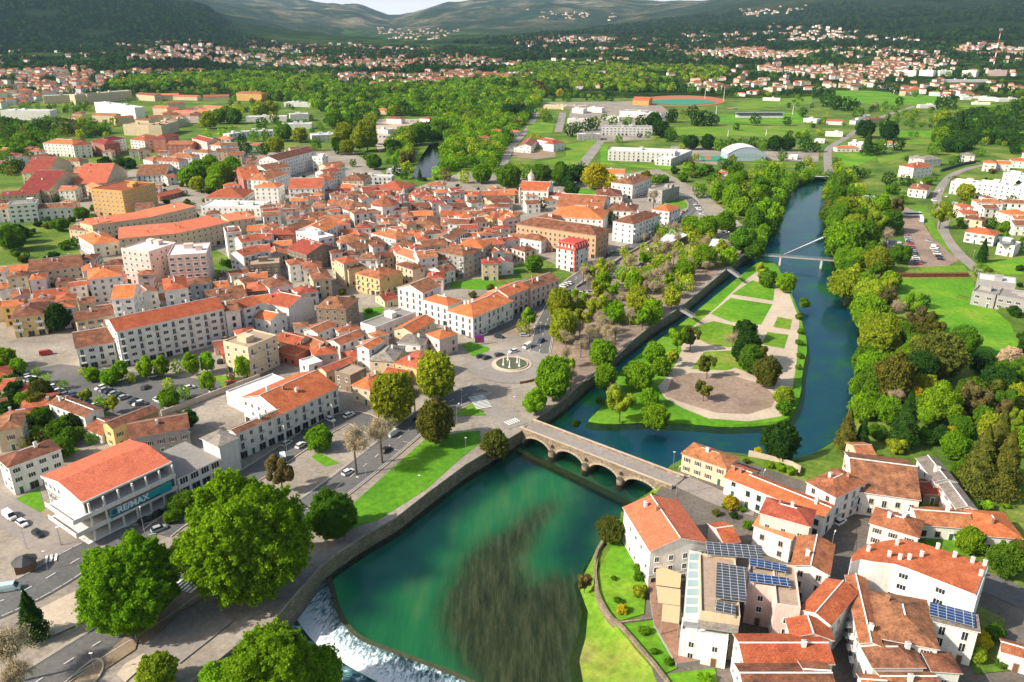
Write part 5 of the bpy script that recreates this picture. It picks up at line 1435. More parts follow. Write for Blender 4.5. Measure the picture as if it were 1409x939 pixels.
for p in piers:
    mb = MB(); K = 8; A_ = [(p-pw/2*math.cos(math.pi*k/K)*1.05, -pw*.62*math.sin(math.pi*k/K)) for k in range(K+1)]
    for a, b_ in zip(A_, A_[1:]):
        mb.face([(*a,-7.5),(*b_,-7.5),(*b_,-3.0),(*a,-3.0)], 0, [(a[0],-7.5),(b_[0],-7.5),(b_[0],-3),(a[0],-3)]); mb.face([(*a,-3.0),(*b_,-3.0),(p,0,-2.2)])
        a2, b2 = (a[0], wb-a[1]), (b_[0], wb-b_[1]); mb.face([(*b2,-7.5),(*a2,-7.5),(*a2,-3.0),(*b2,-3.0)])
    mb.build('cutwater', [M_['granite']], root)
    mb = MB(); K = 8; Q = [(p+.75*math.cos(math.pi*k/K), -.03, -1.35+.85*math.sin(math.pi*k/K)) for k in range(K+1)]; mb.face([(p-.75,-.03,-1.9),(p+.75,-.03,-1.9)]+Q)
    mb.build('painted_flood_opening', [plain('painted_recess_shade', (.02,.018,.015), .9)], root)  # flat dark face, no hollow: the opening's shade is painted
for y in (0, wb-.45):
    mb = MB(); mb.box(-2, LB+2.5, y, y+.45, deck, deck+.85, 0); mb.box(-2, LB+2.5, y-.08, y+.53, deck+.85, deck+1.02, 1); mb.build('parapet', [M_['granite'], M_['path']], root)
mb = MB(); mb.box(-2, LB+2.5, .45, wb-.45, deck-.3, deck+.03, 0); mb.build('deck', [M_['asphalt2']], root)
tag(root, 'old stone bridge with four round arches crossing the river to the roundabout', 'bridge')
# footbridges
def footbridge(p, q, z, w, piers, label):
    a, b_ = G(*p, z), G(*q, z); d = b_-a; L_ = d.length; root = empty('footbridge', Vector((a.x,a.y,0)), math.atan2(d.y,d.x))
    mb = MB(); mb.box(0, L_, -w/2, w/2, z-.35, z, 0); mb.build('deck', [WM['k']], root)
    for y in (-w/2, w/2):
        mb = MB(); mb.box(0, L_, y-.04, y+.04, z+1.0, z+1.08, 0); mb.box(0, L_, y-.03, y+.03, z+.5, z+.54, 0)
        for k in range(int(L_/2)+1): mb.box(k*2-.03, k*2+.03, y-.03, y+.03, z, z+1, 0)
        mb.build('railing', [M_['steel']], root)
    for f in piers: mb = MB(); mb.box(L_*f-.5, L_*f+.5, -w/2+.1, w/2-.1, -8, z-.45, 0); mb.build('pier', [WM['g']], root)
    tag(root, label, 'footbridge')
footbridge((1034,350), (1192,362), .8, 2.2, (.26,.62), 'long slim concrete footbridge on two piers over the wide river')
footbridge((932,423), (955,437), .3, 2, (), 'short grey gangway over the dark channel nearest the gravel oval')
footbridge((1000,369), (1018,382), .3, 2, (), 'short grey gangway over the dark channel nearer the long footbridge')
# fountain in the roundabout
c0 = G(704,502); rf_ = (G(727,502)-c0).length; root = empty('fountain', c0); mb = MB(); n_ = 48
for k in range(n_):
    a, b_ = 2*math.pi*k/n_, 2*math.pi*(k+1)/n_; P_ = lambda t_, r, z: (math.cos(t_)*r, math.sin(t_)*r, z)
    for r0, z0, r1, z1 in ((rf_+1.4,0.12,rf_+1.4,.35),(rf_+1.4,.35,rf_+.1,.36),(rf_+.1,.36,rf_,.7),(rf_,.7,rf_-.5,.7),(rf_-.5,.7,rf_-.5,.2)): mb.face([P_(a,r0,z0),P_(b_,r0,z0),P_(b_,r1,z1),P_(a,r1,z1)])
mb.build('basin', [M_['path']], root)
mb = MB(); mb.cyl(0,0,.1,.5,rf_-.5,n=48); mb.build('basin_water', [plain('pond_green', (.10,.10,.035), .15, var=.3)], root)
m_jet = plain('spray', (.85,.88,.9), .3)
for x, y in ((463,530),(518,470),(538,560),(630,500),(655,545)):
    p = G(640+x/8.775, 440+(y+15)/8.775, .5)-c0; mb = MB(); mb.cyl(p.x,p.y,.5,1.0,.55,.3,8); mb.cyl(p.x,p.y,1.0,3.6,.26,.12,8); mb.build('water_jet', [m_jet], root)
tag(root, 'round fountain with five white jets in the middle of the roundabout', 'fountain')
# ------------------------------------------------------------ trees
def leaf_mat(name, attr=None, warm=1.0):
    m = bpy.data.materials.new(name); m.use_nodes = True; t = m.node_tree; t.nodes.remove(t.nodes['Principled BSDF'])
    if attr: a = t.nodes.new('ShaderNodeAttribute'); a.attribute_name = attr; c0 = a.outputs['Color']
    else: c0 = t.nodes.new('ShaderNodeObjectInfo').outputs['Color']
    v = ramp(t, pos_noise(t, .45, 4, .7), [(.30, (.50,.60,.66)), (.70, (1.45,1.32,1.05))])
    c = mixc(t, 1.0, c0, v, 'MULTIPLY')
    g = t.nodes.new('ShaderNodeNewGeometry'); v2 = ramp(t, g.outputs['Random Per Island'], [(0, (.72,.75,.7)), (1, (1.25,1.22,1.2))]); c = mixc(t, 1.0, c, v2, 'MULTIPLY')
    d = t.nodes.new('ShaderNodeBsdfDiffuse'); tr = t.nodes.new('ShaderNodeBsdfTranslucent'); mx = t.nodes.new('ShaderNodeMixShader'); mx.inputs[0].default_value = .40
    t.links.new(c, d.inputs[0]); t.links.new(mixc(t, 1.0, c, (1.35,1.3,.55), 'MULTIPLY'), tr.inputs[0])
    t.links.new(d.outputs[0], mx.inputs[1]); t.links.new(tr.outputs[0], mx.inputs[2]); t.links.new(mx.outputs[0], t.nodes['Material Output'].inputs[0]); return m
LEAF = leaf_mat('leaves'); LEAFV = leaf_mat('woodland_leaves', 'Col')
def quads_mesh(name, C, S, rs, mat, bias=None, col_=None, asp=1.0):
    n = len(C); N_ = rs.normal(size=(n, 3))
    if bias is not None: N_ = N_*.55+bias
    N_ /= np.linalg.norm(N_, axis=1, keepdims=True)+1e-9
    t_ = np.cross(N_, rs.normal(size=(n, 3))); t_ /= np.linalg.norm(t_, axis=1, keepdims=True)+1e-9; b_ = np.cross(N_, t_)
    S = S.reshape(-1, 1); V = np.stack([C-t_*S-b_*S*asp, C+t_*S-b_*S*asp*.7, C+t_*S*.8+b_*S*asp, C-t_*S*.9+b_*S*asp*.8], 1).reshape(-1, 3)
    me = bpy.data.meshes.new(name); me.vertices.add(n*4); me.vertices.foreach_set('co', V.astype(np.float32).ravel())
    me.loops.add(n*4); me.loops.foreach_set('vertex_index', np.arange(n*4, dtype=np.int32)); me.polygons.add(n)
    me.polygons.foreach_set('loop_start', np.arange(0, n*4, 4, dtype=np.int32)); me.polygons.foreach_set('loop_total', np.full(n, 4, np.int32))
    me.update(calc_edges=True); me.materials.append(mat)
    if col_ is not None:
        ca = me.color_attributes.new('Col', 'FLOAT_COLOR', 'FACE') if False else me.color_attributes.new('Col', 'FLOAT_COLOR', 'POINT')
        ca.data.foreach_set('color', np.repeat(np.concatenate([col_, np.ones((n, 1))], 1), 4, axis=0).astype(np.float32).ravel())
    return me
def crown(seed, n, leaf, kind='round', nl0=None, rr0=(.22, .40)):
    rs = np.random.RandomState(seed); k = {'round': 1.02, 'oval': 1.45, 'bush': .7, 'open': 1.5}[kind]; sz = {'round': .98, 'oval': 1.35, 'bush': .8, 'open': 1.2}[kind]
    nl = nl0 or {'round': 38, 'oval': 36, 'bush': 16, 'open': 18}[kind]; L_ = []
    for i in range(nl):
        d = rs.normal(size=3); d /= np.linalg.norm(d); d[2] = d[2]*.9+.1; r = rs.uniform(*rr0)*(1 if kind != 'open' else .75); L_.append((d*(rs.uniform(.76, .85) if nl0 else rs.uniform(.50, .76)), r))
    L_.append((np.zeros(3), (.88 if nl0 else .74) if kind != 'open' else .3)); w = np.array([r**2 for _, r in L_]); w[-1] *= .6 if kind != 'open' else 1; w /= w.sum(); idx = rs.choice(len(L_), n, p=w)
    Cc = np.array([c for c, _ in L_])[idx]; Rr = np.array([r for _, r in L_])[idx]; D = rs.normal(size=(n, 3)); D /= np.linalg.norm(D, axis=1, keepdims=True)
    rad = 1.04-np.abs(rs.normal(size=n))*.22; P = Cc+D*(Rr*rad).reshape(-1, 1); P *= np.array([1, 1, sz]); P[:, 2] = np.where(P[:, 2] < -.75*sz, -.75*sz+rs.rand(n)*.12, P[:, 2]); P[:, 2] += k
    return quads_mesh('crown', P, rs.uniform(.6, 1.2, n)*leaf, rs, LEAF, D), k
def conifer(seed, n, leaf):
    rs = np.random.RandomState(seed); h = rs.rand(n)**.8; tiers = (h*9)%1; r = (1-h)**.85*(.75+.35*(1-tiers)); a = rs.rand(n)*2*math.pi; rr = r*np.sqrt(rs.uniform(.35, 1, n))*(1+.18*np.sin(a*5+h*20))
    P = np.stack([np.cos(a)*rr, np.sin(a)*rr, .25+h*3.6], 1); D = np.stack([np.cos(a), np.sin(a), np.full(n, .5)], 1)
    return quads_mesh('crown', P, rs.uniform(.6, 1.2, n)*leaf, rs, LEAF, D), 1.7
def branch_mesh(mb, rg, p, d, ln, r, lev, maxlev, twig):
    q = p+d*ln; 
    if lev >= maxlev:
        s = d.orthogonal().normalized()*r; mb.face([p-s, p+s, q+s*.4, q-s*.4], 0); return
    mb.tube(p, q, r, r*.62, 5 if lev == 0 else 3, 0)
    for k in range(rg.choice((4, 5)) if lev else 7):
        f = rg.uniform(.45, 1.0) if lev else rg.uniform(.5, 1); nd = (d+Vector((rg.gauss(0, 1), rg.gauss(0, 1), rg.gauss(.15, .6)))*(.55+.08*lev)).normalized()
        branch_mesh(mb, rg, p.lerp(q, f), nd, ln*rg.uniform(.52, .78), r*.5, lev+1, maxlev, twig)
def trunk_mesh(seed, h, r, limbs=5, reach=.6):
    rg = random.Random(seed); mb = MB(); mb.tube(Vector((0,0,-.1)), Vector((0,0,h*.5)), r, r*.8, 8); mb.tube(Vector((0,0,h*.5)), Vector((.03,0,h)), r*.8, r*.5, 8)
    for k in range(limbs):
        a = 2*math.pi*k/limbs+rg.uniform(-.3, .3); d = Vector((math.cos(a)*reach, math.sin(a)*reach, rg.uniform(.45, .8))); p = Vector((0,0,h*rg.uniform(.6, 1))); mb.tube(p, p+d, r*.45, r*.12, 5)
    return mb.mesh('trunk', M_['wood'])
HI = {k: [crown(s, 20000 if k != 'open' else 9000, .036, k) for s in (1, 2, 3)] for k in ('round', 'oval', 'bush', 'open')}
LO = {k: [crown(s+10, 4000 if k != 'open' else 2200, .075, k) for s in (1, 2, 3)] for k in ('round', 'oval', 'bush', 'open')}
from mathutils import noise as mn
def giant(seed, n, leaf, kz=.98, cz=1.0, m_=16000):
    rs = np.random.RandomState(seed); Dm = rs.normal(size=(m_, 3)); Dm /= np.linalg.norm(Dm, axis=1, keepdims=True); o_ = Vector((seed*3.1, 0, 0))
    f = np.array([mn.noise(Vector(d)*1.5+o_)*.26+abs(mn.noise(Vector(d)*3.3+o_))*.34+abs(mn.noise(Vector(d)*7.5+o_))*.20+abs(mn.noise(Vector(d)*16+o_))*.10-.14 for d in Dm])
    i = rs.randint(m_, size=n); D = Dm[i]+rs.normal(size=(n, 3))*.016; D /= np.linalg.norm(D, axis=1, keepdims=True)
    lev = rs.choice([1.0, .93, .84, .7], n, p=[.5, .2, .18, .12]); P = D*((.93+f[i])*lev*(1.0-np.abs(rs.normal(size=n))*.035))[:, None]; P[:, 2] = P[:, 2]*kz; P[:, 2] = np.where(P[:, 2] < -.76*kz, -.76*kz+rs.rand(n)*.14, P[:, 2]); P[:, 2] += cz
    return quads_mesh('crown', P, rs.uniform(.5, 1.35, n)*leaf, rs, LEAF, D*.45+rs.normal(size=(n, 3))*.3), cz
XHI = [giant(31, 150000, .0145), giant(32, 150000, .0145)]
HI['round'] = [giant(s, 24000, .034, .98, 1.02, 5000) for s in (41, 42, 43, 44)]+[crown(1, 20000, .036, 'round')]; HI['oval'] = [giant(s, 26000, .036, 1.35, 1.45, 5000) for s in (51, 52, 53)]; LO['round'] = [giant(s, 4500, .07, .98, 1.02, 2500) for s in (61, 62, 63)]
HI['cone'] = [conifer(s, 16000, .038) for s in (1, 2)]; LO['cone'] = [conifer(s, 3500, .075) for s in (3, 4)]
TRK = [trunk_mesh(s, 1.0, .06) for s in (1, 2)]; TRKT = [trunk_mesh(s, 1.5, .05) for s in (3, 4)]; TRKC = [trunk_mesh(5, 3.2, .05, 0)]
M_['twig'] = plain('bare_twigs', (.40,.32,.19), .9, var=.2)
def bare_proto(seed, maxlev, n):
    rg = random.Random(seed); mb = MB(); mb.tube(Vector((0,0,-.1)), Vector((0,0,.9)), .065, .05, 7); tr = mb.mesh('trunk', M_['wood'])
    mb = MB(); branch_mesh(mb, rg, Vector((0,0,.75)), Vector((0,0,1)), .62, .045, 0, maxlev, 0); mx = max(math.hypot(v[0], v[1]) for v in mb.v); zx = max(v[2] for v in mb.v)
    mb.v = [(x/mx*1.0, y/mx*1.0, .75+(z-.75)/(zx-.75)*1.85) for x, y, z in mb.v]; br_ = mb.mesh('branches', M_['wood'])
    rs = np.random.RandomState(seed); V = np.array(mb.v); V = V[V[:,2] > 1.1]; P = V[rs.randint(len(V), size=n)]+rs.normal(size=(n, 3))*.10; D = P-np.array([0, 0, 1.0]); D /= np.linalg.norm(D, axis=1, keepdims=True)
    return tr, br_, quads_mesh('crown', P, rs.uniform(.5, 1.2, n)*.007, rs, M_['twig'], None, None, 9.0)
BARE = [bare_proto(s, 4, 9000) for s in (1, 2)]; BARELO = [bare_proto(s, 3, 5000) for s in (3, 4)]
COLS = {'b': ((.20,.37,.018), 'bright green'), 'y': ((.30,.38,.03), 'yellow-green'), 'd': ((.040,.105,.018), 'dark green'), 'o': ((.15,.165,.03), 'olive'), 'f': ((.020,.042,.013), 'forest green'), 'h': ((.040,.095,.016), 'wood green'), 'g': ((.115,.24,.018), 'mid green'),
        'Y': ((.50,.42,.025), 'golden yellow'), 'n': ((.17,.15,.06), 'brownish'), 'w': ((.55,.47,.42), 'white blossoming'), 'B': ((.165,.31,.012), 'deep green'), 'r': ((.14,.035,.04), 'dark red'), 'R': ((.5,.02,.02), 'scarlet')}
TREES = []
IS2 = [(p.x, p.y) for p in [G(x, y, IZ) for x, y in ISL]]
def gz(x, y):
    if y > 1500: return zt1(x, y)
    if inpoly(x, y, IS2): return IZ
    if inpoly(x, y, HOLE2): return -3.0
    return 0.0
def tree(px, py, r, c='b', kind='round', label=None, group=None, hi=None, zs=1.0):
    kk = {'round': 1.02, 'oval': 1.45, 'bush': .7, 'open': 1.5, 'cone': 1.7, 'bare': 1.6, 'giant': 1.02}[kind]; zc = 6.0; base = 0
    for _ in range(5):
        p = G(px, py, zc) if py > 135 else (hit(px, py) or G(px, py, zc)); dep = p.y*CP-(p.z-CAMZ)*SP; Rm = r*dep/F0; base = gz(p.x, p.y); zc = base+kk*Rm*zs
    return plant(p.x, p.y, base, Rm, c, kind, label, group, r, zs)
PLAN = []
def plant(x, y, base, Rm, c, kind, label=None, group=None, r=10, zs=1.0):
    TREES.append((x, y, Rm)); PLAN.append((r, x, y, base, Rm, c, kind, label, group, zs))
def grow(r, x, y, base, Rm, c, kind, label, group, zs):
    i = rng.randrange(6); nm = {'cone': 'conifer', 'bush': 'shrub', 'bare': 'bare_tree'}.get(kind, 'broadleaf_tree')
    root = empty(nm, (x, y, base), rng.uniform(0, 6.28)); root.scale = (Rm, Rm, Rm*zs)
    hi = r > 13
    if kind == 'bare':
        tr, br_, cr = (BARE if hi else BARELO)[i % 2]; link('trunk', tr, root); link('branches', br_, root); link('crown', cr, root)
    else:
        cr = XHI[i % 2] if kind == 'giant' else (HI if hi else LO)[kind][i % len((HI if hi else LO)[kind])]
        o = link('crown', cr[0], root); f = rng.uniform(.85, 1.15); cc = COLS[c][0]; o.color = (cc[0]*f*rng.uniform(.9, 1.1), cc[1]*f, cc[2]*f, 1)
        if kind != 'bush': link('trunk', (TRKC[0] if kind == 'cone' else (TRKT if kind in ('oval', 'open') else TRK)[i % 2]), root)
    sh = {'round': 'round tree', 'giant': 'giant spreading tree', 'oval': 'tall leafy tree', 'bush': 'shrub', 'open': 'open-crowned tree', 'cone': 'conical conifer', 'bare': 'bare tree'}[kind]
    ds = ('leafless brown tree' if kind == 'bare' else COLS[c][1]+' '+sh)
    sz = 'large ' if Rm > 8 else 'small ' if Rm < 3 else ''
    INFO.append((root, sz+ds, 'shrub' if kind == 'bush' else 'tree', label, None)); return root
def trees(tile, s, k=None):
    for q in s.split():
        f = q.split(','); x, y = T(tile, float(f[0]), float(f[1])); tree(x, y, float(f[2])/TILE[tile][2], f[3], {'r': 'round', 'v': 'oval', 'u': 'bush', 'p': 'open', 'c': 'cone', 'x': 'bare', 'G': 'giant'}[f[4]])
tree(332,742,88,'B','giant','largest spreading green tree beside the avenue'); tree(176,803,66,'B','giant','second giant round tree above the junction zebra crossing')
trees('P', '455,708,34,g,G 375,930,68,b,G 310,940,36,b,r 430,930,40,b,r 215,925,26,y,r 42,850,22,d,c 12,895,36,n,x 25,930,30,n,x 385,645,24,n,p 440,603,18,b,r 598,580,24,o,v 681,600,20,o,r 540,548,29,y,v 600,517,26,y,v 570,545,16,n,x 487,612,30,n,x 523,598,28,n,x 762,530,24,b,v 737,553,18,b,r 250,690,20,g,u 238,710,14,g,u')
trees('P', '530,545,10,n,x 1391,492,15,w,r 820,243,18,Y,r 838,250,12,Y,r 700,243,17,g,r 745,241,14,g,r 770,241,15,g,r 795,240,12,d,r 725,237,10,g,r 780,250,12,d,u 788,262,12,d,u')
trees('6', '1060,350,50,b,r 1150,360,60,b,r 1245,330,55,b,r 1290,200,60,b,r 1290,130,55,b,r 1330,250,50,b,r 1110,150,38,g,v 890,575,38,b,r 1020,590,58,b,r 1130,520,66,b,r 1265,520,48,b,r 1210,550,30,b,r 685,595,38,b,v 585,655,45,b,v 750,655,48,b,v 645,820,62,b,r 955,740,48,y,v 850,820,56,b,v 770,750,58,y,v 370,890,72,y,v 360,775,70,y,v 560,780,66,y,p 480,840,50,y,p 1340,430,75,g,r 1400,480,60,g,r 215,560,45,g,r 930,465,44,n,x 860,200,40,n,x 790,650,40,y,p 940,650,40,y,p 1010,500,26,b,v 255,225,30,d,v 410,180,38,d,r 620,310,38,d,r')
trees('9', '580,180,74,b,r 600,310,58,b,v 390,255,56,y,p 1060,90,60,o,p 990,90,60,b,p 860,175,56,b,r 780,300,80,b,r 870,520,74,b,r 680,430,84,y,p 640,400,60,n,x 835,420,50,b,r 900,250,50,b,r 960,200,40,y,p 1150,240,56,o,p 1130,370,50,o,p 1285,110,50,n,x 1360,150,74,d,v 1350,60,60,d,r 570,440,30,g,u 440,560,30,d,u 1380,210,60,g,v')
trees('Q', '60,270,66,o,v 40,190,60,o,p 150,400,52,y,r 150,460,40,g,r 130,640,90,d,v 230,120,22,g,u 235,190,22,g,u 240,60,24,g,u 225,250,20,g,u 480,590,66,o,c 560,610,50,d,c 640,590,50,g,r 740,660,58,y,u 650,90,95,y,r 700,40,70,y,r 850,70,60,o,r 780,70,60,g,r 900,30,50,d,r 960,190,130,o,r 1090,110,86,g,r 620,250,86,b,r 600,330,60,b,r 730,300,100,o,v 870,260,80,d,v 740,400,50,n,x 690,470,70,b,r 980,440,112,b,r 900,500,60,b,r 790,540,86,d,c 830,400,55,Y,r 1160,400,90,n,p 1170,450,70,o,r 1290,330,90,d,r 1200,230,60,d,r 1380,400,70,y,r 1240,570,66,y,v 1050,660,76,b,r 950,600,60,d,r 1020,600,44,Y,r 1180,760,110,o,c 1260,700,120,o,c 1310,780,110,o,c 1390,640,80,b,r 1110,800,70,g,r 1080,560,60,g,r 900,610,46,g,r 860,450,50,g,r 1310,470,60,n,p 1380,520,60,y,p')
trees('R', '160,720,52,b,r 65,700,46,g,r 30,660,40,y,p 255,830,34,g,u 230,900,24,g,u 455,190,52,g,r 425,270,52,g,v 480,330,60,y,r 440,380,60,g,r 480,500,104,b,r 570,480,80,g,r 520,420,60,y,r 640,600,66,y,r 470,730,80,y,r 590,770,76,y,r 570,700,60,b,r 600,880,92,b,r 690,800,60,n,p 740,860,50,n,x 880,820,38,d,r 860,900,66,n,p 760,570,56,g,r 710,400,60,g,r 660,310,46,b,v 740,310,50,n,p 640,390,60,y,p 980,350,62,y,p 1105,245,44,y,r 1195,560,34,d,c 690,480,50,n,x 770,280,30,g,r 720,230,40,g,u 900,190,30,g,u 1300,430,40,g,u 1080,420,26,g,u')
trees('4', '1010,90,50,b,r 1070,60,60,b,r 1130,40,60,b,r 1190,80,70,b,r 1250,50,60,b,r 1160,120,50,b,r 1060,130,40,y,r 590,85,40,g,r 440,290,44,g,u 60,420,70,g,r 100,400,50,d,r 350,460,36,g,u 320,350,50,g,u 300,850,72,d,r 280,40,24,d,u 350,30,24,g,u 700,20,40,d,u 640,20,40,d,u 560,15,40,d,u')
trees('7', '20,210,60,b,r 100,250,40,b,v 190,270,24,b,v 245,310,26,b,v 340,340,26,b,v 495,295,40,b,r 590,310,46,b,r 645,270,44,b,v 445,270,24,y,p 700,300,30,y,p 780,260,48,b,v 865,250,48,b,v 950,240,36,b,v 1030,240,48,b,v 1110,230,44,b,v 1115,330,44,b,v 910,420,56,b,r 985,380,36,b,v 1305,250,48,b,v 460,400,40,y,p 600,450,40,y,p 530,430,30,b,v 900,330,30,y,p 1000,540,60,d,r 370,630,52,g,r 490,640,34,g,r 200,440,50,o,r 220,520,50,g,r 80,380,50,d,r 130,540,40,g,r 340,510,30,o,r 320,700,30,g,u 1240,290,26,n,p')
trees('c', '560,205,66,o,r 435,450,46,n,p 700,500,42,y,u 695,430,30,g,u 690,390,26,g,u 615,590,30,Y,u 595,545,22,g,u 575,440,16,g,u 710,270,24,d,u 750,60,26,y,u 720,690,30,g,u 770,790,22,g,u 840,840,26,g,u 1010,920,36,b,u 1000,590,1,g,u')
trees('d', '855,195,30,o,r 965,215,36,g,r 1030,260,66,b,r 1200,350,80,g,r 1260,310,60,o,r 1080,740,50,Y,r 1060,800,44,y,r 1150,700,46,g,r 1180,850,30,g,u 1050,90,30,b,u 1110,90,30,b,u 1200,90,20,b,u 30,20,1,b,u')
trees('E', '740,540,60,Y,r 700,560,40,g,u 830,590,36,g,u 880,720,50,g,u 760,640,40,d,u 1050,230,40,b,u 1140,250,50,b,u 1220,280,46,b,u 960,120,36,Y,u 860,200,30,g,u 620,620,36,o,u 100,490,40,y,u 60,530,26,y,u')
trees('V', '480,390,60,y,r 420,410,60,g,r 340,440,70,y,r 540,410,60,g,r 570,370,50,y,r 320,570,40,b,r 440,545,36,b,r 515,500,28,b,v 600,580,40,d,v 630,650,50,d,v 570,640,36,g,r 700,570,44,g,r 795,570,44,g,r 760,470,50,d,r 860,420,44,o,r 940,540,70,g,r 1070,560,60,y,r 880,640,60,y,r 820,650,46,y,r 780,680,50,d,r 700,770,40,o,r 1380,600,60,y,r 1390,670,50,d,r 1200,640,50,g,r 1120,400,24,d,v 1160,410,20,d,v 1350,440,70,g,r 740,360,60,y,r 830,350,60,y,r')
trees('W', '80,540,80,y,r 260,560,90,y,v 200,600,70,y,v 290,430,50,y,r 40,640,60,d,r 100,660,60,y,r 320,780,60,g,r 150,790,30,g,r 590,740,70,n,p 480,740,30,b,v 430,760,24,g,v 690,890,26,d,c 660,560,80,g,r 720,540,70,g,r 590,590,60,y,r 850,510,70,g,r 900,560,40,g,r 480,660,60,d,r 830,870,50,b,r 1190,870,80,b,r 1050,900,50,y,r 1300,870,1,g,r 1390,570,50,d,r 900,860,50,n,p 1380,880,70,g,r 500,850,40,d,r 560,870,36,d,v')
trees('X', '80,880,60,d,r 300,850,60,g,r 480,840,60,g,r 640,830,50,g,r 570,840,40,d,r 560,520,55,d,r 700,480,50,d,r 750,470,50,g,r 620,500,44,d,r 270,280,44,y,r 350,395,44,y,r 370,420,40,g,r 300,230,50,r,r 340,250,40,r,r 470,260,30,Y,r 540,265,30,g,r 865,250,36,d,r 900,450,40,g,r 1020,450,40,g,r 1130,450,50,d,r 1230,440,60,d,r 1290,510,70,d,r 1360,570,46,d,r 1380,410,50,d,r 830,420,30,g,r 60,370,60,d,r 150,360,60,d,r 230,380,50,d,r 110,450,36,n,p')
trees('Y', '180,620,60,d,r 320,620,60,d,r 410,640,50,g,r 500,640,50,g,r 590,640,50,g,r 690,630,50,d,r 760,640,50,g,r 860,630,60,d,r 960,630,60,d,r 1110,640,60,d,r 1190,660,40,d,r 195,380,50,d,r 230,430,60,d,r 310,430,60,d,r 370,440,44,d,r 700,440,46,d,r 960,435,36,d,v 550,497,28,d,r 1085,380,36,d,r 920,730,40,g,r 1200,260,50,d,r 1280,270,60,d,r 1350,300,50,d,r 470,810,36,d,r 20,420,40,d,r 20,550,50,g,r 150,840,50,b,r 1060,820,40,d,r 1050,230,16,d,r 430,250,18,g,r')
trees('Z', '0,280,50,d,r 80,290,50,d,r 140,300,40,d,r 170,360,44,g,r 225,475,66,d,r 240,590,50,d,c 400,490,66,d,r 370,440,40,d,r 340,610,50,g,r 470,590,50,d,r 290,620,40,d,r 310,180,36,d,r 390,190,36,d,r 440,220,40,d,r 480,255,30,d,v 590,240,26,g,r 790,280,50,d,r 860,270,50,d,r 800,400,60,y,r 790,520,60,b,r 830,560,50,g,r 740,620,50,g,r 560,515,18,g,r 605,518,18,g,r 930,450,50,d,c 1000,350,30,d,r 450,330,24,g,r 510,350,24,g,r 600,360,24,g,r 520,860,40,d,r 400,850,50,d,r 680,780,30,g,r 1170,790,30,o,u 300,300,26,n,x')
def taken(x, y, r): return any((x-a)**2+(y-b_)**2 < (r*.62+c*.62)**2 for a, b_, c in TREES)
NOTREE = [[(1216,380),(1338,380),(1343,398),(1372,424),(1394,446),(1409,490),(1372,498),(1325,474),(1285,430),(1245,408)], [(1240,286),(1270,290),(1300,330),(1318,360),(1250,368),(1244,320)]]
def tfill(poly, n, Rr, cols, kinds, rs, tries=12, roads=True):
    rg = random.Random(rs); W = [G(x, y) for x, y in poly]; x0, x1 = min(p.x for p in W), max(p.x for p in W); y0, y1 = min(p.y for p in W), max(p.y for p in W); k = 0
    for _ in range(n*tries):
        x, y = rg.uniform(x0, x1), rg.uniform(y0, y1); p = project(x, y, 0)
        if not inpoly(p[0], p[1], poly): continue
        r = rg.uniform(*Rr); pc = project(x, y, r*1.6)
        if any(inpoly(pc[0], pc[1], q) for q in NOTREE): continue
        if taken(x, y, r) or any(abs(x-q[0]) < q[3]/2+r*.4 and abs(y-q[1]) < q[4]/2+r*.4 for q in near_rects(x, y)): continue
        if roads and any(seg_dist(x, y, P_) < w_/2+.5 for P_, w_ in ROADS): continue
        if -3.01 <= gz(x, y) < -2.9 and roads: continue
        plant(x, y, gz(x, y), r, rg.choice(cols), rg.choice(kinds), r=r*F0/(y*CP+50)); k += 1
        if k >= n: break
    return k
a1 = tfill(TL('6','40,930 200,830 420,700 700,510 950,370 1150,420 1280,530 1200,580 1000,760 830,900 560,1150 330,1290 230,1200 280,1010 160,970'), 95, (3.0, 4.6), 'yyyb', ('bare', 'open', 'open', 'open', 'bare'), 21)
a2 = tfill(TL('R','420,120 520,180 560,280 700,330 770,380 760,480 680,560 760,640 660,700 760,780 900,870 1000,939 1250,1000 1409,1100 1409,1500 1200,1500 900,1330 620,1300 560,1100 540,900 400,650 380,400'), 80, (3.2, 5.6), 'gybgbydo', ('round', 'round', 'oval', 'open'), 22)
a3 = tfill([(952,262),(1060,236),(1108,247),(1075,270),(1062,310),(1042,342),(1010,320),(985,290)], 34, (4, 7), 'gbgyb', ('round', 'oval'), 23)
a4 = tfill(TL('U','0,420 60,480 300,520 420,500 540,520 680,500 960,480 980,560 700,560 660,610 480,610 440,600 330,650 210,720 150,900 0,900'), 40, (4, 8), 'gdgboy', ('round', 'round', 'oval'), 24)
a5 = tfill([(850,275),(870,255),(905,235),(1010,232),(1030,245),(960,262),(950,250)], 26, (3, 5.5), 'gdgo', ('round', 'bush'), 25)
def bankline(px, n, rs, cols, sz=(3.5, 6), jit=3):
    rg = random.Random(rs)
    for p in resample(px, n):
        q = G(p.x, p.y, -2); q.x += rg.uniform(-jit, jit); q.y += rg.uniform(-jit, jit); r_ = rg.uniform(*sz)
        if not taken(q.x, q.y, r_*.8): plant(q.x, q.y, -2.0, r_, rg.choice(cols), rg.choice(('round', 'oval')), r=r_*F0/(q.y*CP+50))
bankline([(1143,248),(1143,300),(1148,345),(1162,370),(1178,402),(1194,440),(1200,480),(1196,520),(1188,548),(1186,580)], 46, 31, 'gbygo')
bankline([(1118,247),(1096,251),(1078,268),(1068,292),(1060,318),(1050,340)], 26, 32, 'gbgy')
a6 = tfill(TL('4','0,240 400,200 1400,-40 1400,900 600,939 0,939'), 90, (1.6, 3.4), 'dgodh', ('bush', 'bush', 'round'), 41, tries=30)
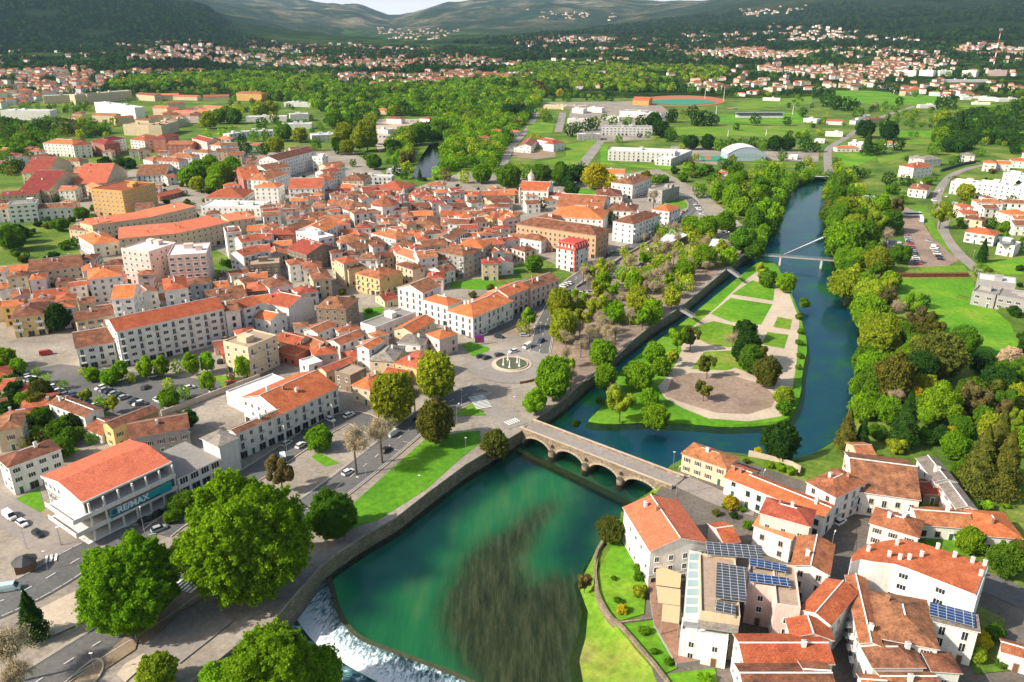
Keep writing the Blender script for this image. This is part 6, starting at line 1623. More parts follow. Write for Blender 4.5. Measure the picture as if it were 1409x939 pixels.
a7 = tfill(TL('5','0,0 1400,150 1408,700 700,900 300,939 0,900'), 70, (1.2, 2.6), 'dgoh', ('bush',), 42, tries=30)
a8 = tfill(TL('7','0,330 200,360 480,640 340,760 0,660'), 26, (2, 4), 'dgohb', ('bush', 'round'), 43, tries=30)
a9 = tfill([(1215,240),(1290,290),(1300,340),(1380,440),(1480,470),(1480,240),(1340,250)], 50, (1.8, 4), 'dgohb', ('bush', 'round'), 44, tries=20)
print('trees', len(TREES), a1, a2, a3, a4, a5)
# ------------------------------------------------------------ distant villages (far past three hundred houses): one mass
vil = [([(0,66),(1409,66),(1409,126),(760,124),(440,110),(150,125),(0,130)], 330), ([(620,100),(730,96),(740,110),(620,112)], 60), ([(900,58),(1250,50),(1330,90),(1000,92)], 130), ([(0,98),(120,95),(160,120),(0,150)], 170), ([(160,62),(260,55),(330,72),(250,85),(170,80)], 60), ([(150,80),(330,74),(480,95),(480,118),(330,100),(150,110)], 110), ([(330,55),(480,60),(560,80),(480,92),(340,75)], 140),
 ([(400,85),(560,80),(720,92),(720,112),(560,118),(440,112)], 330), ([(460,60),(640,72),(700,88),(560,82)], 90), ([(690,50),(800,52),(1000,58),(1100,70),(1000,78),(860,72),(720,66)], 330),
 ([(1000,70),(1150,72),(1280,95),(1200,118),(1060,100),(940,85)], 300), ([(930,45),(1080,30),(1180,45),(1250,55),(1150,60),(950,58)], 110), ([(1280,60),(1409,62),(1409,78),(1290,75)], 60), ([(520,38),(640,42),(600,56),(520,54)], 60), ([(720,15),(850,20),(850,30),(730,26)], 30), ([(1010,15),(1110,8),(1100,20),(1020,24)], 30),
 ([(930,112),(1160,118),(1160,128),(940,126)], 26), ([(1230,118),(1409,122),(1409,138),(1230,132)], 30)]
rg = random.Random(77); mw, mr, mt_ = MB(), MB(), 0
vb = MB(); VP = []
for poly, n in vil:
    xs_ = [p[0] for p in poly]; ys_ = [p[1] for p in poly]; k = 0; n = int(n*1.25)
    for _ in range(n*6):
        px, py = rg.uniform(min(xs_), max(xs_)), rg.uniform(min(ys_), max(ys_))
        if not inpoly(px, py, poly): continue
        p = hit(px, py)
        if p is None: continue
        if fbm(np.array([p.x/260.]), np.array([p.y/260.]))[0] < -.08: continue
        sc = 1+max(0, (p.y-2500))/9000; w, d, h = rg.uniform(9, 17)*sc, rg.uniform(8, 12)*sc, rg.choice((4.5, 6.5, 6.5, 9)); Mx = Matrix.Translation(p) @ Matrix.Rotation(rg.uniform(-.6, .6), 4, 'Z')
        wm_ = rg.choice((0, 0, 0, 1, 1, 2)); vb.box(-w/2, w/2, -d/2, d/2, -6, h, wm_, Mx, False); e = h; ri = d*.2; rm_ = rg.choice((3, 3, 4, 4, 5)); o_ = .4
        q = [Mx @ Vector(v) for v in ((-w/2-o_,-d/2-o_,e),(w/2+o_,-d/2-o_,e),(w/2+o_,d/2+o_,e),(-w/2-o_,d/2+o_,e),(-w/2+d*.3,0,e+ri),(w/2-d*.3,0,e+ri))]
        vb.face([q[0],q[1],q[5],q[4]], rm_); vb.face([q[2],q[3],q[4],q[5]], rm_); vb.face([q[1],q[2],q[5]], rm_); vb.face([q[3],q[0],q[4]], rm_)
        VP.append((p.x, p.y)); k += 1; mt_ += 1
        if k >= n: break
print('village houses', mt_)
tag(vb.build('distant_villages', [WM['w'], WM['c'], WM['p'], RM['o'], RM['t'], RM['b']]), 'white and orange villages scattered over the far slopes', 'village', None, 'stuff')
# ------------------------------------------------------------ woodland beyond the town (uncountable): one mass of leaf clumps
def vproj(x, y, z):
    d = y*CP-(z-CAMZ)*SP; u_ = y*SP+(z-CAMZ)*CP; return W0/2+F0*x/d, H0/2-F0*u_/d
def vinpoly(x, y, poly):
    c = np.zeros(len(x), bool); n = len(poly); j = n-1
    for i in range(n):
        xi, yi = poly[i]; xj, yj = poly[j]; cond = (yi > y) != (yj > y); c ^= cond & (x < (xj-xi)*(y-yi)/((yj-yi) or 1e-9)+xi); j = i
    return c
TA = np.array(TREES)
def wood_points(poly, sp, rs_, dens=1.0, noise=None):
    hs = [hit(x, max(y, 3)) for x, y in poly]; hs = [h_ for h_ in hs if h_]; y0, y1 = min(h_.y for h_ in hs)-20, max(h_.y for h_ in hs)+60; x0, x1 = min(h_.x for h_ in hs)-20, max(h_.x for h_ in hs)+20
    X_, Y_ = np.meshgrid(np.arange(x0, x1, sp), np.arange(y0, y1, sp)); X_ = X_.ravel()+rs_.uniform(-sp*.5, sp*.5, X_.size); Y_ = Y_.ravel()+rs_.uniform(-sp*.5, sp*.5, Y_.size)
    Z_ = zt(X_, Y_); u_, v_ = vproj(X_, Y_, Z_); k = vinpoly(u_, v_, poly) & (rs_.rand(len(X_)) < dens)
    if noise is not None: k &= fbm(X_/noise[0]+3, Y_/noise[0]) > noise[1]
    return X_[k], Y_[k], Z_[k]
rs_ = np.random.RandomState(5); WP = []
bl = sorted((q for q in PLAN if q[6] not in ('bare', 'cone', 'bush')), key=lambda q: -q[0]); rest = [q for q in PLAN if q[6] in ('bare', 'cone', 'bush')]
for q in bl[:296]+rest: grow(*q)
for q in bl[296:]: WP.append((q[1], q[2], q[3], q[4], q[5]))
nkeep = len(WP); print('trees to mass', nkeep)
woods = [ # polygon, spacing, size range, palette
 ([(150,112),(330,104),(450,108),(480,128),(560,118),(640,112),(742,92),(770,112),(760,130),(700,150),(640,175),(612,200),(585,205),(560,160),(500,160),(470,172),(440,152),(400,142),(350,135),(300,120),(150,126)], 10, (4.5, 8), 'ggbgyhgbd'),
 ([(610,196),(640,172),(690,150),(735,128),(745,140),(726,170),(702,190),(696,215),(688,236),(660,246),(640,244),(618,246),(606,226)], 9, (3.5, 6.5), 'bgybg'),
 ([(740,118),(800,122),(870,128),(930,126),(930,112),(1000,112),(1000,96),(900,92),(740,88),(700,96),(690,108)], 10, (3.5, 7), 'gybhyg'),
 ([(540,172),(606,180),(600,196),(572,200),(560,240),(548,232),(530,205)], 8, (3.5, 5.5), 'gyg'),
 ([(1290,172),(1330,160),(1409,146),(1500,150),(1500,225),(1409,214),(1350,205),(1300,215),(1285,195)], 8, (4, 7), 'dhgdh'),
 ([(440,132),(520,130),(520,170),(475,178),(455,165)], 9, (4, 6), 'gd'),
 ([(0,170),(55,180),(50,215),(30,240),(0,250)], 8, (4, 6), 'gdo'),
 ([(60,165),(120,172),(150,185),(110,195),(60,190)], 8, (3, 5), 'gdo')]
for poly, sp, sr, pal in woods:
    X_, Y_, Z_ = wood_points(poly, sp, rs_, 1.0, (75, -.11))
    for x, y, z in zip(X_, Y_, Z_): WP.append((x, y, z, rs_.uniform(*sr), pal[rs_.randint(len(pal))]))
# scattered valley trees between houses and fields, then dark forest on the slopes
for poly, sp, dens, noise, pal, sr in [
 ([(0,62),(1409,62),(1409,130),(1000,130),(740,120),(440,112),(150,130),(0,135)], 15, .55, (160, -.02), 'fhdhg', (3.5, 6)),
 ([(0,62),(330,62),(330,100),(0,100)], 14, .6, (220, .0), 'ffh', (4, 7)),
 ([(-50,-20),(250,-20),(335,50),(400,66),(0,72)], 17, .9, (300, -.16), 'fffh', (5, 8)),
 ([(400,66),(700,66),(1000,52),(1409,40),(1409,82),(480,104)], 17, .7, (260, -.03), 'ffhd', (5, 8)),
 ([(620,60),(860,34),(1000,16),(1409,-10),(1409,64),(1000,72),(860,68)], 20, .85, (340, -.07), 'ffh', (5, 9)),
 ([(205,100),(225,84),(245,72),(285,72),(318,98)], 13, .95, None, 'fff', (5, 8)),
 ([(0,135),(500,112),(1409,120),(1409,260),(1100,240),(900,235),(300,240),(0,260)], 13, .35, (60, .05), 'gdgy', (2.5, 4.5))]:
    X_, Y_, Z_ = wood_points(poly, sp, rs_, dens, noise)
    for x, y, z in zip(X_, Y_, Z_):
        WP.append((x, y, z, rs_.uniform(*sr), pal[rs_.randint(len(pal))]))
W_ = np.array([(a, b_, c, d) for a, b_, c, d, _ in WP]); PAL = {k: np.array(v[0]) for k, v in COLS.items()}; PC = np.array([PAL[w[4]] for w in WP])
# keep clear of buildings, roads, lawns and the river on the valley floor
keep = np.ones(len(W_), bool)
for r in RECTS:
    dx, dy = W_[:,0]-r[0], W_[:,1]-r[1]; c_, s_ = math.cos(r[2]), math.sin(r[2]); keep &= ~((np.abs(dx*c_+dy*s_) < r[3]/2+3) & (dy*c_-dx*s_ > -r[4]/2-10) & (dy*c_-dx*s_ < r[4]/2+3))
for P_, w_ in ROADS:
    for (ax, ay), (bx, by) in zip(P_, P_[1:]):
        l2 = (bx-ax)**2+(by-ay)**2 or 1e-9; t_ = np.clip(((W_[:,0]-ax)*(bx-ax)+(W_[:,1]-ay)*(by-ay))/l2, 0, 1); keep &= np.hypot(W_[:,0]-ax-t_*(bx-ax), W_[:,1]-ay-t_*(by-ay)) > w_/2+3
U_, V_ = vproj(W_[:,0], W_[:,1], W_[:,2])
for pg in CLEAR: keep &= ~vinpoly(U_, V_, pg)
keep &= ~vinpoly(W_[:,0], W_[:,1], HOLE2); keep[:nkeep] = True
VH = {}
for x, y in VP: VH.setdefault((int(x//25), int(y//25)), []).append((x, y))
for i_ in np.nonzero(keep)[0]:
    x, y = W_[i_,0], W_[i_,1]; cx_, cy_ = int(x//25), int(y//25)
    if any(abs(x-a) < 10 and -34 < y-b_ < 8 for i2 in (-1, 0, 1) for j2 in (-1, 0, 1, 2) for a, b_ in VH.get((cx_+i2, cy_+j2), ())): keep[i_] = False
last = len(W_)
W_, PC = W_[keep], PC[keep]; print('woodland trees', len(W_))
def clump_mass(name, W, PC, rs, label):
    dist = W[:,1]; nq = np.clip((260*(650/np.maximum(dist, 300))**1.4*(W[:,3]/5)), 10, 700).astype(int); idx = np.repeat(np.arange(len(W)), nq); n = len(idx); print(name, n)
    D = rs.normal(size=(n, 3)); D /= np.linalg.norm(D, axis=1, keepdims=True); rr = W[idx,3]; lump = 1+.22*np.sin(D[:,0]*5+idx)*np.cos(D[:,1]*4+idx*1.7)
    P = W[idx,:3]+D*(rr*lump*rs.uniform(.75, 1.02, n))[:,None]*np.array([1, 1, 1.05]); P[:,2] += rr*1.05; P[:,2] = np.maximum(P[:,2], W[idx,2]+.2)
    S = rr*np.clip(1.75/np.sqrt(nq[idx]), .085, .5)*rs.uniform(.7, 1.2, n); Cc = PC[idx]*np.repeat(rs.uniform(.75, 1.3, len(W)), nq)[:,None]
    me = quads_mesh(name, P, S, rs, LEAFV, D, Cc); o = link(name, me); tag(o, label, 'woodland', None, 'stuff'); return o
nearw = W_[:,1] < 1500
clump_mass('woodland', W_[nearw], PC[nearw], rs_, 'mixed spring woodland filling the valley floor beyond the town')
clump_mass('forest', W_[~nearw], PC[~nearw], rs_, 'dark forest and scattered trees covering the distant hillsides')
# ------------------------------------------------------------ vehicles
def paint():
    m, t, b, N, L = nodes('car_paint'); oi = N('ShaderNodeObjectInfo'); L(oi.outputs['Color'], b.inputs['Base Color']); b.inputs['Roughness'].default_value = .28; b.inputs['Coat Weight'].default_value = .4; return m
PAINT = paint(); M_['tyre'] = plain('tyre_rubber', (.02,.02,.02), .8)
def body_mesh(L_, W_, secs, name):
    """secs: (x, z_low, z_high, half-width factor)"""
    mb = MB(); rows_ = []
    for x, z0, z1, f in secs: w = W_/2*f; rows_.append([(x,-w,z0),(x,-w*1.0,z0+(z1-z0)*.6),(x,-w*.86,z1),(x,w*.86,z1),(x,w,z0+(z1-z0)*.6),(x,w,z0)])
    for a, b_ in zip(rows_, rows_[1:]):
        for i in range(5): mb.face([a[i], b_[i], b_[i+1], a[i+1]][::-1])
    mb.face(rows_[0]); mb.face(rows_[-1][::-1]); return mb.mesh(name, PAINT)
CARB = body_mesh(4.3, 1.8, [(-2.15,.35,.75,.85),(-2.05,.25,.92,.97),(-1.2,.22,1.0,1),(1.0,.22,.98,1),(1.9,.25,.82,.97),(2.15,.32,.62,.82)], 'body')
def cabin(x0, x1, x2, x3, z0, z1, w, name='windows'):
    mb = MB(); a = [(x0,-w,z0),(x3,-w,z0),(x3,w,z0),(x0,w,z0)]; b_ = [(x1,-w*.78,z1),(x2,-w*.78,z1),(x2,w*.78,z1),(x1,w*.78,z1)]
    for i in range(4): mb.face([a[i], a[(i+1) % 4], b_[(i+1) % 4], b_[i]], 1)
    mb.face([(p[0]*1, p[1], z1) for p in b_], 0); mb.box(x1-.02, x2+.02, -w*.79, w*.79, z1-.04, z1+.03, 0); return mb.mesh(name, [PAINT, M_['glass']])
CARC = cabin(-2.0,-1.45,.35,1.15,.95,1.46,.86)
VANB = body_mesh(5.0, 1.95, [(-2.5,.35,1.9,.95),(-2.4,.28,2.05,1),(1.1,.28,2.05,1),(1.7,.28,1.25,1),(2.4,.3,.95,.95),(2.5,.35,.7,.85)], 'body'); VANC = cabin(1.0,1.1,1.15,1.95,1.15,2.0,.93)
BUSB = body_mesh(12, 2.5, [(-6,.4,3.0,.96),(-5.9,.35,3.15,1),(5.8,.35,3.15,1),(6,.4,2.9,.96)], 'body')
_m = MB(); _m.box(-5.6,5.9,-1.27,1.27,1.5,2.6,0); BUSC = _m.mesh('windows', [M_['glass']])
def wheel():
    mb = MB(); n = 12
    for i in range(n):
        a, b_ = 2*math.pi*i/n, 2*math.pi*(i+1)/n; P_ = lambda t_, y, r=.32: (math.cos(t_)*r, y, math.sin(t_)*r)
        mb.face([P_(a,-.1), P_(b_,-.1), P_(b_,.1), P_(a,.1)]); mb.face([(0,-.1,0), P_(a,-.1), P_(b_,-.1)]); mb.face([(0,.1,0), P_(b_,.1), P_(a,.1)])
        mb.face([(0,-.11,0), P_(a,-.11,.18), P_(b_,-.11,.18)], 1); mb.face([(0,.11,0), P_(b_,.11,.18), P_(a,.11,.18)], 1)
    return mb.mesh('wheel', [M_['tyre'], M_['steel']])
WHL = wheel()
CCOL = {'w': ((.75,.75,.74), 'white'), 'k': ((.02,.022,.025), 'black'), 's': ((.38,.39,.40), 'silver'), 'd': ((.08,.085,.09), 'dark grey'), 'b': ((.03,.06,.16), 'navy'), 'r': ((.40,.03,.025), 'red'), 'l': ((.45,.58,.60), 'pale blue'), 'g': ((.05,.16,.07), 'green')}
CARS = []
def car(px, py, to, c, kind='car', z=.13, label=None):
    p = G(px, py, z); q = G(*to, z); p.z = z+gz(p.x, p.y)*0; return car_w(p, math.atan2(q.y-p.y, q.x-p.x), c, kind, label)
def car_w(p, ang, c, kind='car', label=None):
    root = empty({'car': 'car', 'van': 'van', 'bus': 'bus'}[kind], p, ang); B_, C_ = {'car': (CARB, CARC), 'van': (VANB, VANC), 'bus': (BUSB, BUSC)}[kind]
    cc = (*CCOL[c][0], 1); o = link('body', B_, root); o.color = cc; o = link('windows', C_, root); o.color = cc
    wx = {'car': 1.35, 'van': 1.6, 'bus': 4.0}[kind]; wy = {'car': .82, 'van': .88, 'bus': 1.15}[kind]
    if math.hypot(p.x, p.y) < 420 or kind == 'bus':
        for sx in (-1, 1):
            for sy in (-1, 1): o = link('wheel', WHL, root, (sx*wx, sy*wy, .32)); o.scale = (1.4, 1, 1.4) if kind == 'bus' else (1, 1, 1)
    CARS.append(root); INFO.append((root, CCOL[c][1]+' '+{'car': 'car', 'van': 'van', 'bus': 'coach'}[kind], {'car': 'car', 'van': 'van', 'bus': 'coach'}[kind], label, None)); return root
def carrow(tile, a, b_, n, mode, rs, cols='wwskdkbswr', z=.13, skip=.1):
    rg = random.Random(rs); A_, B_ = G(*T(tile, *a), z), G(*T(tile, *b_), z); d = B_-A_; an = math.atan2(d.y, d.x)+(math.pi/2 if mode == 'x' else 0 if mode == 'p' else mode)
    mx = int(d.length/(2.6 if mode != 'p' else 5.4))+1; n = min(n, mx)
    for k in range(n):
        if rg.random() < skip: continue
        car_w(A_+d*((k+.5)/n), an+rg.uniform(-.05, .05)+(math.pi if rg.random() < .5 else 0), rg.choice(cols))
carrow('7', (75,285), (560,495), 24, 'x', 1); carrow('7', (530,368), (760,462), 9, 'x', 2, 'wwskkks'); carrow('R', (790,470), (855,632), 16, 'x', 3, skip=.05); carrow('R', (905,500), (985,625), 9, 'x', 4)
carrow('4', (305,128), (308,222), 12, 'x', 5, 'skkdws'); carrow('4', (375,125), (390,215), 12, 'x', 6, 'skkdws'); carrow('W', (380,520), (520,530), 10, 'x', 7); carrow('W', (360,580), (500,590), 10, 'x', 8); carrow('W', (345,640), (430,645), 8, 'x', 9)
carrow('W', (560,455), (800,455), 14, 'x', 10, 'wws'); carrow('6', (960,330), (1045,262), 7, 'p', 11); carrow('6', (1085,240), (1120,300), 7, 'x', 12, 'wwsk'); carrow('6', (1220,400), (1350,362), 10, 'x', 13, 'wwsk')
carrow('6', (360,690), (410,665), 3, 'x', 14, 'wws'); carrow('6', (450,725), (580,712), 5, 'p', 15, 'wks'); carrow('6', (735,595), (820,560), 6, 'x', 16, 'wskk'); carrow('8', (1240,75), (1380,20), 5, 'p', 17, 'wwsk', skip=.2)
carrow('6', (10,895), (60,865), 3, 'p', 18, 'wws'); carrow('6', (580,535), (640,500), 3, 'p', 19, 'kd'); carrow('X', (30,600), (140,540), 8, 'p', 20, 'wsk')
for t_, x, y, tx, ty, c, k in (('7',780,370,800,350,'d','car'),('7',825,308,860,300,'w','car'),('7',850,440,870,450,'w','car'),('7',910,490,950,480,'s','car'),('7',985,460,1020,450,'w','car'),('7',1040,432,1070,420,'k','car'),
    ('7',1155,386,1190,375,'w','car'),('7',1240,345,1280,330,'r','car'),('7',1186,230,1200,210,'k','car'),('7',250,188,300,180,'r','van'),('7',1020,372,1050,365,'w','car'),('7',735,450,780,445,'k','car'),('7',760,460,800,455,'d','car'),
    ('8',450,545,500,570,'w','car'),('8',550,520,600,500,'w','car'),('8',215,672,270,640,'s','car'),('8',290,683,330,655,'w','car'),('8',785,620,830,590,'w','van'),('8',748,708,800,670,'k','car'),('8',545,828,600,800,'w','car'),('8',195,760,200,790,'w','van'),('8',152,790,190,830,'w','car'),('8',325,605,370,580,'d','car'),('8',925,540,970,520,'k','car'),
    ('a',48,148,80,170,'w','van'),('a',108,182,140,205,'w','car'),('a',185,232,215,250,'k','car'),('a',50,495,110,485,'l','van'),('a',700,168,740,150,'k','car'),('a',770,132,810,110,'k','car'),('a',765,208,800,195,'s','car'),('a',570,662,600,640,'b','car'),
    ('K',255,592,290,570,'w','car'),('R',965,242,980,225,'w','car'),('R',935,292,900,290,'w','car'),('R',1000,272,1020,250,'w','car'),('R',1040,312,1020,310,'s','van'),('R',940,540,970,550,'w','van'),('R',1180,840,1220,850,'s','car'),
    ('6',670,493,700,478,'w','car'),('6',840,487,870,480,'w','van'),('6',750,445,790,430,'w','car'),('6',545,722,590,712,'w','car'),('6',403,712,430,700,'s','car'),('6',475,718,500,710,'k','car')):
    car(*T(t_, x, y), T(t_, tx, ty), c, k)
TILE['J'] = (640,440,8.775)
for x, y, tx, ty, c, k in ((195,458,240,450,'k','car'),(258,472,300,455,'k','car'),(410,437,460,425,'d','car'),(580,397,530,410,'w','car'),(750,338,700,365,'w','van'),(915,268,870,300,'b','car'),(225,178,270,160,'w','car'),(400,68,440,40,'s','van'),(410,218,470,225,'k','car'),(720,200,760,200,'s','car')):
    car(*T('J', x, y), T('J', tx, ty), c, k)
for x, y, tx, ty in ((820,372,870,372),(868,398,862,370)): car(*T('R', x, y), T('R', tx, ty), 'w', 'bus')
# ------------------------------------------------------------ lamps, masts and small things
def lamp_proto(h, arm):
    mb = MB(); mb.cyl(0,0,0,.5,.12,.09,8); mb.cyl(0,0,.5,h,.07,.045,8); pole = mb.mesh('pole', M_['steel'])
    mb = MB(); mb.tube(Vector((0,0,h-.05)), Vector((arm,0,h+.25)), .04, .035, 6) if arm else None; mb.box(arm-.35, arm+.35, -.14, .14, h+.15, h+.32, 0); return pole, mb.mesh('lamp_head', M_['white'])
LP, LPT = lamp_proto(5.5, 0), lamp_proto(9, 1.4)
def lamp(px, py, tall=False, rz=0, z=0.05):
    p = G(px, py, z); root = empty('street_lamp', p, rz); a, b_ = LPT if tall else LP; link('pole', a, root); link('lamp_head', b_, root)
    INFO.append((root, 'tall grey street lamp' if tall else 'slim grey park lamp', 'street lamp', None, None))
for t_, x, y in (('8',1178,720),('8',1155,455),('9',108,492),('8',790,815),('8',930,928),('8',600,938),('b',505,190),('b',380,285),('N',255,850),('a',295,280),('a',890,530),('a',1010,430),('a',655,740),('a',460,900),('a',230,400),('E',300,460),('E',385,460),('E',455,470),('M',1250,490),('6',560,720),('6',440,690),('J',835,240),('J',910,180),('J',665,320),('J',170,200)):
    lamp(*T(t_, x, y))
for t_, x, y, r_ in (('6',690,560,2),('6',840,470,2),('6',960,390,2),('8',1130,590,1),('8',640,840,2),('a',700,250,2),('a',130,300,0),('M',1268,668,1),('R',1130,640,1),('d',20,60,1),('d',350,370,1),('8',470,600,2),('8',215,720,2),('7',560,500,1),('7',1100,400,1)):
    lamp(*T(t_, x, y), True, r_)
def mast(px, py, top, name, label, cat, red=False, r=.5):
    p = hit(px, py); d = p.y*CP-(p.z-CAMZ)*SP; h = (py-top)*d/F0*1.03; root = empty(name, p); n = 8 if red else 1
    for k in range(n): mb = MB(); mb.cyl(0,0,h*k/n,h*(k+1)/n,r*(1-.5*k/n),r*(1-.5*(k+1)/n),8); mb.build('mast_section', [M_['redpaint'] if red and k % 2 else M_['white']], root)
    mb = MB(); mb.box(-r*3, r*3, -r, r, h-2*r, h+r*1.5, 0); mb.build('antenna' if red else 'floodlight', [M_['steel']], root); INFO.append((root, '', cat, label, None))
mast(1367, 91, 46, 'radio_mast', 'tall thin red and white radio mast above the red hillside block', 'radio mast', True, 1.6)
for x, y, t_, lb in ((292,270,190,'floodlight mast at the far side of the running track'),(443,290,185,'floodlight mast beside the small houses near the track'),(383,395,330,'floodlight mast at the far edge of the pitch left of the grandstand'),(1000,400,325,'floodlight mast at the right end of the grandstand'),(478,575,515,'floodlight mast on the near touchline of the pitch'),(785,570,515,'floodlight mast on the near touchline opposite the grandstand')):
    a, b_ = T('Y', x, y); mast(a, b_, T('Y', x, t_)[1], 'floodlight_mast', lb, 'floodlight mast', r=.45)
# parasols, digger, totem, kiosk
def parasol(px, py, mat, label, r=2.2):
    root = empty('parasol', G(px, py, .05)); mb = MB(); mb.cyl(0,0,0,2.6,.05,n=6); mb.build('pole', [M_['steel']], root); mb = MB(); mb.cyl(0,0,2.3,3.0,r,.1,10); mb.build('canopy', [mat], root); INFO.append((root, '', 'parasol', label, None))
parasol(*T('a',1040,485), plain('red_canvas', (.6,.02,.02), .7), 'red parasol at the building site under the largest tree')
c0 = G(*T('a',1140,520), .05); root = empty('digger', c0, R(25)); m_or = plain('orange_machine_paint', (.70,.20,.02), .4)
mb = MB(); mb.box(-1.6,1.6,-1.3,-.8,0,.8,0); mb.build('track', [M_['tyre']], root); mb = MB(); mb.box(-1.6,1.6,.8,1.3,0,.8,0); mb.build('track', [M_['tyre']], root)
mb = MB(); mb.box(-1.7,1.2,-1.2,1.2,.9,1.9,0); mb.build('body', [m_or], root); mb = MB(); mb.box(-.2,1.2,-.1,1.1,1.9,3.0,0); mb.build('cab', [M_['glass']], root)
mb = MB(); mb.tube(Vector((1.1,-.5,1.6)), Vector((3.4,-.5,3.6)), .25, .2, 4); mb.tube(Vector((3.4,-.5,3.6)), Vector((4.8,-.5,1.4)), .2, .14, 4); mb.build('arm', [m_or], root); mb = MB(); mb.box(4.4,5.3,-1,0,.6,1.4,0); mb.build('bucket', [M_['dark']], root)
INFO.append((root, '', 'digger', 'small orange digger working in the shade of the largest tree', None))
c0 = G(*T('J',175,300), .1); root = empty('advertising_panel', c0, R(10)); mb = MB(); mb.box(-2,2,-.15,.15,.8,4.4,0); mb.build('board', [plain('purple_print', (.25,.03,.22), .4, var=.4, scale=.8)], root); mb = MB(); mb.box(-1.7,-1.5,-.1,.1,0,.8,0); mb.box(1.5,1.7,-.1,.1,0,.8,0); mb.build('post', [M_['steel']], root); INFO.append((root, '', 'advertising panel', 'purple advertising panel on the small lawn beside the roundabout', None))
c0 = G(*T('a',127,395), .05); root = empty('kiosk', c0, R(20)); mb = MB(); mb.box(-2,2,-2,2,0,2.6,0); mb.build('wall', [M_['brownwood']], root); mb = MB(); mb.cyl(0,0,2.6,4.2,3.1,.1,8); mb.build('roof', [M_['dark']], root); INFO.append((root, '', 'kiosk', 'small dark octagonal kiosk beside the road junction', None))
# garden and terrace walls, hedges
def wallpath(name, pts, z, h, w, mat, label, cat, zb=None):
    P_ = [G(*T(t_, x, y), z) for t_, x, y in pts]; P_ = smooth_line(P_, 1); o0 = P_[0].copy(); S = strip_pts(P_, w); mb = MB(); s = 0
    for (a, b_), (c_, d) in zip(S, S[1:]):
        q = [p-o0 for p in (a, b_, c_, d)]; u_ = Vector((0,0,h)); dn = Vector((0,0,-1.5)); l = (c_-a).length
        mb.face([q[1]+u_, q[3]+u_, q[2]+u_, q[0]+u_], 0, [(s,0),(s+l,0),(s+l,w),(s,w)]); mb.face([q[1]+dn, q[3]+dn, q[3]+u_, q[1]+u_], 0, [(s,-1.5),(s+l,-1.5),(s+l,h),(s,h)]); mb.face([q[2]+dn, q[0]+dn, q[0]+u_, q[2]+u_], 0, [(s,-1.5),(s+l,-1.5),(s+l,h),(s,h)]); s += l
    mb.face([S[0][0]-o0+Vector((0,0,-1.5)), S[0][1]-o0+Vector((0,0,-1.5)), S[0][1]-o0+Vector((0,0,h)), S[0][0]-o0+Vector((0,0,h))]) 
    o = mb.build(name, [mat], None, o0); INFO.append((o, '', cat, label, None)); return o
rub = M_['granite']
wallpath('garden_wall', [('c',530,260),('c',482,330),('c',485,440),('c',500,540),('c',560,640),('c',600,665),('c',690,770),('c',800,900),('c',840,960)], 0, .9, .7, rub, 'rubble stone garden wall curving above the riverside meadow', 'garden wall')
wallpath('garden_wall', [('c',600,660),('c',760,640)], 0, .7, .5, rub, 'short stone garden wall between the two riverside lawns', 'garden wall')
wallpath('retaining_wall', [('6',440,690),('6',520,640),('6',600,590),('6',700,520),('6',830,450),('6',940,385)], 0, 1.2, .6, M_['path'], 'pale retaining wall between the quay street and the tree-lined promenade', 'retaining wall')
wallpath('garden_wall', [('E',880,150),('E',1000,180),('E',1300,260),('E',1280,330)], 0, 1.5, .5, M_['path'], 'stone garden wall behind the long orange roofed row house', 'garden wall')
wallpath('roadside_wall', [('4',0,560),('7',70,140),('7',320,100)], 0, 1.5, .5, rub, 'stone wall beside the road above the car park', 'roadside wall') if False else None
wallpath('boundary_wall', [('7',870,520),('7',1200,395),('7',1400,320)], 0, 2.2, .4, M_['path'], 'grey boundary wall along the near side of the car park', 'boundary wall')
wallpath('boundary_wall', [('7',60,310),('7',240,400),('7',560,560)], 0, 1.6, .4, M_['path'], 'long boundary wall below the row of parked cars', 'boundary wall')
wallpath('low_wall', [('8',340,690),('8',380,660),('8',700,900)], 0, .5, .4, M_['path'], 'low kerb wall around the grass beside the avenue', 'low wall') if False else None
wallpath('bench_wall', [('J',660,775),('J',740,765),('J',900,720)], 0, .9, .5, M_['brownwood'], 'long dark bench beside the bright green tree by the roundabout', 'bench')
M_['hedge'] = ground_mat('clipped_hedge', [(.3, (.05,.10,.012)), (.7, (.14,.20,.03))], .8, 2.0, var=.4, bumpd=.4); M_['redhedge'] = ground_mat('red_hedge', [(.3, (.10,.03,.02)), (.7, (.20,.07,.04))], .8, 2.0, var=.4, bumpd=.4)
wallpath('hedge', [('c',620,150),('c',680,100),('c',760,50)], 0, 1.5, 1.8, M_['hedge'], 'clipped yellow-green hedge running up to the end of the stone bridge', 'hedge')
wallpath('hedge', [('R',655,690),('R',800,690),('R',1110,688)], 0, 1.8, 2.5, M_['redhedge'], 'dark red hedge along the top of the big lawn', 'hedge')
wallpath('hedge', [('R',1060,800),('R',1240,850),('R',1300,870),('R',1409,880)], 0, 1.5, 2, M_['hedge'], 'hedge in front of the modern grey houses', 'hedge')
wallpath('hedge', [('R',970,140),('R',1080,105),('R',1150,95)], 0, 2.5, 1.5, plain('dark_hedge', (.03,.05,.02), .9), 'dark hedge beside the curving road on the hillside', 'hedge')
wallpath('low_wall', [('a',300,960),('a',430,845),('a',470,828),('a',500,850),('a',490,900),('a',440,960)], 0, .5, .35, M_['path'], 'low curved kerb wall around the unfinished planting bed near the bare trees', 'low wall')
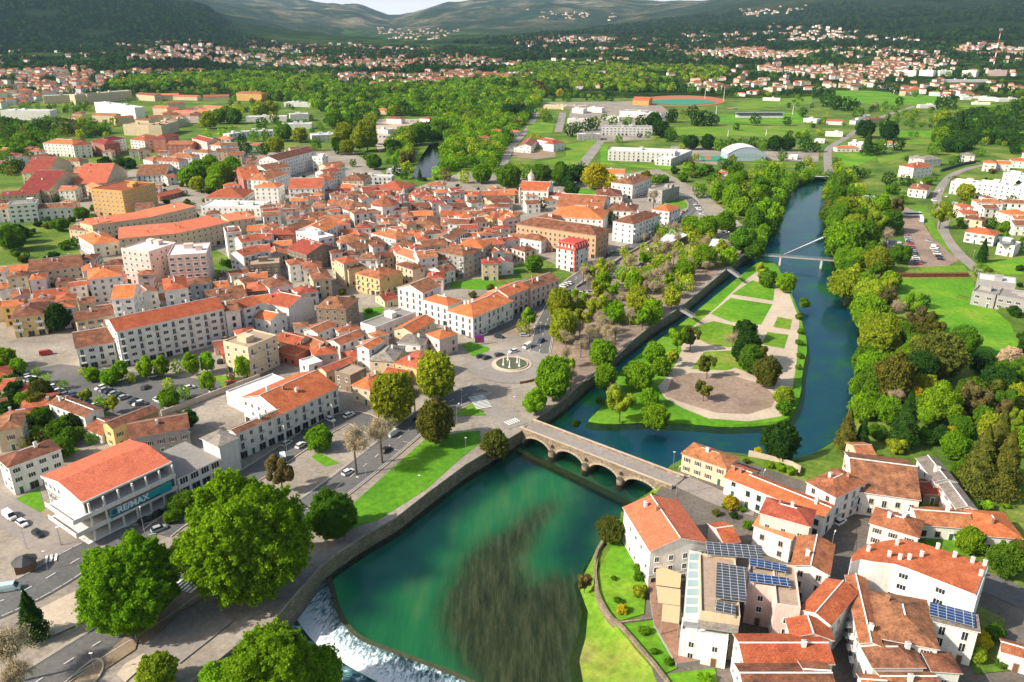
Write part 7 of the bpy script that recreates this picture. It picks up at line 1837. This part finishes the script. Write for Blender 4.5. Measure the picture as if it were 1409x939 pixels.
# ------------------------------------------------------------ haze
bb = MB(); bb.box(-26000, 26000, -400, 17500, -620, 4200, 0); m = bpy.data.materials.new('haze_air'); m.use_nodes = True; t = m.node_tree; t.nodes.remove(t.nodes['Principled BSDF'])
pv = t.nodes.new('ShaderNodeVolumePrincipled'); pv.inputs['Color'].default_value = (.46,.74,1.0,1); pv.inputs['Density'].default_value = HAZE; pv.inputs['Anisotropy'].default_value = 0.0
t.links.new(pv.outputs[0], t.nodes['Material Output'].inputs['Volume']); hz_ = bb.build('haze', m); hz_['kind'] = 'stuff'
# ------------------------------------------------------------ labels: what each thing looks like and which landmark it is near
LMK = {'the roundabout fountain': (704,500), 'the stone bridge': (820,630), 'the red-and-white mansion': (787,345), 'the octagonal church': (532,300), 'the lantern-turret church': (735,265), 'the ochre tower': (165,275),
 'the pink apartment block': (240,365), 'the orange-roofed church': (405,430), 'the salmon gabled house': (590,500), 'the balconied white block': (230,465), 'the footbridge': (1110,355), 'the banner office building': (150,660),
 'the football pitch': (1020,178), 'the sports hall': (1025,212), 'the sports centre': (890,215), 'the solar hotel': (1010,820), 'the rounded white block': (1270,800), 'the derelict house': (1220,660), 'the gravel oval': (990,545),
 'the big east lawn': (1300,430), 'the long shop terrace': (390,585), 'the largest tree': (330,735), 'the west car park': (110,540), 'the pale yellow mansion': (520,385), 'the apricot convent': (770,320), 'the east coach park': (1270,330),
 'the running track': (938,140), 'the radio mast': (1367,90), 'the river bend': (590,220), 'the cream long block': (130,130), 'the golden tree': (820,243), 'the bridge-end house': (975,640), 'the brown-hipped house': (1245,850), 'the white grandstand': (1045,160),
 'the upstream weir': (1095,335), 'the mossy weir': (520,900), 'the quay canopy': (900,330), 'the glazed school': (862,180), 'the red hillside block': (1370,100), 'the curving east road': (1310,270), 'the north road bridge': (1135,220), 'the white warehouse roof': (355,535)}
LMK['the upper channel gangway'] = (1009,376); LMK['the lower channel gangway'] = (943,430); LMK['the quay street corner'] = (800,400); LMK['the pointed riverside conifer'] = (1073,606); LMK['the white-blossom tree'] = (1391,492)
ORD = ['nearest', 'second', 'third', 'fourth', 'fifth', 'sixth', 'seventh', 'eighth', 'ninth', 'tenth', 'eleventh', 'twelfth', 'thirteenth', 'fourteenth', 'fifteenth', 'sixteenth', 'seventeenth', 'eighteenth', 'nineteenth', 'twentieth']
bpy.context.view_layer.update()
used = set(); pend = {}
for root, desc, cat, label, group in INFO:
    if label: tag(root, label, cat, group); used.add(label.lower()); continue
    p = root.location; px, py = project(p.x, p.y, p.z); lm = sorted(LMK, key=lambda k: math.hypot((LMK[k][0]-px), (LMK[k][1]-py)*1.6)); l0 = lm[0]; dx, dy = px-LMK[l0][0], (py-LMK[l0][1])*1.6
    dr = ('right of' if dx > 0 else 'left of') if abs(dx) > abs(dy) else ('behind' if dy < 0 else 'in front of')
    desc = desc.replace('weathered ', '').replace(' house with ', ' house, ').replace(' block with ', ' block, ').replace('bright orange', 'orange')
    pend.setdefault((desc, dr, l0), []).append((math.hypot(dx, dy), root, cat))
for (desc, dr, l0), v in pend.items():
    v.sort(key=lambda e: e[0]); words_n = len(desc.split())
    for k, (dd, root, cat) in enumerate(v):
        lab = f"{desc} {dr} {l0}" if len(v) == 1 else f"{desc}, {'nearest one' if k == 0 else (ORD[k] if k < 20 else 'twenty-'+ORD[k-20] if k < 29 else 'outermost')+' out'} {dr} {l0}"
        tag(root, lab, cat)
GRP = {'house': 'houses of the town', 'townhouse': 'townhouses of the old centre', 'apartment_block': 'apartment blocks of the town', 'outbuilding': 'low outbuildings among the gardens', 'broadleaf_tree': 'leafy trees', 'bare_tree': 'bare trees of the promenade', 'conifer': 'conifers', 'shrub': 'shrubs in the gardens', 'car': 'cars in the streets and car parks', 'street_lamp': 'street lamps', 'van': 'vans', 'solar_array': 'solar arrays on the roofs', 'terrace_awning': 'awnings on the hotel terrace', 'floodlight_mast': 'floodlight masts at the sports ground', 'bus': 'coaches in the east coach park', 'hotel_wing': 'wings of the hotel'}
cnt = {}
for root, *_ in INFO:
    k = root.name.split('.')[0]; cnt[k] = cnt.get(k, 0)+1
    if k in GRP and 'group' not in root: root['group'] = GRP[k]
print('kinds', cnt, 'objects', len(bpy.data.objects))
